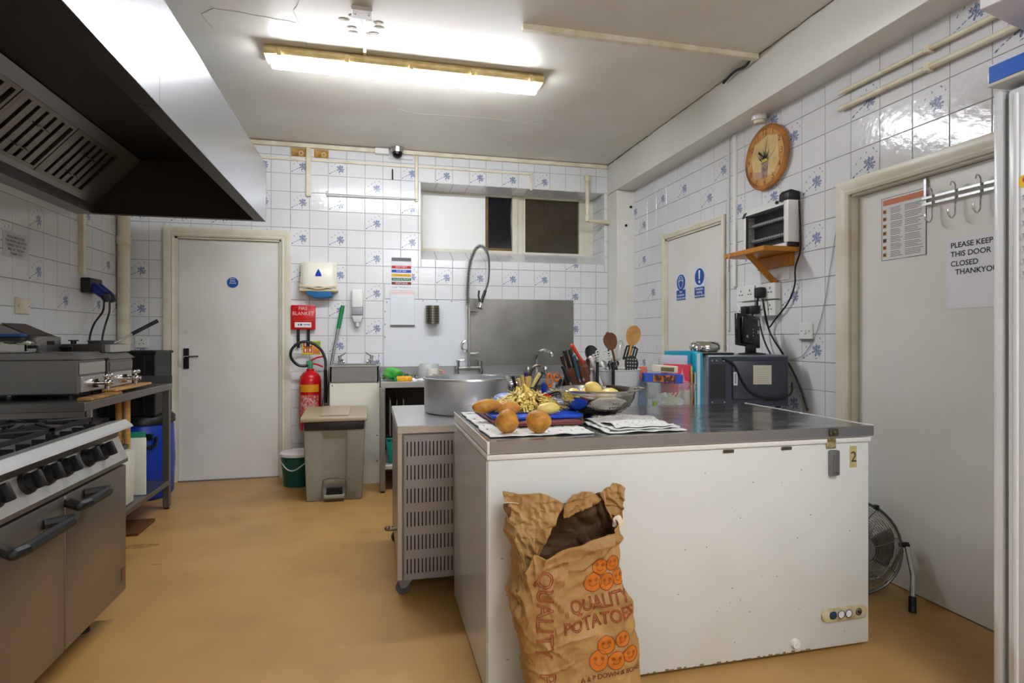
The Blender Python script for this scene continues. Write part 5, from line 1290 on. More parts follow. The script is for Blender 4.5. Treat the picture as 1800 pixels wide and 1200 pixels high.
pts = []
for k in range(24):
    a = 2 * PI * k / 24; cx_ = 1.701 + (.078 if math.cos(a) > 0 else -.078)
    pts.append((cx_ + .022 * math.cos(a), .134 + .024 * math.sin(a)))
m_bei = mat('aged_beige', (206, 194, 160), .4, c2=(170, 150, 100), vs=20, vamt=1)
vp = obj('vent_bezel', MB().prism(pts, 'y', FY0 - .008, FY0 + .001, .002), m_bei, t)
obj('recess', MB().box(1.632, 1.738, FY0 - .0095, FY0 - .007, .122, .150, .001), mat('recess_grey', (170, 170, 158), .4), vp)
for k, (x, m_) in enumerate(((1.645, mat('blue_lamp', (30, 70, 90), .3)), (1.680, m_white), (1.713, m_white))):
    obj('indicator', MB().cyl((x, FY0 - .009, .136), (x, FY0 - .0125, .136), .013, n=18), m_, vp)
    obj('indicator_ring', MB().tube([(x + .014 * math.cos(a), FY0 - .0125, .136 + .014 * math.sin(a)) for a in [2 * PI * q / 16 for q in range(16)]], .0012, 5, closed=True), m_black, vp)
obj('lock_barrel', MB().tube([(1.760 + .012 * math.cos(a), FY0 - .009, .136 + .012 * math.sin(a)) for a in [2 * PI * q / 16 for q in range(16)]], .0022, 5, closed=True).cyl((1.760, FY0 - .008, .136), (1.760, FY0 - .011, .136), .007), m_ag, vp)
obj('drain_plug', MB().cyl((1.49, FY0, .047), (1.49, FY0 - .012, .047), .018, .015, 20).cyl((1.49, FY0 - .012, .047), (1.49, FY0 - .015, .047), .006), m_white, t)
for x in (1.217, 1.454):
    obj('catch', MB().box(x - .022, x + .022, FY0 - .004, FY0, .750, .762, .002).cyl((x - .012, FY0 - .004, .755), (x - .012, FY0 - .007, .755), .004), m_ag, t)
g = MB(); rr = random.Random(12)
for k in range(7):
    x = rr.uniform(FX0 + .02, FX0 + .3); z = rr.uniform(.12, .60)
    g.box(x, x + rr.uniform(.006, .02), FY0 - .0008, FY0 + .001, z, z + .002)
for k in range(40):
    x = FX0 + .03 * k + rr.uniform(0, .02)
    if x > FX1 - .03: break
    g.box(x, x + rr.uniform(.004, .02), FY0 - .0008, FY0 + .001, .014, .014 + rr.uniform(.002, .008))
for k in range(26):
    x, z = rr.uniform(.95, 1.75), rr.uniform(.06, .74); r_ = rr.uniform(.0012, .0026)
    g.cyl((x, FY0 - .0008, z), (x, FY0 + .001, z), r_, n=6)
obj('scuff', g, mat('scuff', (128, 112, 84), .8), t, kind='stuff', smooth=0)
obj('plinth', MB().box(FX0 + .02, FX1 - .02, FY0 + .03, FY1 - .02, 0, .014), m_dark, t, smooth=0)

# ---- on the freezer lid
def towel(name, label, x0, x1, y0, y1, z, seed, rot=0, layers=1, amp=.006):
    t = thing(name, ((x0 + x1) / 2, (y0 + y1) / 2, z), label, 'tea towel')
    m_tw = mat('towel_white_%d' % seed, (226, 226, 222), .9, bump=.35, bs=90)
    nt = m_tw.node_tree
    for l_ in range(layers):
        g = MB(); dz = .007 * l_; sh = l_ * .018
        def fn(u, v):
            x = x0 + sh + (x1 - x0 - 2 * sh) * u; y = y0 + sh * .6 + (y1 - y0 - sh) * v
            e = min(u, 1 - u, v, 1 - v)
            wob = .010 * noise.noise(Vector((x * 14, y * 14, seed + l_ * 3)))
            h = .0035 + amp * abs(noise.noise(Vector((x * 12, y * 16, seed + l_)))) + (amp * 2.2 * max(0, noise.noise(Vector((x * 6, y * 7, seed + 7 + l_)))) if l_ else 0)
            return Vector((x + wob, y + wob * .7, z + dz + h))
        o_ = None
        g.grid(fn, 50, 40)
        o_ = obj('towel_layer', g, m_tw, t, smooth=180)
        md = o_.modifiers.new('s', 'SOLIDIFY'); md.thickness = .003; md.offset = -1
        # woven check marks printed in grey
        g = MB(); 
        rr = random.Random(seed + l_)
        for i in range(9):
            for j in range(7):
                u, v = .06 + i * .11, .08 + j * .14
                if rr.random() < .25: continue
                P = fn(u, v); Q = fn(min(u + .012, .99), v); R2 = fn(u, min(v + .03, .99))
                d1, d2 = Q - P, R2 - P
                n_ = d1.cross(d2).normalized() * .0008
                vs = [g.bm.verts.new(p + n_) for p in (P, P + d1, P + d1 + d2, P + d2)]; g.bm.faces.new(vs)
        obj('woven_mark', g, mat('mark_navy%d%d' % (seed, l_), (66, 68, 84), .9), t, kind='stuff', smooth=0)
    return t
towel('tea_towel', 'flat white tea towel under the chopping boards on the freezer lid', .372, .735, 1.865, 2.50, FZ + .002, 3)
towel('tea_towel', 'crumpled folded white tea towel in front of the colander', .78, 1.075, 1.845, 2.125, FZ + .002, 11, layers=3, amp=.009)
t = thing('chopping_board', (.58, 2.2, FZ), 'thin brown-red plastic board beneath the blue board', 'chopping board')
RB = Matrix.Translation((.59, 2.245, FZ + .017)) @ Matrix.Rotation(.02, 4, 'Z')
obj('board', MB().box(-.16, .16, -.235, .235, -.006, .006, .003).xf(RB), mat('maroon_board', (110, 52, 48), .45), t)
t = thing('chopping_board', (.64, 2.26, FZ + .02), 'bright blue plastic chopping board holding the peelings', 'chopping board')
m_bb = mat('blue_board', (26, 76, 206), .38)
BZ = FZ + .037
g = MB().prism([(-.20, -.15), (-.16, -.19), (.13, -.19), (.155, -.155), (.155, .21), (-.20, .21)], 'z', -.006, .006, .003).xf(Matrix.Translation((.635, 2.275, BZ - .006)))
obj('board', g, m_bb, t)
def potato(c, r, label, seed, rz=0, m=None, rx=0, grp=None):
    m_ = m or mat('potato_skin_%d' % seed, (206, 146, 58), .5, bump=.25, bs=90, c2=(166, 106, 38), vs=30, vamt=.8)
    g = MB().ell((0, 0, 0), r, n=28, amp=.10, seed=seed, fq=2.4)
    # eyes of the potato: small dimples
    rr = random.Random(seed)
    for k in range(6):
        d = Vector((rr.uniform(-1, 1), rr.uniform(-1, .2), rr.uniform(-.6, 1))).normalized()
        for v in g.bm.verts:
            q = Vector((v.co.x / r[0], v.co.y / r[1], v.co.z / r[2])).normalized()
            a = q.angle(d)
            if a < .3: v.co *= 1 - .045 * (1 - a / .3)
    g.xf(Matrix.Translation(c) @ Matrix.Rotation(rz, 4, 'Z') @ Matrix.Rotation(rx, 4, 'Y'))
    return obj('potato', g, m_, label=label, cat='potato', group=grp, smooth=180)
potato(Vector((.443, 1.915, FZ + .046)), (.039, .037, .040), 'left round unpeeled potato at the front of the freezer lid', 1)
potato(Vector((.547, 1.895, FZ + .046)), (.043, .039, .040), 'right round unpeeled potato at the front of the freezer lid', 2)
potato(Vector((.492, 2.105, BZ + .028)), (.046, .032, .029), 'long pale brown potato lying on the blue board', 3, .15)
potato(Vector((.430, 2.215, BZ + .027)), (.058, .031, .028), 'pointed brown potato at the left of the blue board', 4, .15, rx=-.08)
m_peeled = mat('peeled_potato', (236, 208, 116), .35, bump=.1, bs=20, c2=(240, 222, 150), vs=16)
potato(Vector((.652, 2.12, BZ + .023)), (.046, .026, .024), 'peeled yellow potato on the blue board right of the peelings', 5, .1, m=m_peeled)
# heap of peelings
g = MB(); rr = random.Random(21)
hc = Vector((.60, 2.28, BZ))
for k in range(620):
    a = rr.uniform(0, 2 * PI); rad = rr.uniform(0, 1) ** .6 * .150
    hz = max(0, .088 * (1 - (rad / .152) ** 1.15)) * rr.uniform(.75, 1.0) + .006
    p = hc + Vector((rad * math.cos(a) * 1.05, rad * math.sin(a) * .8, hz))
    L = rr.uniform(.032, .07); w = rr.uniform(.004, .0085)
    d = Vector((math.cos(a) + rr.uniform(-.7, .7), math.sin(a) + rr.uniform(-.7, .7), rr.uniform(-1.0, .15))).normalized()
    sd = d.cross(Vector((0, 0, 1)))
    sd = sd.normalized() if sd.length > .01 else Vector((1, 0, 0))
    up = sd.cross(d)
    cv = rr.uniform(-1.0, .6); pr = None
    for q in range(5):
        s = q / 4; c_ = p + d * L * (s - .5) + up * (cv * L * (s - .5) ** 2 * 2)
        if c_.z < BZ + .001: c_.z = BZ + .001 + rr.uniform(0, .004)
        ww = w * math.sin(PI * (.12 + .76 * s))
        cur = (g.bm.verts.new(c_ + sd * ww), g.bm.verts.new(c_ + up * .0012), g.bm.verts.new(c_ - sd * ww))
        if pr:
            g.bm.faces.new((pr[0], cur[0], cur[1], pr[1])); g.bm.faces.new((pr[1], cur[1], cur[2], pr[2]))
        pr = cur
core = MB().lathe([(.085, 0), (.07, .02), (.045, .038), (.02, .052), (0, .056)], hc, 24)
m_ = bpy.data.meshes.new('x'); core.bm.to_mesh(m_); core.bm.free(); g.mesh(m_)
o_ = obj('potato_peelings', g, mat('peelings', (242, 220, 124), .5, c2=(176, 136, 60), vs=34, vamt=.7, pos=(.56, .66)), label='tall heap of yellow potato peelings on the blue board', cat='peelings', kind='stuff', smooth=60)
t = thing('peeling_knife', (.5, 2.4, BZ), 'steel knife blade lying at the back left of the blue board', 'knife')
obj('blade', MB().box(-.085, .085, -.012, .012, 0, .002).xf(Matrix.Translation((.465, 2.44, BZ + .004)) @ Matrix.Rotation(-.25, 4, 'Z')), m_chrome, t, smooth=0)
obj('handle', MB().tube([(.547, 2.42, BZ + .008), (.62, 2.395, BZ + .012)], .009, 8), m_black, t)
t = thing('blue_bowl', (.58, 2.52, FZ), 'pale blue plastic bowl peeping out behind the peelings', 'bowl')
obj('bowl', MB().lathe([(0, .055), (.03, .055), (.055, .045), (.066, .02), (.066, .0)], (.56, 2.415, BZ + .0), 32), mat('pale_blue', (120, 152, 222), .35), t, smooth=60)

# colander
t = thing('colander', (.893, 2.228, FZ), 'shiny steel colander full of peeled potatoes on the freezer lid', 'colander')
ccx, ccy = .893, 2.228
prof = [(.0, .012), (.05, .013), (.096, .025), (.131, .051), (.150, .083), (.158, .118)]
m_col = mat('polished_steel', (196, 192, 184), .13, 1.)
ins = [(r - .0015, z + .0015) for r, z in prof]
obj('bowl', MB().lathe(prof + ins[::-1], (ccx, ccy, FZ + .003), 64), m_col, t, smooth=80)
obj('rim', MB().lathe([(.157, .117), (.172, .120), (.174, .117), (.172, .114), (.158, .115)], (ccx, ccy, FZ + .003), 64), m_col, t, smooth=50)
obj('foot_ring', MB().lathe([(.062, .0), (.058, .017), (.056, .017), (.060, .0)], (ccx, ccy, FZ + .002), 48), m_col, t)
g = MB()
for grp_ in range(8):
    a0 = grp_ * PI / 4 + .15
    for i in range(-2, 3):
        for j in range(5):
            if abs(i) + j > 5: continue
            s = .32 + j * .10; k = min(int(s * 5), 4); f = s * 5 - k
            r = prof[k][0] * (1 - f) + prof[k + 1][0] * f; z = prof[k][1] * (1 - f) + prof[k + 1][1] * f
            a = a0 + i * .010 / max(r, .03)
            nr = Vector((math.cos(a) * .7, math.sin(a) * .7, -.7)).normalized()
            p = Vector((ccx + r * math.cos(a), ccy + r * math.sin(a), FZ + .003 + z))
            g.cyl(p - nr * .0004, p + nr * .0009, .0024, n=6)
obj('perforation', g, m_dark, t, kind='stuff', smooth=0)
for s in (-1, 1):
    obj('handle', MB().tube([(ccx + s * .165, ccy - .04, FZ + .12), (ccx + s * .195, ccy - .03, FZ + .121), (ccx + s * .195, ccy + .03, FZ + .121), (ccx + s * .165, ccy + .04, FZ + .12)], .0035, 6), m_col, t)
for i, (dx, dy, dz, r, l_) in enumerate(((-.045, -.07, .128, (.036, .030, .028), 'peeled potato on top of the pile in the colander, highest one'),
                                     (-.105, -.01, .098, (.036, .032, .028), 'peeled potato against the left rim of the colander'),
                                     (.025, -.075, .104, (.050, .034, .026), 'long peeled potato at the front of the colander pile'),
                                     (-.02, .03, .096, (.042, .038, .03), 'peeled potato in the middle of the colander behind the highest one'),
                                     (.075, .03, .082, (.042, .034, .03), 'peeled potato low at the right of the colander'),
                                     (.0, .0, .062, (.055, .05, .025), 'peeled potato at the bottom of the colander'))):
    potato(Vector((ccx + dx, ccy + dy, FZ + dz)), r, l_, 30 + i, i * .9, m=m_peeled, rx=.35 if i == 0 else 0, grp='peeled potatoes in the colander')

# ================================================================ THINGS ON THE REFRIGERATED COUNTER
def cw(xc, D, z):      # camera-aligned offset -> world (items standing square to the viewer)
    return Vector((CA * xc + SA * D, -SA * xc + CA * D, z))
tubc = Vector((1.245, 2.86, CZ))
t = thing('utensil_tub', tubc, 'grey-white plastic tub holding the kitchen utensils on the counter', 'tub')
obj('tub_body', MB().lathe([(0, .002), (.112, .002), (.118, .01), (.130, .218), (.136, .222), (.134, .226), (.126, .222), (.113, .012), (0, .01)], tubc, 48), mat('tub_grey', (200, 202, 202), .4), t, smooth=50)
hp = [tubc + Vector((.132 * math.cos(a), .132 * math.sin(a), .205 - .10 * max(0, math.sin((a - (-PI / 2 - 1.2)) / 2.4 * PI)))) for a in [-PI / 2 - 1.2 + 2.4 * k / 12 for k in range(13)]]
obj('wire_handle', MB().tube([p + Vector((0, -.004, 0)) for p in hp], .0022, 6), m_steel, t)
m_blk = mat('nylon_black', (20, 20, 21), .35)
def utensil(name, label, cat, hu, hv, hY, kind, a, b, m, mh=None, hl=.55, hr=.006, bx=0, by=0, roll=0., bz=.03):
    head = atY(hu, hv, hY); base = tubc + Vector((bx, by, bz))
    d = (head - base).normalized(); view = (Vector((0, 0, EYE)) - head); view.z = 0; view.normalize()
    nrm = (view - d * view.dot(d)).normalized(); side = d.cross(nrm)
    R = Matrix.Rotation(roll, 3, d); nrm = R @ nrm; side = R @ side
    M3 = Matrix((side, d, nrm)).transposed(); M4 = Matrix.Translation(head) @ M3.to_4x4()
    t = thing(name, base, label, cat)
    obj('handle', MB().tube([base, base.lerp(head, .7), head - d * a * .8], hr, 8), mh or m, t)
    g = MB()
    if kind == 'spoon':
        g.grid(lambda u, v: M4 @ Vector((b * math.sin(PI * v) * math.cos(2 * PI * u) * (1.0 - .14 * math.cos(PI * v)), -a * math.cos(PI * v), .30 * b * math.sin(PI * v) * (math.sin(2 * PI * u) * .35 - (.6 * (1 - math.cos(2 * PI * u) ** 2))))), 24, 14, closeu=True)
    elif kind == 'slot':
        n = 5; w = 2 * b / n
        for k in range(n):
            x = -b + w * k; e = a * (1 - (abs(x + w / 2) / b) ** 3 * .35)
            g.box(x + w * .16, x + w * .84, -e, e, -.0015, .0015, M=M4)
        g.box(-b * .9, b * .9, -a * .75, -a * .45, -.0016, .0016, M=M4).box(-b * .75, b * .75, a * .72, a * .9, -.0016, .0016, M=M4)
    elif kind == 'lattice':
        for k in range(7):
            x = -b + 2 * b * k / 6; e = a * math.sqrt(max(.05, 1 - (x / b) ** 2 * .9))
            g.box(x - b * .055, x + b * .055, -e, e, -.002, .002, M=M4)
            y = -a + 2 * a * k / 6; f = b * math.sqrt(max(.05, 1 - (y / a) ** 2 * .9))
            g.box(-f, f, y - a * .07, y + a * .07, -.002, .002, M=M4)
    elif kind == 'holes':
        g.prism([(b * math.cos(q), a * math.sin(q)) for q in [2 * PI * k / 20 for k in range(20)]], 'z', -.002, .002)
        bmesh.ops.transform(g.bm, matrix=M4, verts=g.bm.verts)
        hh = MB()
        for i in range(4):
            for j in range(4):
                x, y = (-.55 + .37 * i) * b, (-.55 + .37 * j) * a
                hh.cyl((x, y, .002), (x, y, .0028), b * .09, n=8)
        hh.xf(M4); obj('perforation', hh, m_wdull, t, kind='stuff', smooth=0)
    elif kind == 'whisk':
        for k in range(6):
            q = PI * k / 6
            pts = [M4 @ Vector((b * math.cos(q) * math.sin(PI * s) ** .8, a * (-1 + 2 * (s if s < .5 else 1 - s) * 1.0) * 1.0 + a * (0), b * math.sin(q) * math.sin(PI * s) ** .8 * (1 if s < .5 else -1))) for s in [x / 10 for x in range(11)]]
            pts = [M4 @ Vector((b * math.cos(q) * math.sin(th) * (1 if True else 0), a * -math.cos(th), b * math.sin(q) * math.sin(th))) for th in [2 * PI * x / 18 for x in range(19)]]
            g.tube(pts, .0011, 4)
    elif kind == 'rod':
        g.tube([head - d * a, head + d * a], b, 10).ell(head + d * a, (b, b, b), n=10)
    obj('head', g, m, t, smooth=60)
    return t
m_sw = mat('spoon_wood', (198, 150, 88), .5, c2=(176, 124, 62), vs=30)
m_dw = mat('dark_spoon_wood', (112, 68, 30), .5, c2=(84, 48, 22), vs=30)
utensil('wooden_spoon', 'pale wooden spoon, tallest utensil in the tub', 'spoon', 1113, 590, 2.80, 'spoon', .054, .038, m_sw, hr=.0065, bx=.02, by=-.02, roll=-.2)
utensil('wooden_spoon', 'dark brown wooden spoon standing left of the pale one in the tub', 'spoon', 1073, 600, 2.80, 'spoon', .047, .036, m_dw, hr=.006, bx=.04, by=-.04, roll=.2)
utensil('slotted_turner', 'white lattice masher head below the dark wooden spoon in the tub', 'utensil', 1057, 628, 2.80, 'lattice', .040, .052, m_white, hr=.006, by=-.05, roll=.1)
utensil('ladle', 'round black spoon head at the left edge of the tub', 'utensil', 1041, 623, 2.92, 'spoon', .052, .038, m_blk, hr=.006, bx=-.03, by=.0, roll=.4)
utensil('slotted_spatula', 'black slotted spatula standing right in the tub behind the pale spoon', 'utensil', 1108, 622, 2.90, 'slot', .048, .036, m_blk, hr=.006, bx=.03, by=.05, roll=0)
utensil('slotted_spatula', 'black perforated spatula at the right rim of the tub', 'utensil', 1110, 640, 2.80, 'holes', .046, .036, m_blk, hr=.007, bx=.06, by=-.06, roll=.2)
utensil('whisk', 'thin wire balloon whisk between the two wooden spoons', 'whisk', 1089, 616, 2.88, 'whisk', .055, .024, m_steel, hr=.005, bx=.0, by=.03)
utensil('ladle', 'black handled spoon standing behind the dark wooden spoon', 'utensil', 1068, 590, 2.95, 'rod', .012, .010, mat('grey_rubber', (70, 70, 66), .5), hr=.005, by=.04)
utensil('serving_spoon', 'white rounded plastic handle leaning at the left of the tub', 'utensil', 1042, 638, 2.76, 'rod', .030, .011, m_white, hr=.008, bx=-.07, by=-.08, bz=.06)
utensil('serving_spoon', 'steel spoon head low in front of the lattice masher', 'utensil', 1062, 640, 2.76, 'spoon', .022, .015, m_steel, hr=.004, bx=.0, by=-.08)
utensil('serving_spoon', 'black perforated spoon low in front among the utensils in the tub', 'utensil', 1078, 640, 2.76, 'holes', .022, .030, m_blk, hr=.005, bx=.02, by=-.08)
for k, (u, lab) in enumerate(((1050, 'left of two black pan handles hooked over the front of the tub'), (1078, 'right of two black pan handles hooked over the front of the tub'))):
    c_ = atY(u, 655, 2.715); c2_ = atY(u, 690, 2.70)
    t = thing('cooking_turner', c2_, lab, 'utensil')
    obj('grip', MB().box(c_.x - .008, c_.x + .008, c_.y - .005, c_.y + .005, c2_.z - .02, c_.z + .055, .003), m_blk, t)
    obj('hook', MB().tube([(c_.x, c_.y, c_.z + .05), (c_.x, c_.y + .012, c_.z + .07), (c_.x, c_.y + .03, c_.z + .05)], .004, 6), m_steel, t)
# knife block
kb = cw(.325, 2.93, CZ)
t = thing('knife_block', kb, 'dark brown wooden knife block full of knives left of the utensil tub', 'knife block')
m_kb = mat('knife_block_wood', (84, 44, 24), .35, c2=(120, 66, 28), vs=8, coat=.3)
P0 = cw(.30, 2.92, 0); P1 = cw(.41, 2.92, 0); P2 = cw(.41, 3.04, 0); P3 = cw(.30, 3.04, 0)
g = MB()
low = [g.bm.verts.new((p.x, p.y, CZ + .002)) for p in (P0, P1, P2, P3)]
q = [cw(.255, 2.90, 0), cw(.385, 2.90, 0), cw(.40, 3.04, 0), cw(.28, 3.04, 0)]
hi = [g.bm.verts.new((p.x, p.y, CZ + h)) for p, h in zip(q, (.225, .245, .275, .265))]
g.bm.faces.new(low[::-1]); g.bm.faces.new(hi)
for k in range(4): g.bm.faces.new((low[k], low[(k + 1) % 4], hi[(k + 1) % 4], hi[k]))
bmesh.ops.bevel(g.bm, geom=g.bm.edges[:], offset=.006, segments=2, affect='EDGES')
obj('block', g, m_kb, t)
for k, (u0, v0, u1, v1, D, c, lab) in enumerate(((994, 655, 988, 628, 2.95, (46, 26, 20), 'brown-handled knife, leftmost in the knife block'), (1004, 655, 993, 618, 2.94, (28, 24, 24), 'black-handled knife, second from left in the block'),
                                            (1012, 655, 1002, 616, 2.93, (38, 34, 36), 'black-handled steel-capped knife in the middle of the block'), (1017, 660, 1009, 627, 2.90, (48, 78, 96), 'blue-grey handled knife at the front of the block'),
                                            (1026, 640, 1006, 608, 2.98, (206, 62, 34), 'long orange-red handled knife rising behind the block'), (1024, 660, 1018, 634, 2.89, (90, 48, 20), 'brown-handled knife at the right of the block'),
                                            (1034, 655, 1034, 632, 2.95, (70, 44, 26), 'short brown-handled knife at the right edge of the block'), (1000, 668, 990, 645, 2.88, (24, 22, 22), 'short black-handled knife low at the left of the block'))):
    a = Vector(cw((u0 - 900) / FPX * D, D, EYE - (v0 - CYP) / FPX * D)); b_ = Vector(cw((u1 - 900) / FPX * D, D, EYE - (v1 - CYP) / FPX * D))
    t = thing('kitchen_knife', a, lab, 'knife')
    obj('handle', MB().tube([a - (b_ - a) * .15, a, a.lerp(b_, .5), b_], lambda s: .0105 + .002 * math.sin(s * PI * 2), 10).ell(b_, (.0115, .0115, .0115), n=10), mat('knife_handle_%d' % k, c, .35), t)
    obj('bolster', MB().cyl(a - (b_ - a) * .35, a - (b_ - a) * .1, .006, n=8), m_steel, t)
# glass of wooden-handled cutlery
jc = atY(922, 680, 2.76); jc.z = CZ
jr = .064
t = thing('cutlery_jar', jc, 'dark glass jar of cutlery behind the potato peelings', 'jar')
obj('jar_body', MB().lathe([(0, .002), (jr - .006, .002), (jr, .008), (jr, .152), (jr - .003, .152), (jr - .004, .01), (0, .008)], jc, 36), mat('smoke_glass', (120, 124, 120), .1, trans=.7, ior=1.3), t, smooth=50)
def stick(name, label, u0, v0, u1, v1, Y0, Y1, r, m, cat, flat=False):
    a, b_ = atY(u0, v0, Y0), atY(u1, v1, Y1)
    t = thing(name, a, label, cat)
    a0 = a + (a - b_) * 1.1
    if a0.z < CZ + .01: a0 = a.lerp(a0, max(0, (a.z - CZ - .01) / (a.z - a0.z)))
    obj('blade', MB().tube([a0, a], r * .5, 6), m_steel, t)
    obj('handle', MB().tube([a, a.lerp(b_, .6), b_], lambda s: r * (.85 + .25 * s), 10), m, t)
m_yw = mat('boxwood_handle', (222, 188, 104), .5, c2=(200, 160, 76), vs=30)
for k, (u0, u1, v1, lab) in enumerate(((916, 911, 665, 'yellow wooden handle, leftmost in the cutlery jar'), (922, 918, 660, 'yellow wooden handle, second from left in the cutlery jar'), (927, 926, 662, 'yellow wooden handle, third from left in the cutlery jar'), (930, 931, 661, 'yellow wooden handle, fourth from left in the cutlery jar'))):
    stick('wooden_handled_knife', lab, u0, 684, u1, v1, 2.75, 2.75, .0085, m_yw, 'knife')
stick('wooden_handled_knife', 'long pale wooden handle leaning right out of the cutlery jar', 934, 682, 949, 656, 2.74, 2.76, .009, mat('olive_handle', (206, 194, 120), .5), 'knife')
stick('black_handled_knife', 'black handle leaning right beside the pale wooden one in the jar', 938, 682, 953, 655, 2.78, 2.80, .008, m_blk, 'knife')
stick('black_handled_knife', 'black handle leaning left out of the cutlery jar', 908, 684, 901, 661, 2.76, 2.76, .008, m_blk, 'knife')
stick('steel_fork', 'steel utensil handle leaning far left out of the cutlery jar', 903, 684, 886, 661, 2.78, 2.84, .0055, m_steel, 'fork')
stick('blue_handled_knife', 'dark purple-blue knob handle standing at the back of the jar', 924, 670, 924, 655, 2.80, 2.80, .009, mat('purple', (50, 40, 100), .4), 'knife')
c_ = atY(945, 655, 2.80)
t = thing('steel_ladle', c_, 'steel ladle with curved dark handle at the back of the cutlery jar', 'ladle')
obj('ladle_handle', MB().tube([atY(930, 690, 2.80), atY(931, 665, 2.80), atY(936, 648, 2.80), atY(944, 642, 2.80), atY(950, 643, 2.80)], .007, 8, smooth=4), mat('dark_steel', (92, 80, 72), .3, .9), t)
obj('ladle_rod', MB().tube([atY(935, 686, 2.78), atY(941, 662, 2.78), atY(944, 652, 2.78)], .004, 8), m_steel, t)
# blue caddy with scissors
t = thing('cutlery_basket', atY(970, 700, 2.82), 'small wire cutlery basket holding scissors between jar and knife block', 'basket')
bc = atY(970, 700, 2.82)
g = MB()
for z in (CZ + .01, CZ + .06, CZ + .115):
    g.tube([(bc.x - .055, bc.y - .045, z), (bc.x + .06, bc.y - .045, z), (bc.x + .06, bc.y + .045, z), (bc.x - .055, bc.y + .045, z)], .003, 6, closed=True)
for k in range(9):
    x = bc.x - .055 + .115 * k / 8
    g.cyl((x, bc.y - .045, CZ + .008), (x, bc.y - .045, CZ + .115), .0018, n=5).cyl((x, bc.y + .045, CZ + .008), (x, bc.y + .045, CZ + .115), .0018, n=5)
g.box(bc.x - .055, bc.x + .06, bc.y - .045, bc.y + .045, CZ + .003, CZ + .008)
obj('wire_frame', g, m_steel, t)
t = thing('scissors', atY(970, 690, 2.80), 'orange-handled scissors standing upright in the wire basket', 'scissors')
for k, (u, v) in enumerate(((966, 664), (979, 663))):
    c_ = atY(u, v, 2.80)
    pts = [(c_.x + (.015 if k else .012) * math.cos(a) , c_.y, c_.z + (.018 if k else .034) * math.sin(a) - (0 if k else .012)) for a in [2 * PI * q / 16 for q in range(16)]]
    obj('finger_loop', MB().tube(pts, .0048, 8, closed=True), mat('scissor_orange', (236, 116, 24), .35), t)
obj('blade', MB().box(-.006, .006, -.001, .001, -.085, 0).xf(Matrix.Translation(atY(974, 672, 2.80)) @ Matrix.Rotation(.08, 4, 'Y')), m_steel, t, smooth=0)
obj('blade', MB().box(-.006, .006, -.001, .001, -.085, 0).xf(Matrix.Translation(atY(970, 672, 2.803)) @ Matrix.Rotation(-.08, 4, 'Y')), m_steel, t, smooth=0)
for k, (u0, v0, u1, v1, Y_, c, r, lab) in enumerate(((957, 700, 956, 676, 2.79, (24, 60, 170), .013, 'short blue handle at the left of the wire basket'), (975, 696, 986, 668, 2.79, (28, 28, 30), .008, 'black tool handle leaning right in the wire basket'),
                                               (985, 694, 997, 655, 2.84, (26, 26, 28), .009, 'black tongs handle leaning on the knife block'), (990, 690, 982, 668, 2.83, (150, 150, 150), .005, 'thin steel tool behind the scissors'))):
    a, b_ = atY(u0, v0, Y_), atY(u1, v1, Y_)
    t = thing('tool_handle', a, lab, 'utensil')
    obj('grip', MB().tube([a, a.lerp(b_, .5), b_], lambda s: r * (.8 + .3 * s), 10).ell(b_, (r, r, r), n=8), mat('tool_%d' % k, c, .4), t)
    obj('shank', MB().cyl(a, a + (a - b_).normalized() * .04, r * .4, n=6), m_steel, t)
# grey plate with red peeler, just behind the lid edge
pc = atY(985, 715, 2.66)
t = thing('grey_tray', (pc.x, 2.70, CZ), 'grey plastic tray behind the colander with small tools on it', 'tray')
obj('tray_body', MB().box(.80, 1.02, 2.62, 2.76, .838, .852, .005, 2).box(.84, .98, 2.65, 2.73, CZ, .838, .004), mat('tray_grey', (160, 162, 168), .35), t)
t = thing('peeler', (.8, 2.66, .86), 'red-handled peeler lying behind the peelings', 'peeler')
a, b_ = atY(951, 694, 2.66), atY(969, 699, 2.66)
obj('grip', MB().tube([a, a.lerp(b_, .5), b_], lambda s: .010 + .003 * math.sin(PI * s), 10).ell(a, (.010, .010, .010), n=10), m_red, t)
obj('peeler_blade', MB().tube([b_, b_ + (b_ - a) * .5], .006, 8), m_steel, t)
t = thing('can_opener', (.88, 2.68, .87), 'dark grey folded tool lying on the grey tray', 'tool')
a, b_ = atY(958, 693, 2.70), atY(985, 684, 2.70)
obj('grip', MB().tube([a, b_], .009, 8).tube([a + Vector((.01, .01, -.012)), b_ + Vector((.02, 0, -.01))], .007, 8), m_blk, t)
obj('pivot', MB().cyl(b_ + Vector((0, -.012, 0)), b_ + Vector((0, .01, 0)), .014, n=14), m_steel, t)

# clear basin of bits, biscuit box, notebooks
def camthing(name, xc, D, z, label, cat): return thing(name, cw(xc, D, z), label, cat, rz=-YAW)
t = camthing('clear_basin', .815, 3.02, CZ, 'clear plastic basin of bags and clips right of the utensil tub', 'basin')
g = MB()
o0 = [(-.10, -.045), (.10, -.045), (.10, .06), (-.10, .06)]; o1 = [(-.125, -.06), (.125, -.06), (.125, .075), (-.125, .075)]
def ringbox(b, A, za, B, zb, th):
    va = [b.bm.verts.new((x, y, za)) for x, y in A]; vb = [b.bm.verts.new((x, y, zb)) for x, y in B]
    for k in range(4): b.bm.faces.new((va[k], va[(k + 1) % 4], vb[(k + 1) % 4], vb[k]))
    return va
va = ringbox(g, o0, .003, o1, .15, .002); g.bm.faces.new(va[::-1])
o_ = obj('basin_body', g, m_glass, t, local=True, smooth=0)
md = o_.modifiers.new('s', 'SOLIDIFY'); md.thickness = .0018
obj('basin_rim', MB().tube([(x, y, .15) for x, y in o1], .0035, 6, closed=True), m_glass, t, local=True)
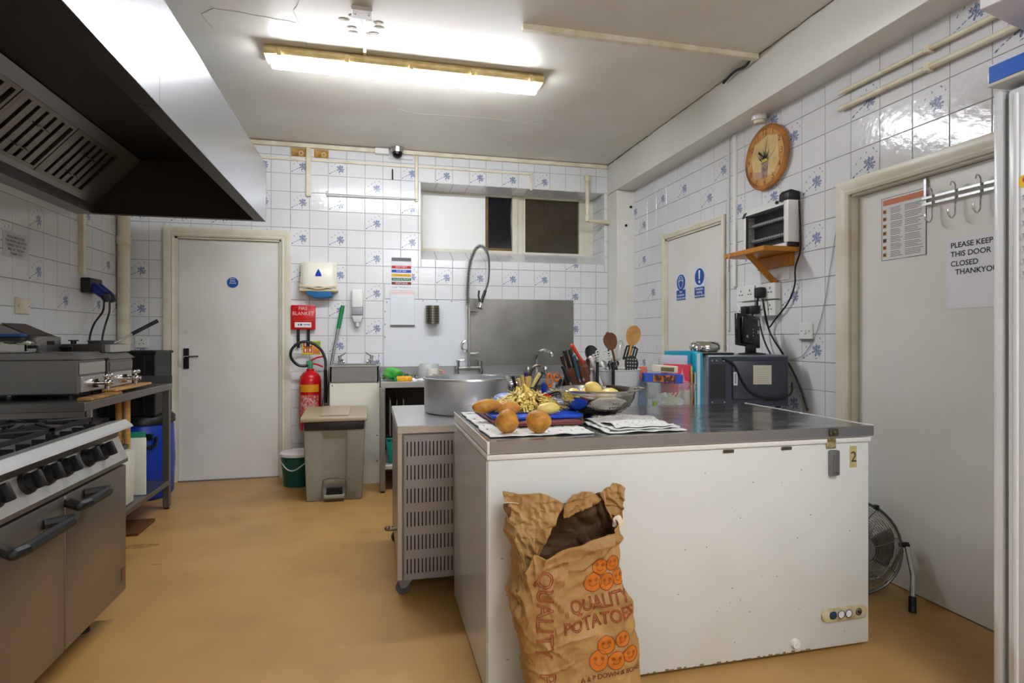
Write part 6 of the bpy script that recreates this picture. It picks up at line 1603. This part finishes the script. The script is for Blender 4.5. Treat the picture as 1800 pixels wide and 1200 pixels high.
t = camthing('lime_bottle', .735, 2.985, CZ + .008, 'small lime green bottle at the bottom left of the clear basin', 'bottle')
obj('bottle_body', MB().cyl((0, 0, 0), (0, 0, .045), .012, n=14).cyl((0, 0, .045), (0, 0, .058), .007, n=12), mat('lime', (176, 214, 40), .4), t, local=True)
t = camthing('plastic_bags', .80, 3.01, CZ + .006, 'crumpled clear and white plastic bags filling the clear basin', 'bag')
obj('bag', MB().ell((-.02, .0, .045), (.05, .03, .045), n=24, amp=.6, seed=4, fq=5).ell((.05, .01, .035), (.045, .03, .035), n=24, amp=.6, seed=6, fq=5), mat('crumpled_clear', (226, 230, 232), .3, trans=.1, bump=.6, bs=50), t, local=True, smooth=30)
t = camthing('white_clips', .80, 2.975, CZ + .02, 'tangle of cream plastic clips at the front of the clear basin', 'clip')
for k in range(6): obj('clip_arm', MB().tube([(random.uniform(-.03, .04), 0, random.uniform(.0, .03)), (random.uniform(-.02, .05), .004, random.uniform(.03, .06)), (random.uniform(-.04, .07), 0, random.uniform(.05, .10))], .004, 6, smooth=3), mat('cream_clip', (224, 220, 190), .4), t, local=True)
t = camthing('biscuit_packet', .78, 3.02, CZ + .158, 'blue and orange printed snack box lying across the clear basin', 'packet')
g = MB().box(-.10, .10, -.03, .03, 0, .045, .002); Mb = Matrix.Rotation(.05, 4, 'Y'); g.xf(Mb)
obj('box_body', g, mat('snack_blue', (36, 84, 190), .35), t, local=True)
obj('printed_photo', MB().box(-.055, .06, -.0315, -.0305, .004, .040).xf(Mb), mat('snack_print', (196, 116, 34), .4, c2=(70, 34, 14), vs=45, vamt=1, pos=(.45, .55)), t, local=True, smooth=0)
t = camthing('tea_box', .80, 3.05, CZ + .208, 'cream and olive card box on top of the blue snack box', 'box')
obj('box_body', MB().box(-.06, .065, -.02, .03, 0, .036, .002).xf(Matrix.Rotation(.06, 4, 'Y')), mat('cream_card', (226, 216, 190), .5), t, local=True)
obj('printed_panel', MB().box(-.025, .045, -.0212, -.0202, .006, .028).xf(Matrix.Rotation(.06, 4, 'Y')), mat('olive_print', (120, 112, 60), .5, c2=(80, 70, 40), vs=50), t, local=True, smooth=0)
t = camthing('sponge', .705, 3.17, CZ, 'pink scouring sponge in a pale blue bag behind the utensil tub', 'sponge')
obj('bag', MB().ell((0, 0, .11), (.035, .025, .12), n=20, amp=.3, seed=9), mat('pale_blue_film', (170, 196, 226), .3, bump=.5, bs=40), t, local=True)
obj('sponge_body', MB().box(-.02, .024, -.04, -.015, .16, .235, .006, 2), mat('salmon', (232, 128, 108), .8), t, local=True)
t = camthing('cyan_folder', .93, 3.20, CZ, 'bright cyan ring folder standing left of the microwave', 'folder')
m_cy = mat('cyan_card', (22, 160, 190), .4)
obj('cover', MB().box(-.09, .085, .0, .004, .0, .318, .001), m_cy, t, local=True)
obj('spine', MB().box(.060, .100, -.065, .0, .0, .312, .004, 2), m_cy, t, local=True)
obj('pages', MB().box(.068, .085, -.069, -.064, .004, .305, .001), mat('pale_page', (196, 222, 232), .5), t, local=True)
t = camthing('spiral_notebook', .87, 3.165, CZ, 'white spiral notebook standing in front of the cyan folder', 'notebook')
obj('cover', MB().box(-.065, .078, 0, .006, 0, .295, .001).xf(Matrix.Rotation(.03, 4, 'Y')), mat('lilac_white', (206, 212, 228), .5), t, local=True)
g = MB()
for k in range(20):
    z = .08 + k * .0105; g.tube([(-.068 + .004 * math.cos(a) , .003 + .006 * math.sin(a), z) for a in [2 * PI * q / 8 for q in range(8)]], .0013, 4, closed=True)
obj('spiral', g, m_black, t, local=True, kind='stuff')
t = camthing('red_card_folder', .885, 3.125, CZ, 'red and pink patterned card folder in front of the white notebook', 'folder')
obj('cover', MB().box(-.075, .078, 0, .012, 0, .247, .001).xf(Matrix.Rotation(.03, 4, 'Y')), mat('coral_red', (226, 62, 88), .4), t, local=True)
g = MB().prism([(-.05, .20), (-.03, .235), (-.005, .225), (.0, .20), (-.02, .18)], 'y', -.0012, 0).prism([(.01, .12), (.03, .225), (.045, .16), (.075, .15), (.05, .11), (.03, .06)], 'y', -.0012, 0)
obj('printed_star', g, mat('pink_print', (238, 150, 190), .4), t, local=True, smooth=0)
obj('lower_panel', MB().box(.01, .076, -.0015, 0, .0, .11), mat('pale_card', (224, 208, 196), .5), t, local=True, smooth=0)
t = camthing('thin_folders', .975, 3.12, CZ, 'thin green, brown and white folders squeezed beside the cyan spine', 'folder')
for k, (c, h) in enumerate((((176, 190, 90), .235), ((130, 50, 30), .19), ((222, 214, 190), .205))):
    obj('card', MB().box(-.016 + k * .008, -.011 + k * .008, -.02, .07, 0, h, .001), mat('card_%d' % k, c, .5), t, local=True)

# microwave seen from behind
MWD = 3.20
mwx = (1316 - 900) / FPX * MWD
mww = 142 / FPX * MWD / 2
t = camthing('microwave', mwx, MWD, CZ, 'grey microwave oven seen from behind at the right end of the counter', 'microwave')
mh = EYE - (624 - CYP) / FPX * MWD - CZ
obj('shell', MB().box(-mww, mww, .006, .31, .012, mh, .005, 2), mat('microwave_grey', (122, 128, 136), .35, .3), t, local=True)
m_mb = mat('microwave_back', (62, 66, 78), .42)
obj('back_frame', MB().box(-mww + .004, mww - .004, 0, .008, .018, mh - .008, .003), m_mb, t, local=True)
obj('raised_panel', MB().box(-mww + .13, mww - .02, -.012, .001, .05, mh - .03, .008, 2), m_mb, t, local=True)
obj('vent_grille', MB().box(-mww + .012, -mww + .095, -.002, .001, .055, mh - .05, .001), mat('mesh_dark', (44, 44, 46), .6), t, local=True)
g = MB()
for i in range(9):
    for j in range(14): g.cyl((-mww + .018 + i * .009, -.002, .065 + j * .011), (-mww + .018 + i * .009, -.0028, .065 + j * .011), .0028, n=5)
obj('vent_hole', g, m_black, t, local=True, kind='stuff', smooth=0)
for (x, z) in ((-mww + .02, mh - .03), (-mww + .045, mh - .03), (-mww + .085, mh - .03), (-mww + .02, .035), (-mww + .088, .035)): obj('screw', MB().cyl((x, 0, z), (x, -.004, z), .005, n=10), m_chrome, t, local=True)
obj('rating_label', MB().box(.020, .120, -.0135, -.0118, mh - .16, mh - .055), mat('label_cream', (214, 208, 190), .6), t, local=True, smooth=0)
g = MB()
for k in range(8): g.box(.027, .027 + .08 * random.uniform(.5, 1), -.0142, -.0134, mh - .150 + k * .011, mh - .1485 + k * .011)
obj('label_print', g, mat('faint_grey', (160, 156, 146), .6), t, local=True, kind='stuff', smooth=0)
obj('barcode_label', MB().box(-.088, -.066, -.0135, -.0118, mh - .165, mh - .092), m_paper, t, local=True, smooth=0)
g = MB()
for k in range(10): g.box(-.082, -.073, -.0142, -.0134, mh - .155 + k * .0055, mh - .152 + k * .0055)
obj('barcode_bar', g, m_text, t, local=True, kind='stuff', smooth=0)
obj('power_lead', MB().tube([(-.145, -.004, mh - .018), (-.09, -.02, mh - .05), (-.05, -.022, mh - .13), (.0, -.022, mh - .20), (.08, -.022, mh - .235), (.16, -.024, mh - .235), (mww + .0, -.02, mh - .21), (mww + .012, -.008, mh - .15)], .0055, 8, smooth=6), m_black, t, local=True)
for sx in (-.18, .18):
    for yy in (.04, .27): obj('foot', MB().cyl((sx, yy, 0), (sx, yy, .014), .014, n=12), m_black, t, local=True)
top = CZ + mh
t = camthing('kitchen_scale_plate', (1247 - 900) / FPX * 3.32, 3.32, top, 'flat black tray on the left top edge of the microwave', 'tray')
obj('tray_plate', MB().box(-.115, .115, -.07, .11, .001, .010, .003), m_black, t, local=True)
obj('silver_edge', MB().box(-.118, .118, -.073, .113, .010, .013, .001), m_steel, t, local=True)
t = camthing('chrome_bowl', (1239 - 900) / FPX * 3.34, 3.34, top + .013, 'squat shiny chrome bowl on the black tray above the microwave', 'bowl')
obj('bowl', MB().lathe([(0, 0), (.065, 0), (.085, .018), (.088, .035), (.075, .056), (.06, .062), (.06, .058), (.0, .05)], (0, 0, 0), 40), m_chrome, t, local=True, smooth=60)
obj('paper_tag', MB().box(-.02, .04, -.05, .0, .062, .066), m_paper, t, local=True, smooth=0)
t = camthing('small_chrome_pot', (1222 - 900) / FPX * 3.28, 3.27, top + .013, 'small round chrome ball pot at the left end of the black tray', 'pot')
obj('pot_body', MB().lathe([(0, 0), (.02, 0), (.030, .018), (.030, .036), (.018, .050), (0, .052)], (0, 0, 0), 28).ell((0, 0, .055), (.008, .008, .006), n=8), m_chrome, t, local=True, smooth=60)
t = camthing('small_monitor', (1318 - 900) / FPX * 3.30, 3.30, top, 'small black monitor seen from behind on the microwave top', 'monitor')
obj('stand_base', MB().lathe([(0, 0), (.075, 0), (.075, .006), (.03, .012), (0, .012)], (.02, .02, .001), 32), m_black, t, local=True)
obj('stand_neck', MB().box(-.015, .045, .015, .035, .01, .07, .006, 2), m_black, t, local=True)
TM = Matrix.Translation((.0, .03, .045)) @ Matrix.Rotation(.5, 4, 'Z') @ Matrix.Rotation(.12, 4, 'Y') @ Matrix.Rotation(-.12, 4, 'X')
obj('monitor_body', MB().box(-.095, .095, -.012, .012, .0, .185, .006, 2).box(-.07, .07, -.035, -.01, .01, .165, .012, 2).xf(TM), mat('gloss_black', (16, 16, 20), .18), t, local=True)
obj('screen', MB().box(-.088, .088, .012, .0135, .008, .178).xf(TM), mat('screen_dark', (10, 12, 16), .06), t, local=True, smooth=0)
g = MB().box(.045, .06, -.0365, -.0345, .12, .155).box(.04, .06, -.0365, -.0345, .075, .095).cyl((-.045, -.035, .05), (-.045, -.037, .05), .008, n=12)
for k in range(3): g.cyl((.005, -.035, .06 + k * .018), (.005, -.037, .06 + k * .018), .004, n=8)
obj('sticker', g.xf(TM), mat('sticker_grey', (150, 150, 156), .5), t, local=True, smooth=0)

# ================================================================ POTATO SACK
t = thing('potato_sack', (.62, 1.66, 0), 'open crumpled brown paper potato sack leaning on the chest freezer', 'sack')
rimk = [(0, .600), (30, .66), (60, .655), (78, .625), (95, .63), (112, .61), (130, .64), (150, .65), (168, .64), (185, .60), (200, .52), (215, .475), (235, .525), (255, .515), (280, .56), (305, .568), (330, .58), (345, .595), (360, .605)]
def rimh(a):
    d = math.degrees(a) % 360
    for (a0, h0), (a1, h1) in zip(rimk, rimk[1:]):
        if a0 <= d <= a1:
            f = (d - a0) / (a1 - a0); f = f * f * (3 - 2 * f); return h0 + (h1 - h0) * f
def ss(x): x = max(0, min(1, x)); return x * x * (3 - 2 * x)
def bagp(u, v):
    a = 2 * PI * u; H_ = rimh(a); z = H_ * v
    c_, s_ = math.cos(a), math.sin(a)
    e = .52
    hx = .181 - .004 * ss(z / .2) - .02 * ss((z - .35) / .25); hy = .082 + .012 * ss((z - .1) / .3) - .01 * ss((z - .5) / .2)
    if z < .05: hx *= .93 + .07 * z / .05; hy *= .8 + .2 * z / .05
    x = hx * math.copysign(abs(c_) ** e, c_); y = hy * math.copysign(abs(s_) ** e, s_)
    cx = .622 - .05 * ss(z / .55); cy = 1.655 + .042 * ss(z / .6)
    # left wing flares out near the top, right back corner folds in
    fl = ss((z - .50) / .2)
    if c_ < 0: x -= .028 * fl * ss(-c_ * 1.6)
    else: x += .028 * fl * ss(c_ * 1.4) * (1 if s_ > 0 else .4)
    if s_ < 0 and z > .3: y += .01 * ss((z - .3) / .2) * (1 - abs(c_))
    P = Vector((cx + x, cy + y, z))
    n_ = Vector((c_, s_, 0))
    q = Vector((P.x * 7, P.y * 7, P.z * 6))
    amp = .35 + .65 * ss(z / .5)
    dsp = .016 * noise.noise(q) + .012 * (abs(noise.noise(q * 2.1 + Vector((5, 0, 0)))) - .2) + .008 * (abs(noise.noise(q * 4.3 + Vector((0, 9, 0)))) - .2) + .004 * abs(noise.noise(q * 9))
    # long diagonal creases
    for kk, (sx_, sz_, am_) in enumerate(((9, 13, .010), (15, -11, .008), (-6, 19, .006), (24, 17, .004))):
        w_ = noise.noise(Vector((P.x * sx_ + P.z * sz_ * .5, P.z * sz_ * .55, kk * 7.3 + P.y * 4)))
        dsp += am_ * (max(0, 1 - abs(w_) * 5) ** 1.0 - .3)
    P += n_ * dsp * amp
    if s_ > 0 and z > .50:      # the back of the mouth slumps forward
        f_ = ss((z - .50) / .10) * (1 - ss((z - .60) / .12) * .55) * s_
        P.y -= .045 * f_
    P.y = min(P.y, 1.795 - .004 * (1 if z < .74 else 0))
    return P
m_kraft = mat('kraft_paper', (180, 140, 84), .6, bump=.35, bs=26, c2=(150, 106, 54), vs=9, vamt=.7)
g = MB().grid(bagp, 190, 130, closeu=True)
bmesh.ops.recalc_face_normals(g.bm, faces=g.bm.faces)
bvh = BVHTree.FromBMesh(g.bm)
bot = g.bm.verts.new((.622, 1.655, .002)); g.bm.verts.ensure_lookup_table()
ring = [v for v in g.bm.verts if v.is_boundary and v.co.z < .01 and v is not bot]
o_ = obj('paper_wall', g, m_kraft, t, smooth=28, recalc=False)
o_.data.materials.append(mat('sack_inside_shade', (92, 64, 36), .8, bump=.3, bs=26))  # inside of the sack coloured darker, painting in the shade of its mouth
md = o_.modifiers.new('s', 'SOLIDIFY'); md.thickness = .0016; md.offset = -1; md.material_offset = 1
obj('sack_base', MB().box(.46, .785, 1.585, 1.725, .0005, .004), m_kraft, t)
# rolled paper along the back rim
g = MB()
pts = [bagp(u / 200, 1) for u in range(14, 100, 3)]
obj('stitched_seam', MB().tube([atY(860 + x / 3.243, 830 + y / 3.243, 1.738) for x, y in ((78, 174), (130, 172), (190, 180), (260, 182), (330, 174), (360, 170))], .0014, 5), mat('seam_white', (222, 206, 176), .8), t)
c_ = bagp(.985, .97)
g = MB().ell(c_ + Vector((.0, -.004, .002)), (.018, .007, .022), n=14, amp=.5, seed=2)
obj('torn_edge', g, mat('torn_white', (232, 214, 186), .9, bump=.5, bs=90), t)
def c5p(x, y, Y_): return atY(860 + x / 3.243, 830 + y / 3.243, Y_)
def flap(name, top, bot, Ys, nu, nv, seed, amp=.008):
    def ev(P, t):
        t = t * (len(P) - 1); i = min(int(t), len(P) - 2); f = t - i
        return (P[i][0] * (1 - f) + P[i + 1][0] * f, P[i][1] * (1 - f) + P[i + 1][1] * f)
    def fn(u, v):
        a, c = ev(top, u), ev(bot, u)
        x, y = a[0] * (1 - v) + c[0] * v, a[1] * (1 - v) + c[1] * v
        Y_ = (Ys[0] * (1 - u) + Ys[1] * u) * (1 - v) + (Ys[2] * (1 - u) + Ys[3] * u) * v
        P = c5p(x, y, Y_)
        w = 0
        for kk, (sx_, sz_) in enumerate(((30, 22), (-24, 40), (55, 30))):
            q = noise.noise(Vector((P.x * sx_ + P.z * sz_ * .4, P.z * sz_, seed + kk * 5)))
            w += (1 - min(1, abs(q) * 3.5)) * amp / (kk + 1)
        P.y = min(P.y - w + amp * .5, 1.792)
        P.x += .002 * noise.noise(P * 60); P.z += .002 * noise.noise(P * 50 + Vector((3, 3, 3)))
        return P
    o_ = obj(name, MB().grid(fn, nu, nv), m_kraft, t, smooth=25)
    md = o_.modifiers.new('s', 'SOLIDIFY'); md.thickness = .0016
flap('folded_flap', [(72, 104), (170, 120), (290, 116), (360, 140), (432, 182)], [(188, 575), (215, 560), (245, 552), (262, 530), (272, 498)], (1.76, 1.70, 1.70, 1.66), 50, 50, 2)
flap('folded_flap', [(425, 185), (470, 130), (530, 108), (585, 112), (645, 150)], [(425, 262), (500, 232), (560, 205), (610, 180), (648, 160)], (1.70, 1.755, 1.695, 1.75), 40, 14, 7)
flap('folded_flap', [(628, 118), (668, 84), (705, 60), (745, 66), (776, 92)], [(700, 275), (712, 282), (725, 284), (742, 280), (756, 262)], (1.74, 1.73, 1.70, 1.68), 36, 40, 12, .012)
def drape(me_or_mb, off):
    bm = me_or_mb.bm if isinstance(me_or_mb, MB) else None
    if bm is None: bm = bmesh.new(); bm.from_mesh(me_or_mb)
    for v in bm.verts:
        h = bvh.ray_cast(Vector((v.co.x, 1.2, v.co.z)), Vector((0, 1, 0)))
        base = h[0].y if h[0] is not None else 1.60
        v.co.y = base - off + min(0, v.co.y)
    w = MB(); w.bm.free(); w.bm = bm; return w
m_pr = mat('sack_print_red', (176, 74, 40), .7)
def sacktext(s, size, x, z, ol, sx=1., roll=0., bold=0.):
    me = textmesh(s, size, outline=ol, sx=sx, bold=bold)
    bm = bmesh.new(); bm.from_mesh(me)
    if not ol:
        bmesh.ops.triangulate(bm, faces=bm.faces)
    for _ in range(2):
        es = [e for e in bm.edges if e.calc_length() > .010]
        if es: bmesh.ops.subdivide_edges(bm, edges=es, cuts=1)
    bmesh.ops.transform(bm, matrix=Matrix.Translation((x, 0, z)) @ Matrix.Rotation(PI / 2, 4, 'X') @ Matrix.Rotation(roll, 4, 'Z'), verts=bm.verts)
    w = MB(); w.bm.free(); w.bm = bm
    return w
for (s, size, x, z, ol, sx, roll) in (('QUALITY', .050, .652, .378, .0012, .92, .08), ('POTATOES', .049, .647, .328, .0012, .94, .10)):
    w = sacktext(s, size, x, z, ol, sx, roll); w = drape(w, .0018)
    obj('lettering', w, m_pr, t, smooth=0, recalc=False)
w = drape(sacktext('A & P DOWN & SONS', .020, .68, .172, 0, 1.0, .03, .0004), .0018); obj('lettering', w, mat('sack_print_dark', (120, 70, 40), .7), t, smooth=0, recalc=False)
w = drape(sacktext('QUALITY', .068, .478, .36, .0012, .85, -PI / 2 - .04), .0018); obj('lettering', w, m_pr, t, smooth=0, recalc=False)
w = drape(sacktext('POTATOES', .065, .482, .06, .0012, .85, -PI / 2 - .02), .0018); obj('lettering', w, m_pr, t, smooth=0, recalc=False)
def c5(x, y): p = atY(860 + x / 3.243, 830 + y / 3.243, 1.60); return p.x, p.z
disc = MB(); lines = MB()
for (x, y, r) in ((640, 545, .024), (718, 530, .022), (755, 612, .022), (598, 632, .028), (682, 632, .025), (655, 965, .027), (750, 935, .023), (612, 1052, .029), (712, 1052, .027), (797, 1020, .024)):
    px_, pz_ = c5(x, y)
    n0 = 22
    c0 = disc.bm.verts.new((px_, 0, pz_)); prev = None; rings = []
    for k in (.35, .7, 1.0): rings.append([disc.bm.verts.new((px_ + r * k * math.cos(2 * PI * q / n0), 0, pz_ + r * k * math.sin(2 * PI * q / n0))) for q in range(n0)])
    for q in range(n0):
        disc.bm.faces.new((c0, rings[0][q], rings[0][(q + 1) % n0]))
        for A, B in zip(rings, rings[1:]): disc.bm.faces.new((A[q], B[q], B[(q + 1) % n0], A[(q + 1) % n0]))
    lines.tube([(px_ + r * math.cos(2 * PI * q / 24), 0, pz_ + r * math.sin(2 * PI * q / 24)) for q in range(24)], .0009, 4, closed=True)
    for sx in (-.36, .36):
        lines.tube([(px_ + sx * r + .0048 * math.cos(2 * PI * q / 10), 0, pz_ + .22 * r + .0048 * math.sin(2 * PI * q / 10)) for q in range(10)], .0008, 4, closed=True)
        lines.cyl((px_ + sx * r, -.0002, pz_ + .22 * r), (px_ + sx * r, .0002, pz_ + .22 * r), .0022, n=8)
    lines.tube([(px_ + .42 * r * math.cos(a), 0, pz_ - .12 * r + .34 * r * math.sin(a)) for a in [PI + PI * q / 8 for q in range(9)]], .0009, 4)
bmesh.ops.recalc_face_normals(disc.bm, faces=disc.bm.faces)
obj('printed_potato', drape(disc, .0012), mat('print_orange', (206, 116, 30), .65), t, kind='stuff', smooth=60)
obj('printed_outline', drape(lines, .0020), mat('sack_outline', (140, 70, 34), .7), t, kind='stuff', smooth=0)

# ================================================================ FLOOR FAN
fc = Vector((2.115, 2.18, .215)); FR_ = .200
t = thing('floor_fan', (fc.x, fc.y, 0), 'chrome wire floor fan on the floor between the freezer and right wall', 'fan')
MF = Matrix.Translation(fc) @ Matrix.Rotation(math.radians(-16), 4, 'Z') @ Matrix.Rotation(math.radians(82), 4, 'X')
m_wire = mat('fan_chrome', (150, 148, 142), .25, .9)
g = MB()
for k in range(17):
    r = .055 + (FR_ - .055) * k / 16; z = .055 * (1 - (r / FR_) ** 2.5)
    g.tube([(r * math.cos(a), r * math.sin(a), z) for a in [2 * PI * q / 40 for q in range(40)]], .0012, 4, closed=True)
    g.tube([(r * math.cos(a), r * math.sin(a), -z * .9) for a in [2 * PI * q / 40 for q in range(40)]], .0012, 4, closed=True)
for k in range(8):
    a = k * PI / 4 + .2
    for s in (1, -.9): g.tube([(r * math.cos(a), r * math.sin(a), s * .055 * (1 - (r / FR_) ** 2.5)) for r in [.05 + (FR_ - .05) * q / 8 for q in range(9)]], .002, 5)
obj('wire_guard', g.xf(MF), m_wire, t, kind='stuff')
obj('guard_ring', MB().tube([(FR_ * math.cos(a), FR_ * math.sin(a), 0) for a in [2 * PI * q / 48 for q in range(48)]], .006, 8, closed=True).xf(MF), mat('ring_grey', (110, 110, 108), .35, .7), t)
obj('hub_badge', MB().cyl((0, 0, .048), (0, 0, .056), .055, n=28).xf(MF), m_steeld, t)
obj('motor', MB().cyl((0, 0, -.12), (0, 0, -.03), .05, .055, 24).xf(MF), m_steeld, t)
for k in range(3):
    def bl(u, v, k=k):
        a = k * 2 * PI / 3 + (v - .5) * 1.5 * (1 - .25 * u); r = .04 + u * .125
        return Vector((r * math.cos(a), r * math.sin(a), .004 + (v - .5) * .05))
    o_ = obj('blade', MB().grid(bl, 8, 8).xf(MF), mat('blade_alu', (128, 124, 118), .35, .7), t)
    md = o_.modifiers.new('s', 'SOLIDIFY'); md.thickness = .002
sr = fc + Vector((.20, -.045, 0))
g = MB().tube([(fc.x + .205, fc.y - .07, .22), (fc.x + .17, fc.y - .13, .12), (fc.x + .10, fc.y - .19, .03), (fc.x + .095, fc.y - .195, .012)], .010, 10)
g.tube([(fc.x - .20, fc.y + .05, .22), (fc.x - .205, fc.y - .02, .10), (fc.x - .205, fc.y - .06, .012)], .010, 10)
g.tube([(fc.x + .20, fc.y - .05, .20), (fc.x + .19, fc.y + .02, .06), (fc.x + .14, fc.y + .09, .014), (fc.x - .14, fc.y + .11, .014), (fc.x - .19, fc.y + .06, .06), (fc.x - .20, fc.y + .05, .20)], .009, 10, smooth=3)
obj('stand', g, m_chrome, t)
obj('rubber_foot', MB().cyl((fc.x + .115, fc.y - .178, .055), (fc.x + .093, fc.y - .198, .001), .015, n=12), m_black, t)
obj('rubber_foot', MB().cyl((fc.x - .205, fc.y - .055, .055), (fc.x - .205, fc.y - .061, .001), .015, n=12), m_black, t)
obj('tilt_knob', MB().cyl((fc.x + .19, fc.y - .05, .225), (fc.x + .225, fc.y - .058, .225), .012, n=12), m_black, t)
obj('top_clip', MB().box(.093, .107, .163, .185, -.01, .02, .003).xf(MF), m_black, t)

# ================================================================ UPRIGHT FRIDGE ON THE RIGHT
GX, GY1 = 1.80, 1.353
t = thing('display_fridge', (2.05, 1.0, 0), 'tall white upright fridge with blue header strip at the right edge', 'fridge')
m_fw = mat('fridge_white', (220, 223, 226), .25)
obj('cabinet', MB().box(GX + .045, 2.32, .66, GY1, .06, 1.895, .004), m_fw, t)
obj('corner_post', MB().box(GX + .004, GX + .045, GY1 - .024, GY1, .05, 1.888, .006, 2), m_fw, t)
obj('door', MB().box(GX, GX + .035, .68, GY1 - .042, .09, 1.875, .010, 3), m_fw, t)
obj('door_gasket', MB().box(GX + .020, GX + .045, GY1 - .042, GY1 - .024, .09, 1.875), mat('gasket_grey', (140, 146, 142), .5), t, smooth=0)
obj('door_ridge', MB().box(GX - .006, GX + .002, GY1 - .075, GY1 - .062, .10, 1.86, .003), m_fw, t)
obj('header_frame', MB().box(GX - .012, 2.30, .66, GY1 + .006, 1.902, 1.968, .004, 2), m_fw, t)
obj('header_panel', MB().box(GX - .0145, GX - .0115, .67, GY1 - .002, 1.912, 1.960), mat('header_blue', (34, 96, 196), .3), t, smooth=0)
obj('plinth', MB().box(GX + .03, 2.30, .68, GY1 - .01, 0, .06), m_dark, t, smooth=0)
s_ = obj('round_sticker', MB().cyl((GX - .0005, 1.262, 1.60), (GX - .0020, 1.262, 1.60), .019, n=20), mat('sticker_yellow', (240, 206, 40), .4), t)
obj('sticker_mark', MB().cyl((GX - .0020, 1.258, 1.604), (GX - .0026, 1.258, 1.604), .010, n=16), mat('sticker_red', (214, 60, 34), .4), s_)
g = MB()
for k in range(7): g.box(GX - .0012, GX, 1.252, 1.270, 1.545 - k * .036, 1.560 - k * .036, .003)
obj('embossed_mark', g, mat('grey_mark', (190, 194, 198), .4), t, kind='stuff')
t = thing('blue_carton', (2.0, 1.1, 1.97), 'blue carton standing on top of the fridge under the white box', 'box')
obj('carton_body', MB().box(1.835, 2.15, .90, 1.288, 1.971, 2.095, .002), mat('carton_blue', (20, 56, 196), .4), t)
t = thing('red_white_box', (1.9, 1.2, 2.096), 'white and red cardboard box overhanging the top of the fridge', 'box')
MX = Matrix.Translation((1.697, 1.31, 2.097)) @ Matrix.Rotation(math.atan2(.23, .97), 4, 'Z')
obj('box_body', MB().box(0, .46, -.36, 0, 0, .16, .002).xf(MX), mat('carton_white', (226, 226, 230), .5), t)
obj('red_panel', MB().box(-.0012, 0, -.34, -.02, .018, .15).xf(MX), mat('carton_red', (214, 62, 44), .5), t, smooth=0)
obj('red_panel', MB().box(.02, .44, 0, .0012, .018, .15).xf(MX), mat('carton_red2', (214, 62, 44), .5), t, smooth=0)
obj('blue_strip', MB().box(.30, .44, -.30, -.08, -.0012, 0).xf(MX), mat('carton_blue2', (24, 90, 160), .5), t, smooth=0)
# worn dark stains on the vinyl: thin print on the floor
g = MB()
for (u, v, a, b_) in ((243, 960, .10, .035), (275, 992, .03, .006)):
    p = atZ(u, v, 0); g.prism([(p.x + a * math.cos(q) * (1 + .3 * noise.noise(Vector((q, u, 0)))), p.y + b_ * math.sin(q) * (1 + .5 * noise.noise(Vector((q, v, 4))))) for q in [2 * PI * k / 24 for k in range(24)]], 'z', .0003, .0008)
obj('floor_stain', g, mat('stain', (134, 98, 48), .6, c2=(186, 141, 80), vs=30, vamt=1, pos=(.35, .7)), floor, kind='stuff', smooth=0)
bpy.context.view_layer.update()
# ---------------------------------------------------------------- repeats share a group
GROUPS = {'chopping_board': 'chopping boards of the kitchen', 'potato': 'loose potatoes on the freezer lid', 'kitchen_knife': 'knives in the knife block', 'wooden_handled_knife': 'wooden handles in the cutlery jar',
          'black_handled_knife': 'black handles in the cutlery jar', 'cable_trunking': 'cable trunking on walls and ceiling', 'wall_socket': 'white wall sockets', 'power_cable': 'black power cables', 'plug': 'black plugs in the sockets',
          'safety_sign': 'blue signs on the right-wall door', 'ceiling_light': 'fluorescent ceiling lights', 'heating_pipe': 'pipes high on the right wall', 'wooden_spoon': 'wooden spoons in the tub', 'slotted_spatula': 'black spatulas in the tub',
          'serving_spoon': 'spoons in the utensil tub', 'ladle': 'ladles in the utensil tub', 'cooking_turner': 'turners hooked on the tub', 'tool_handle': 'tools in the wire basket', 'tea_towel': 'tea towels on the freezer lid',
          'bare_patch': 'bare patches on the back wall', 'countertop_boiler': 'fryers on the prep table', 'wooden_pole': 'wooden sticks under the prep table'}
for o in list(COL.objects):
    k = o.name.split('.')[0]
    if o.parent is None and k in GROUPS and 'group' not in o: o['group'] = GROUPS[k]
bpy.context.view_layer.update()
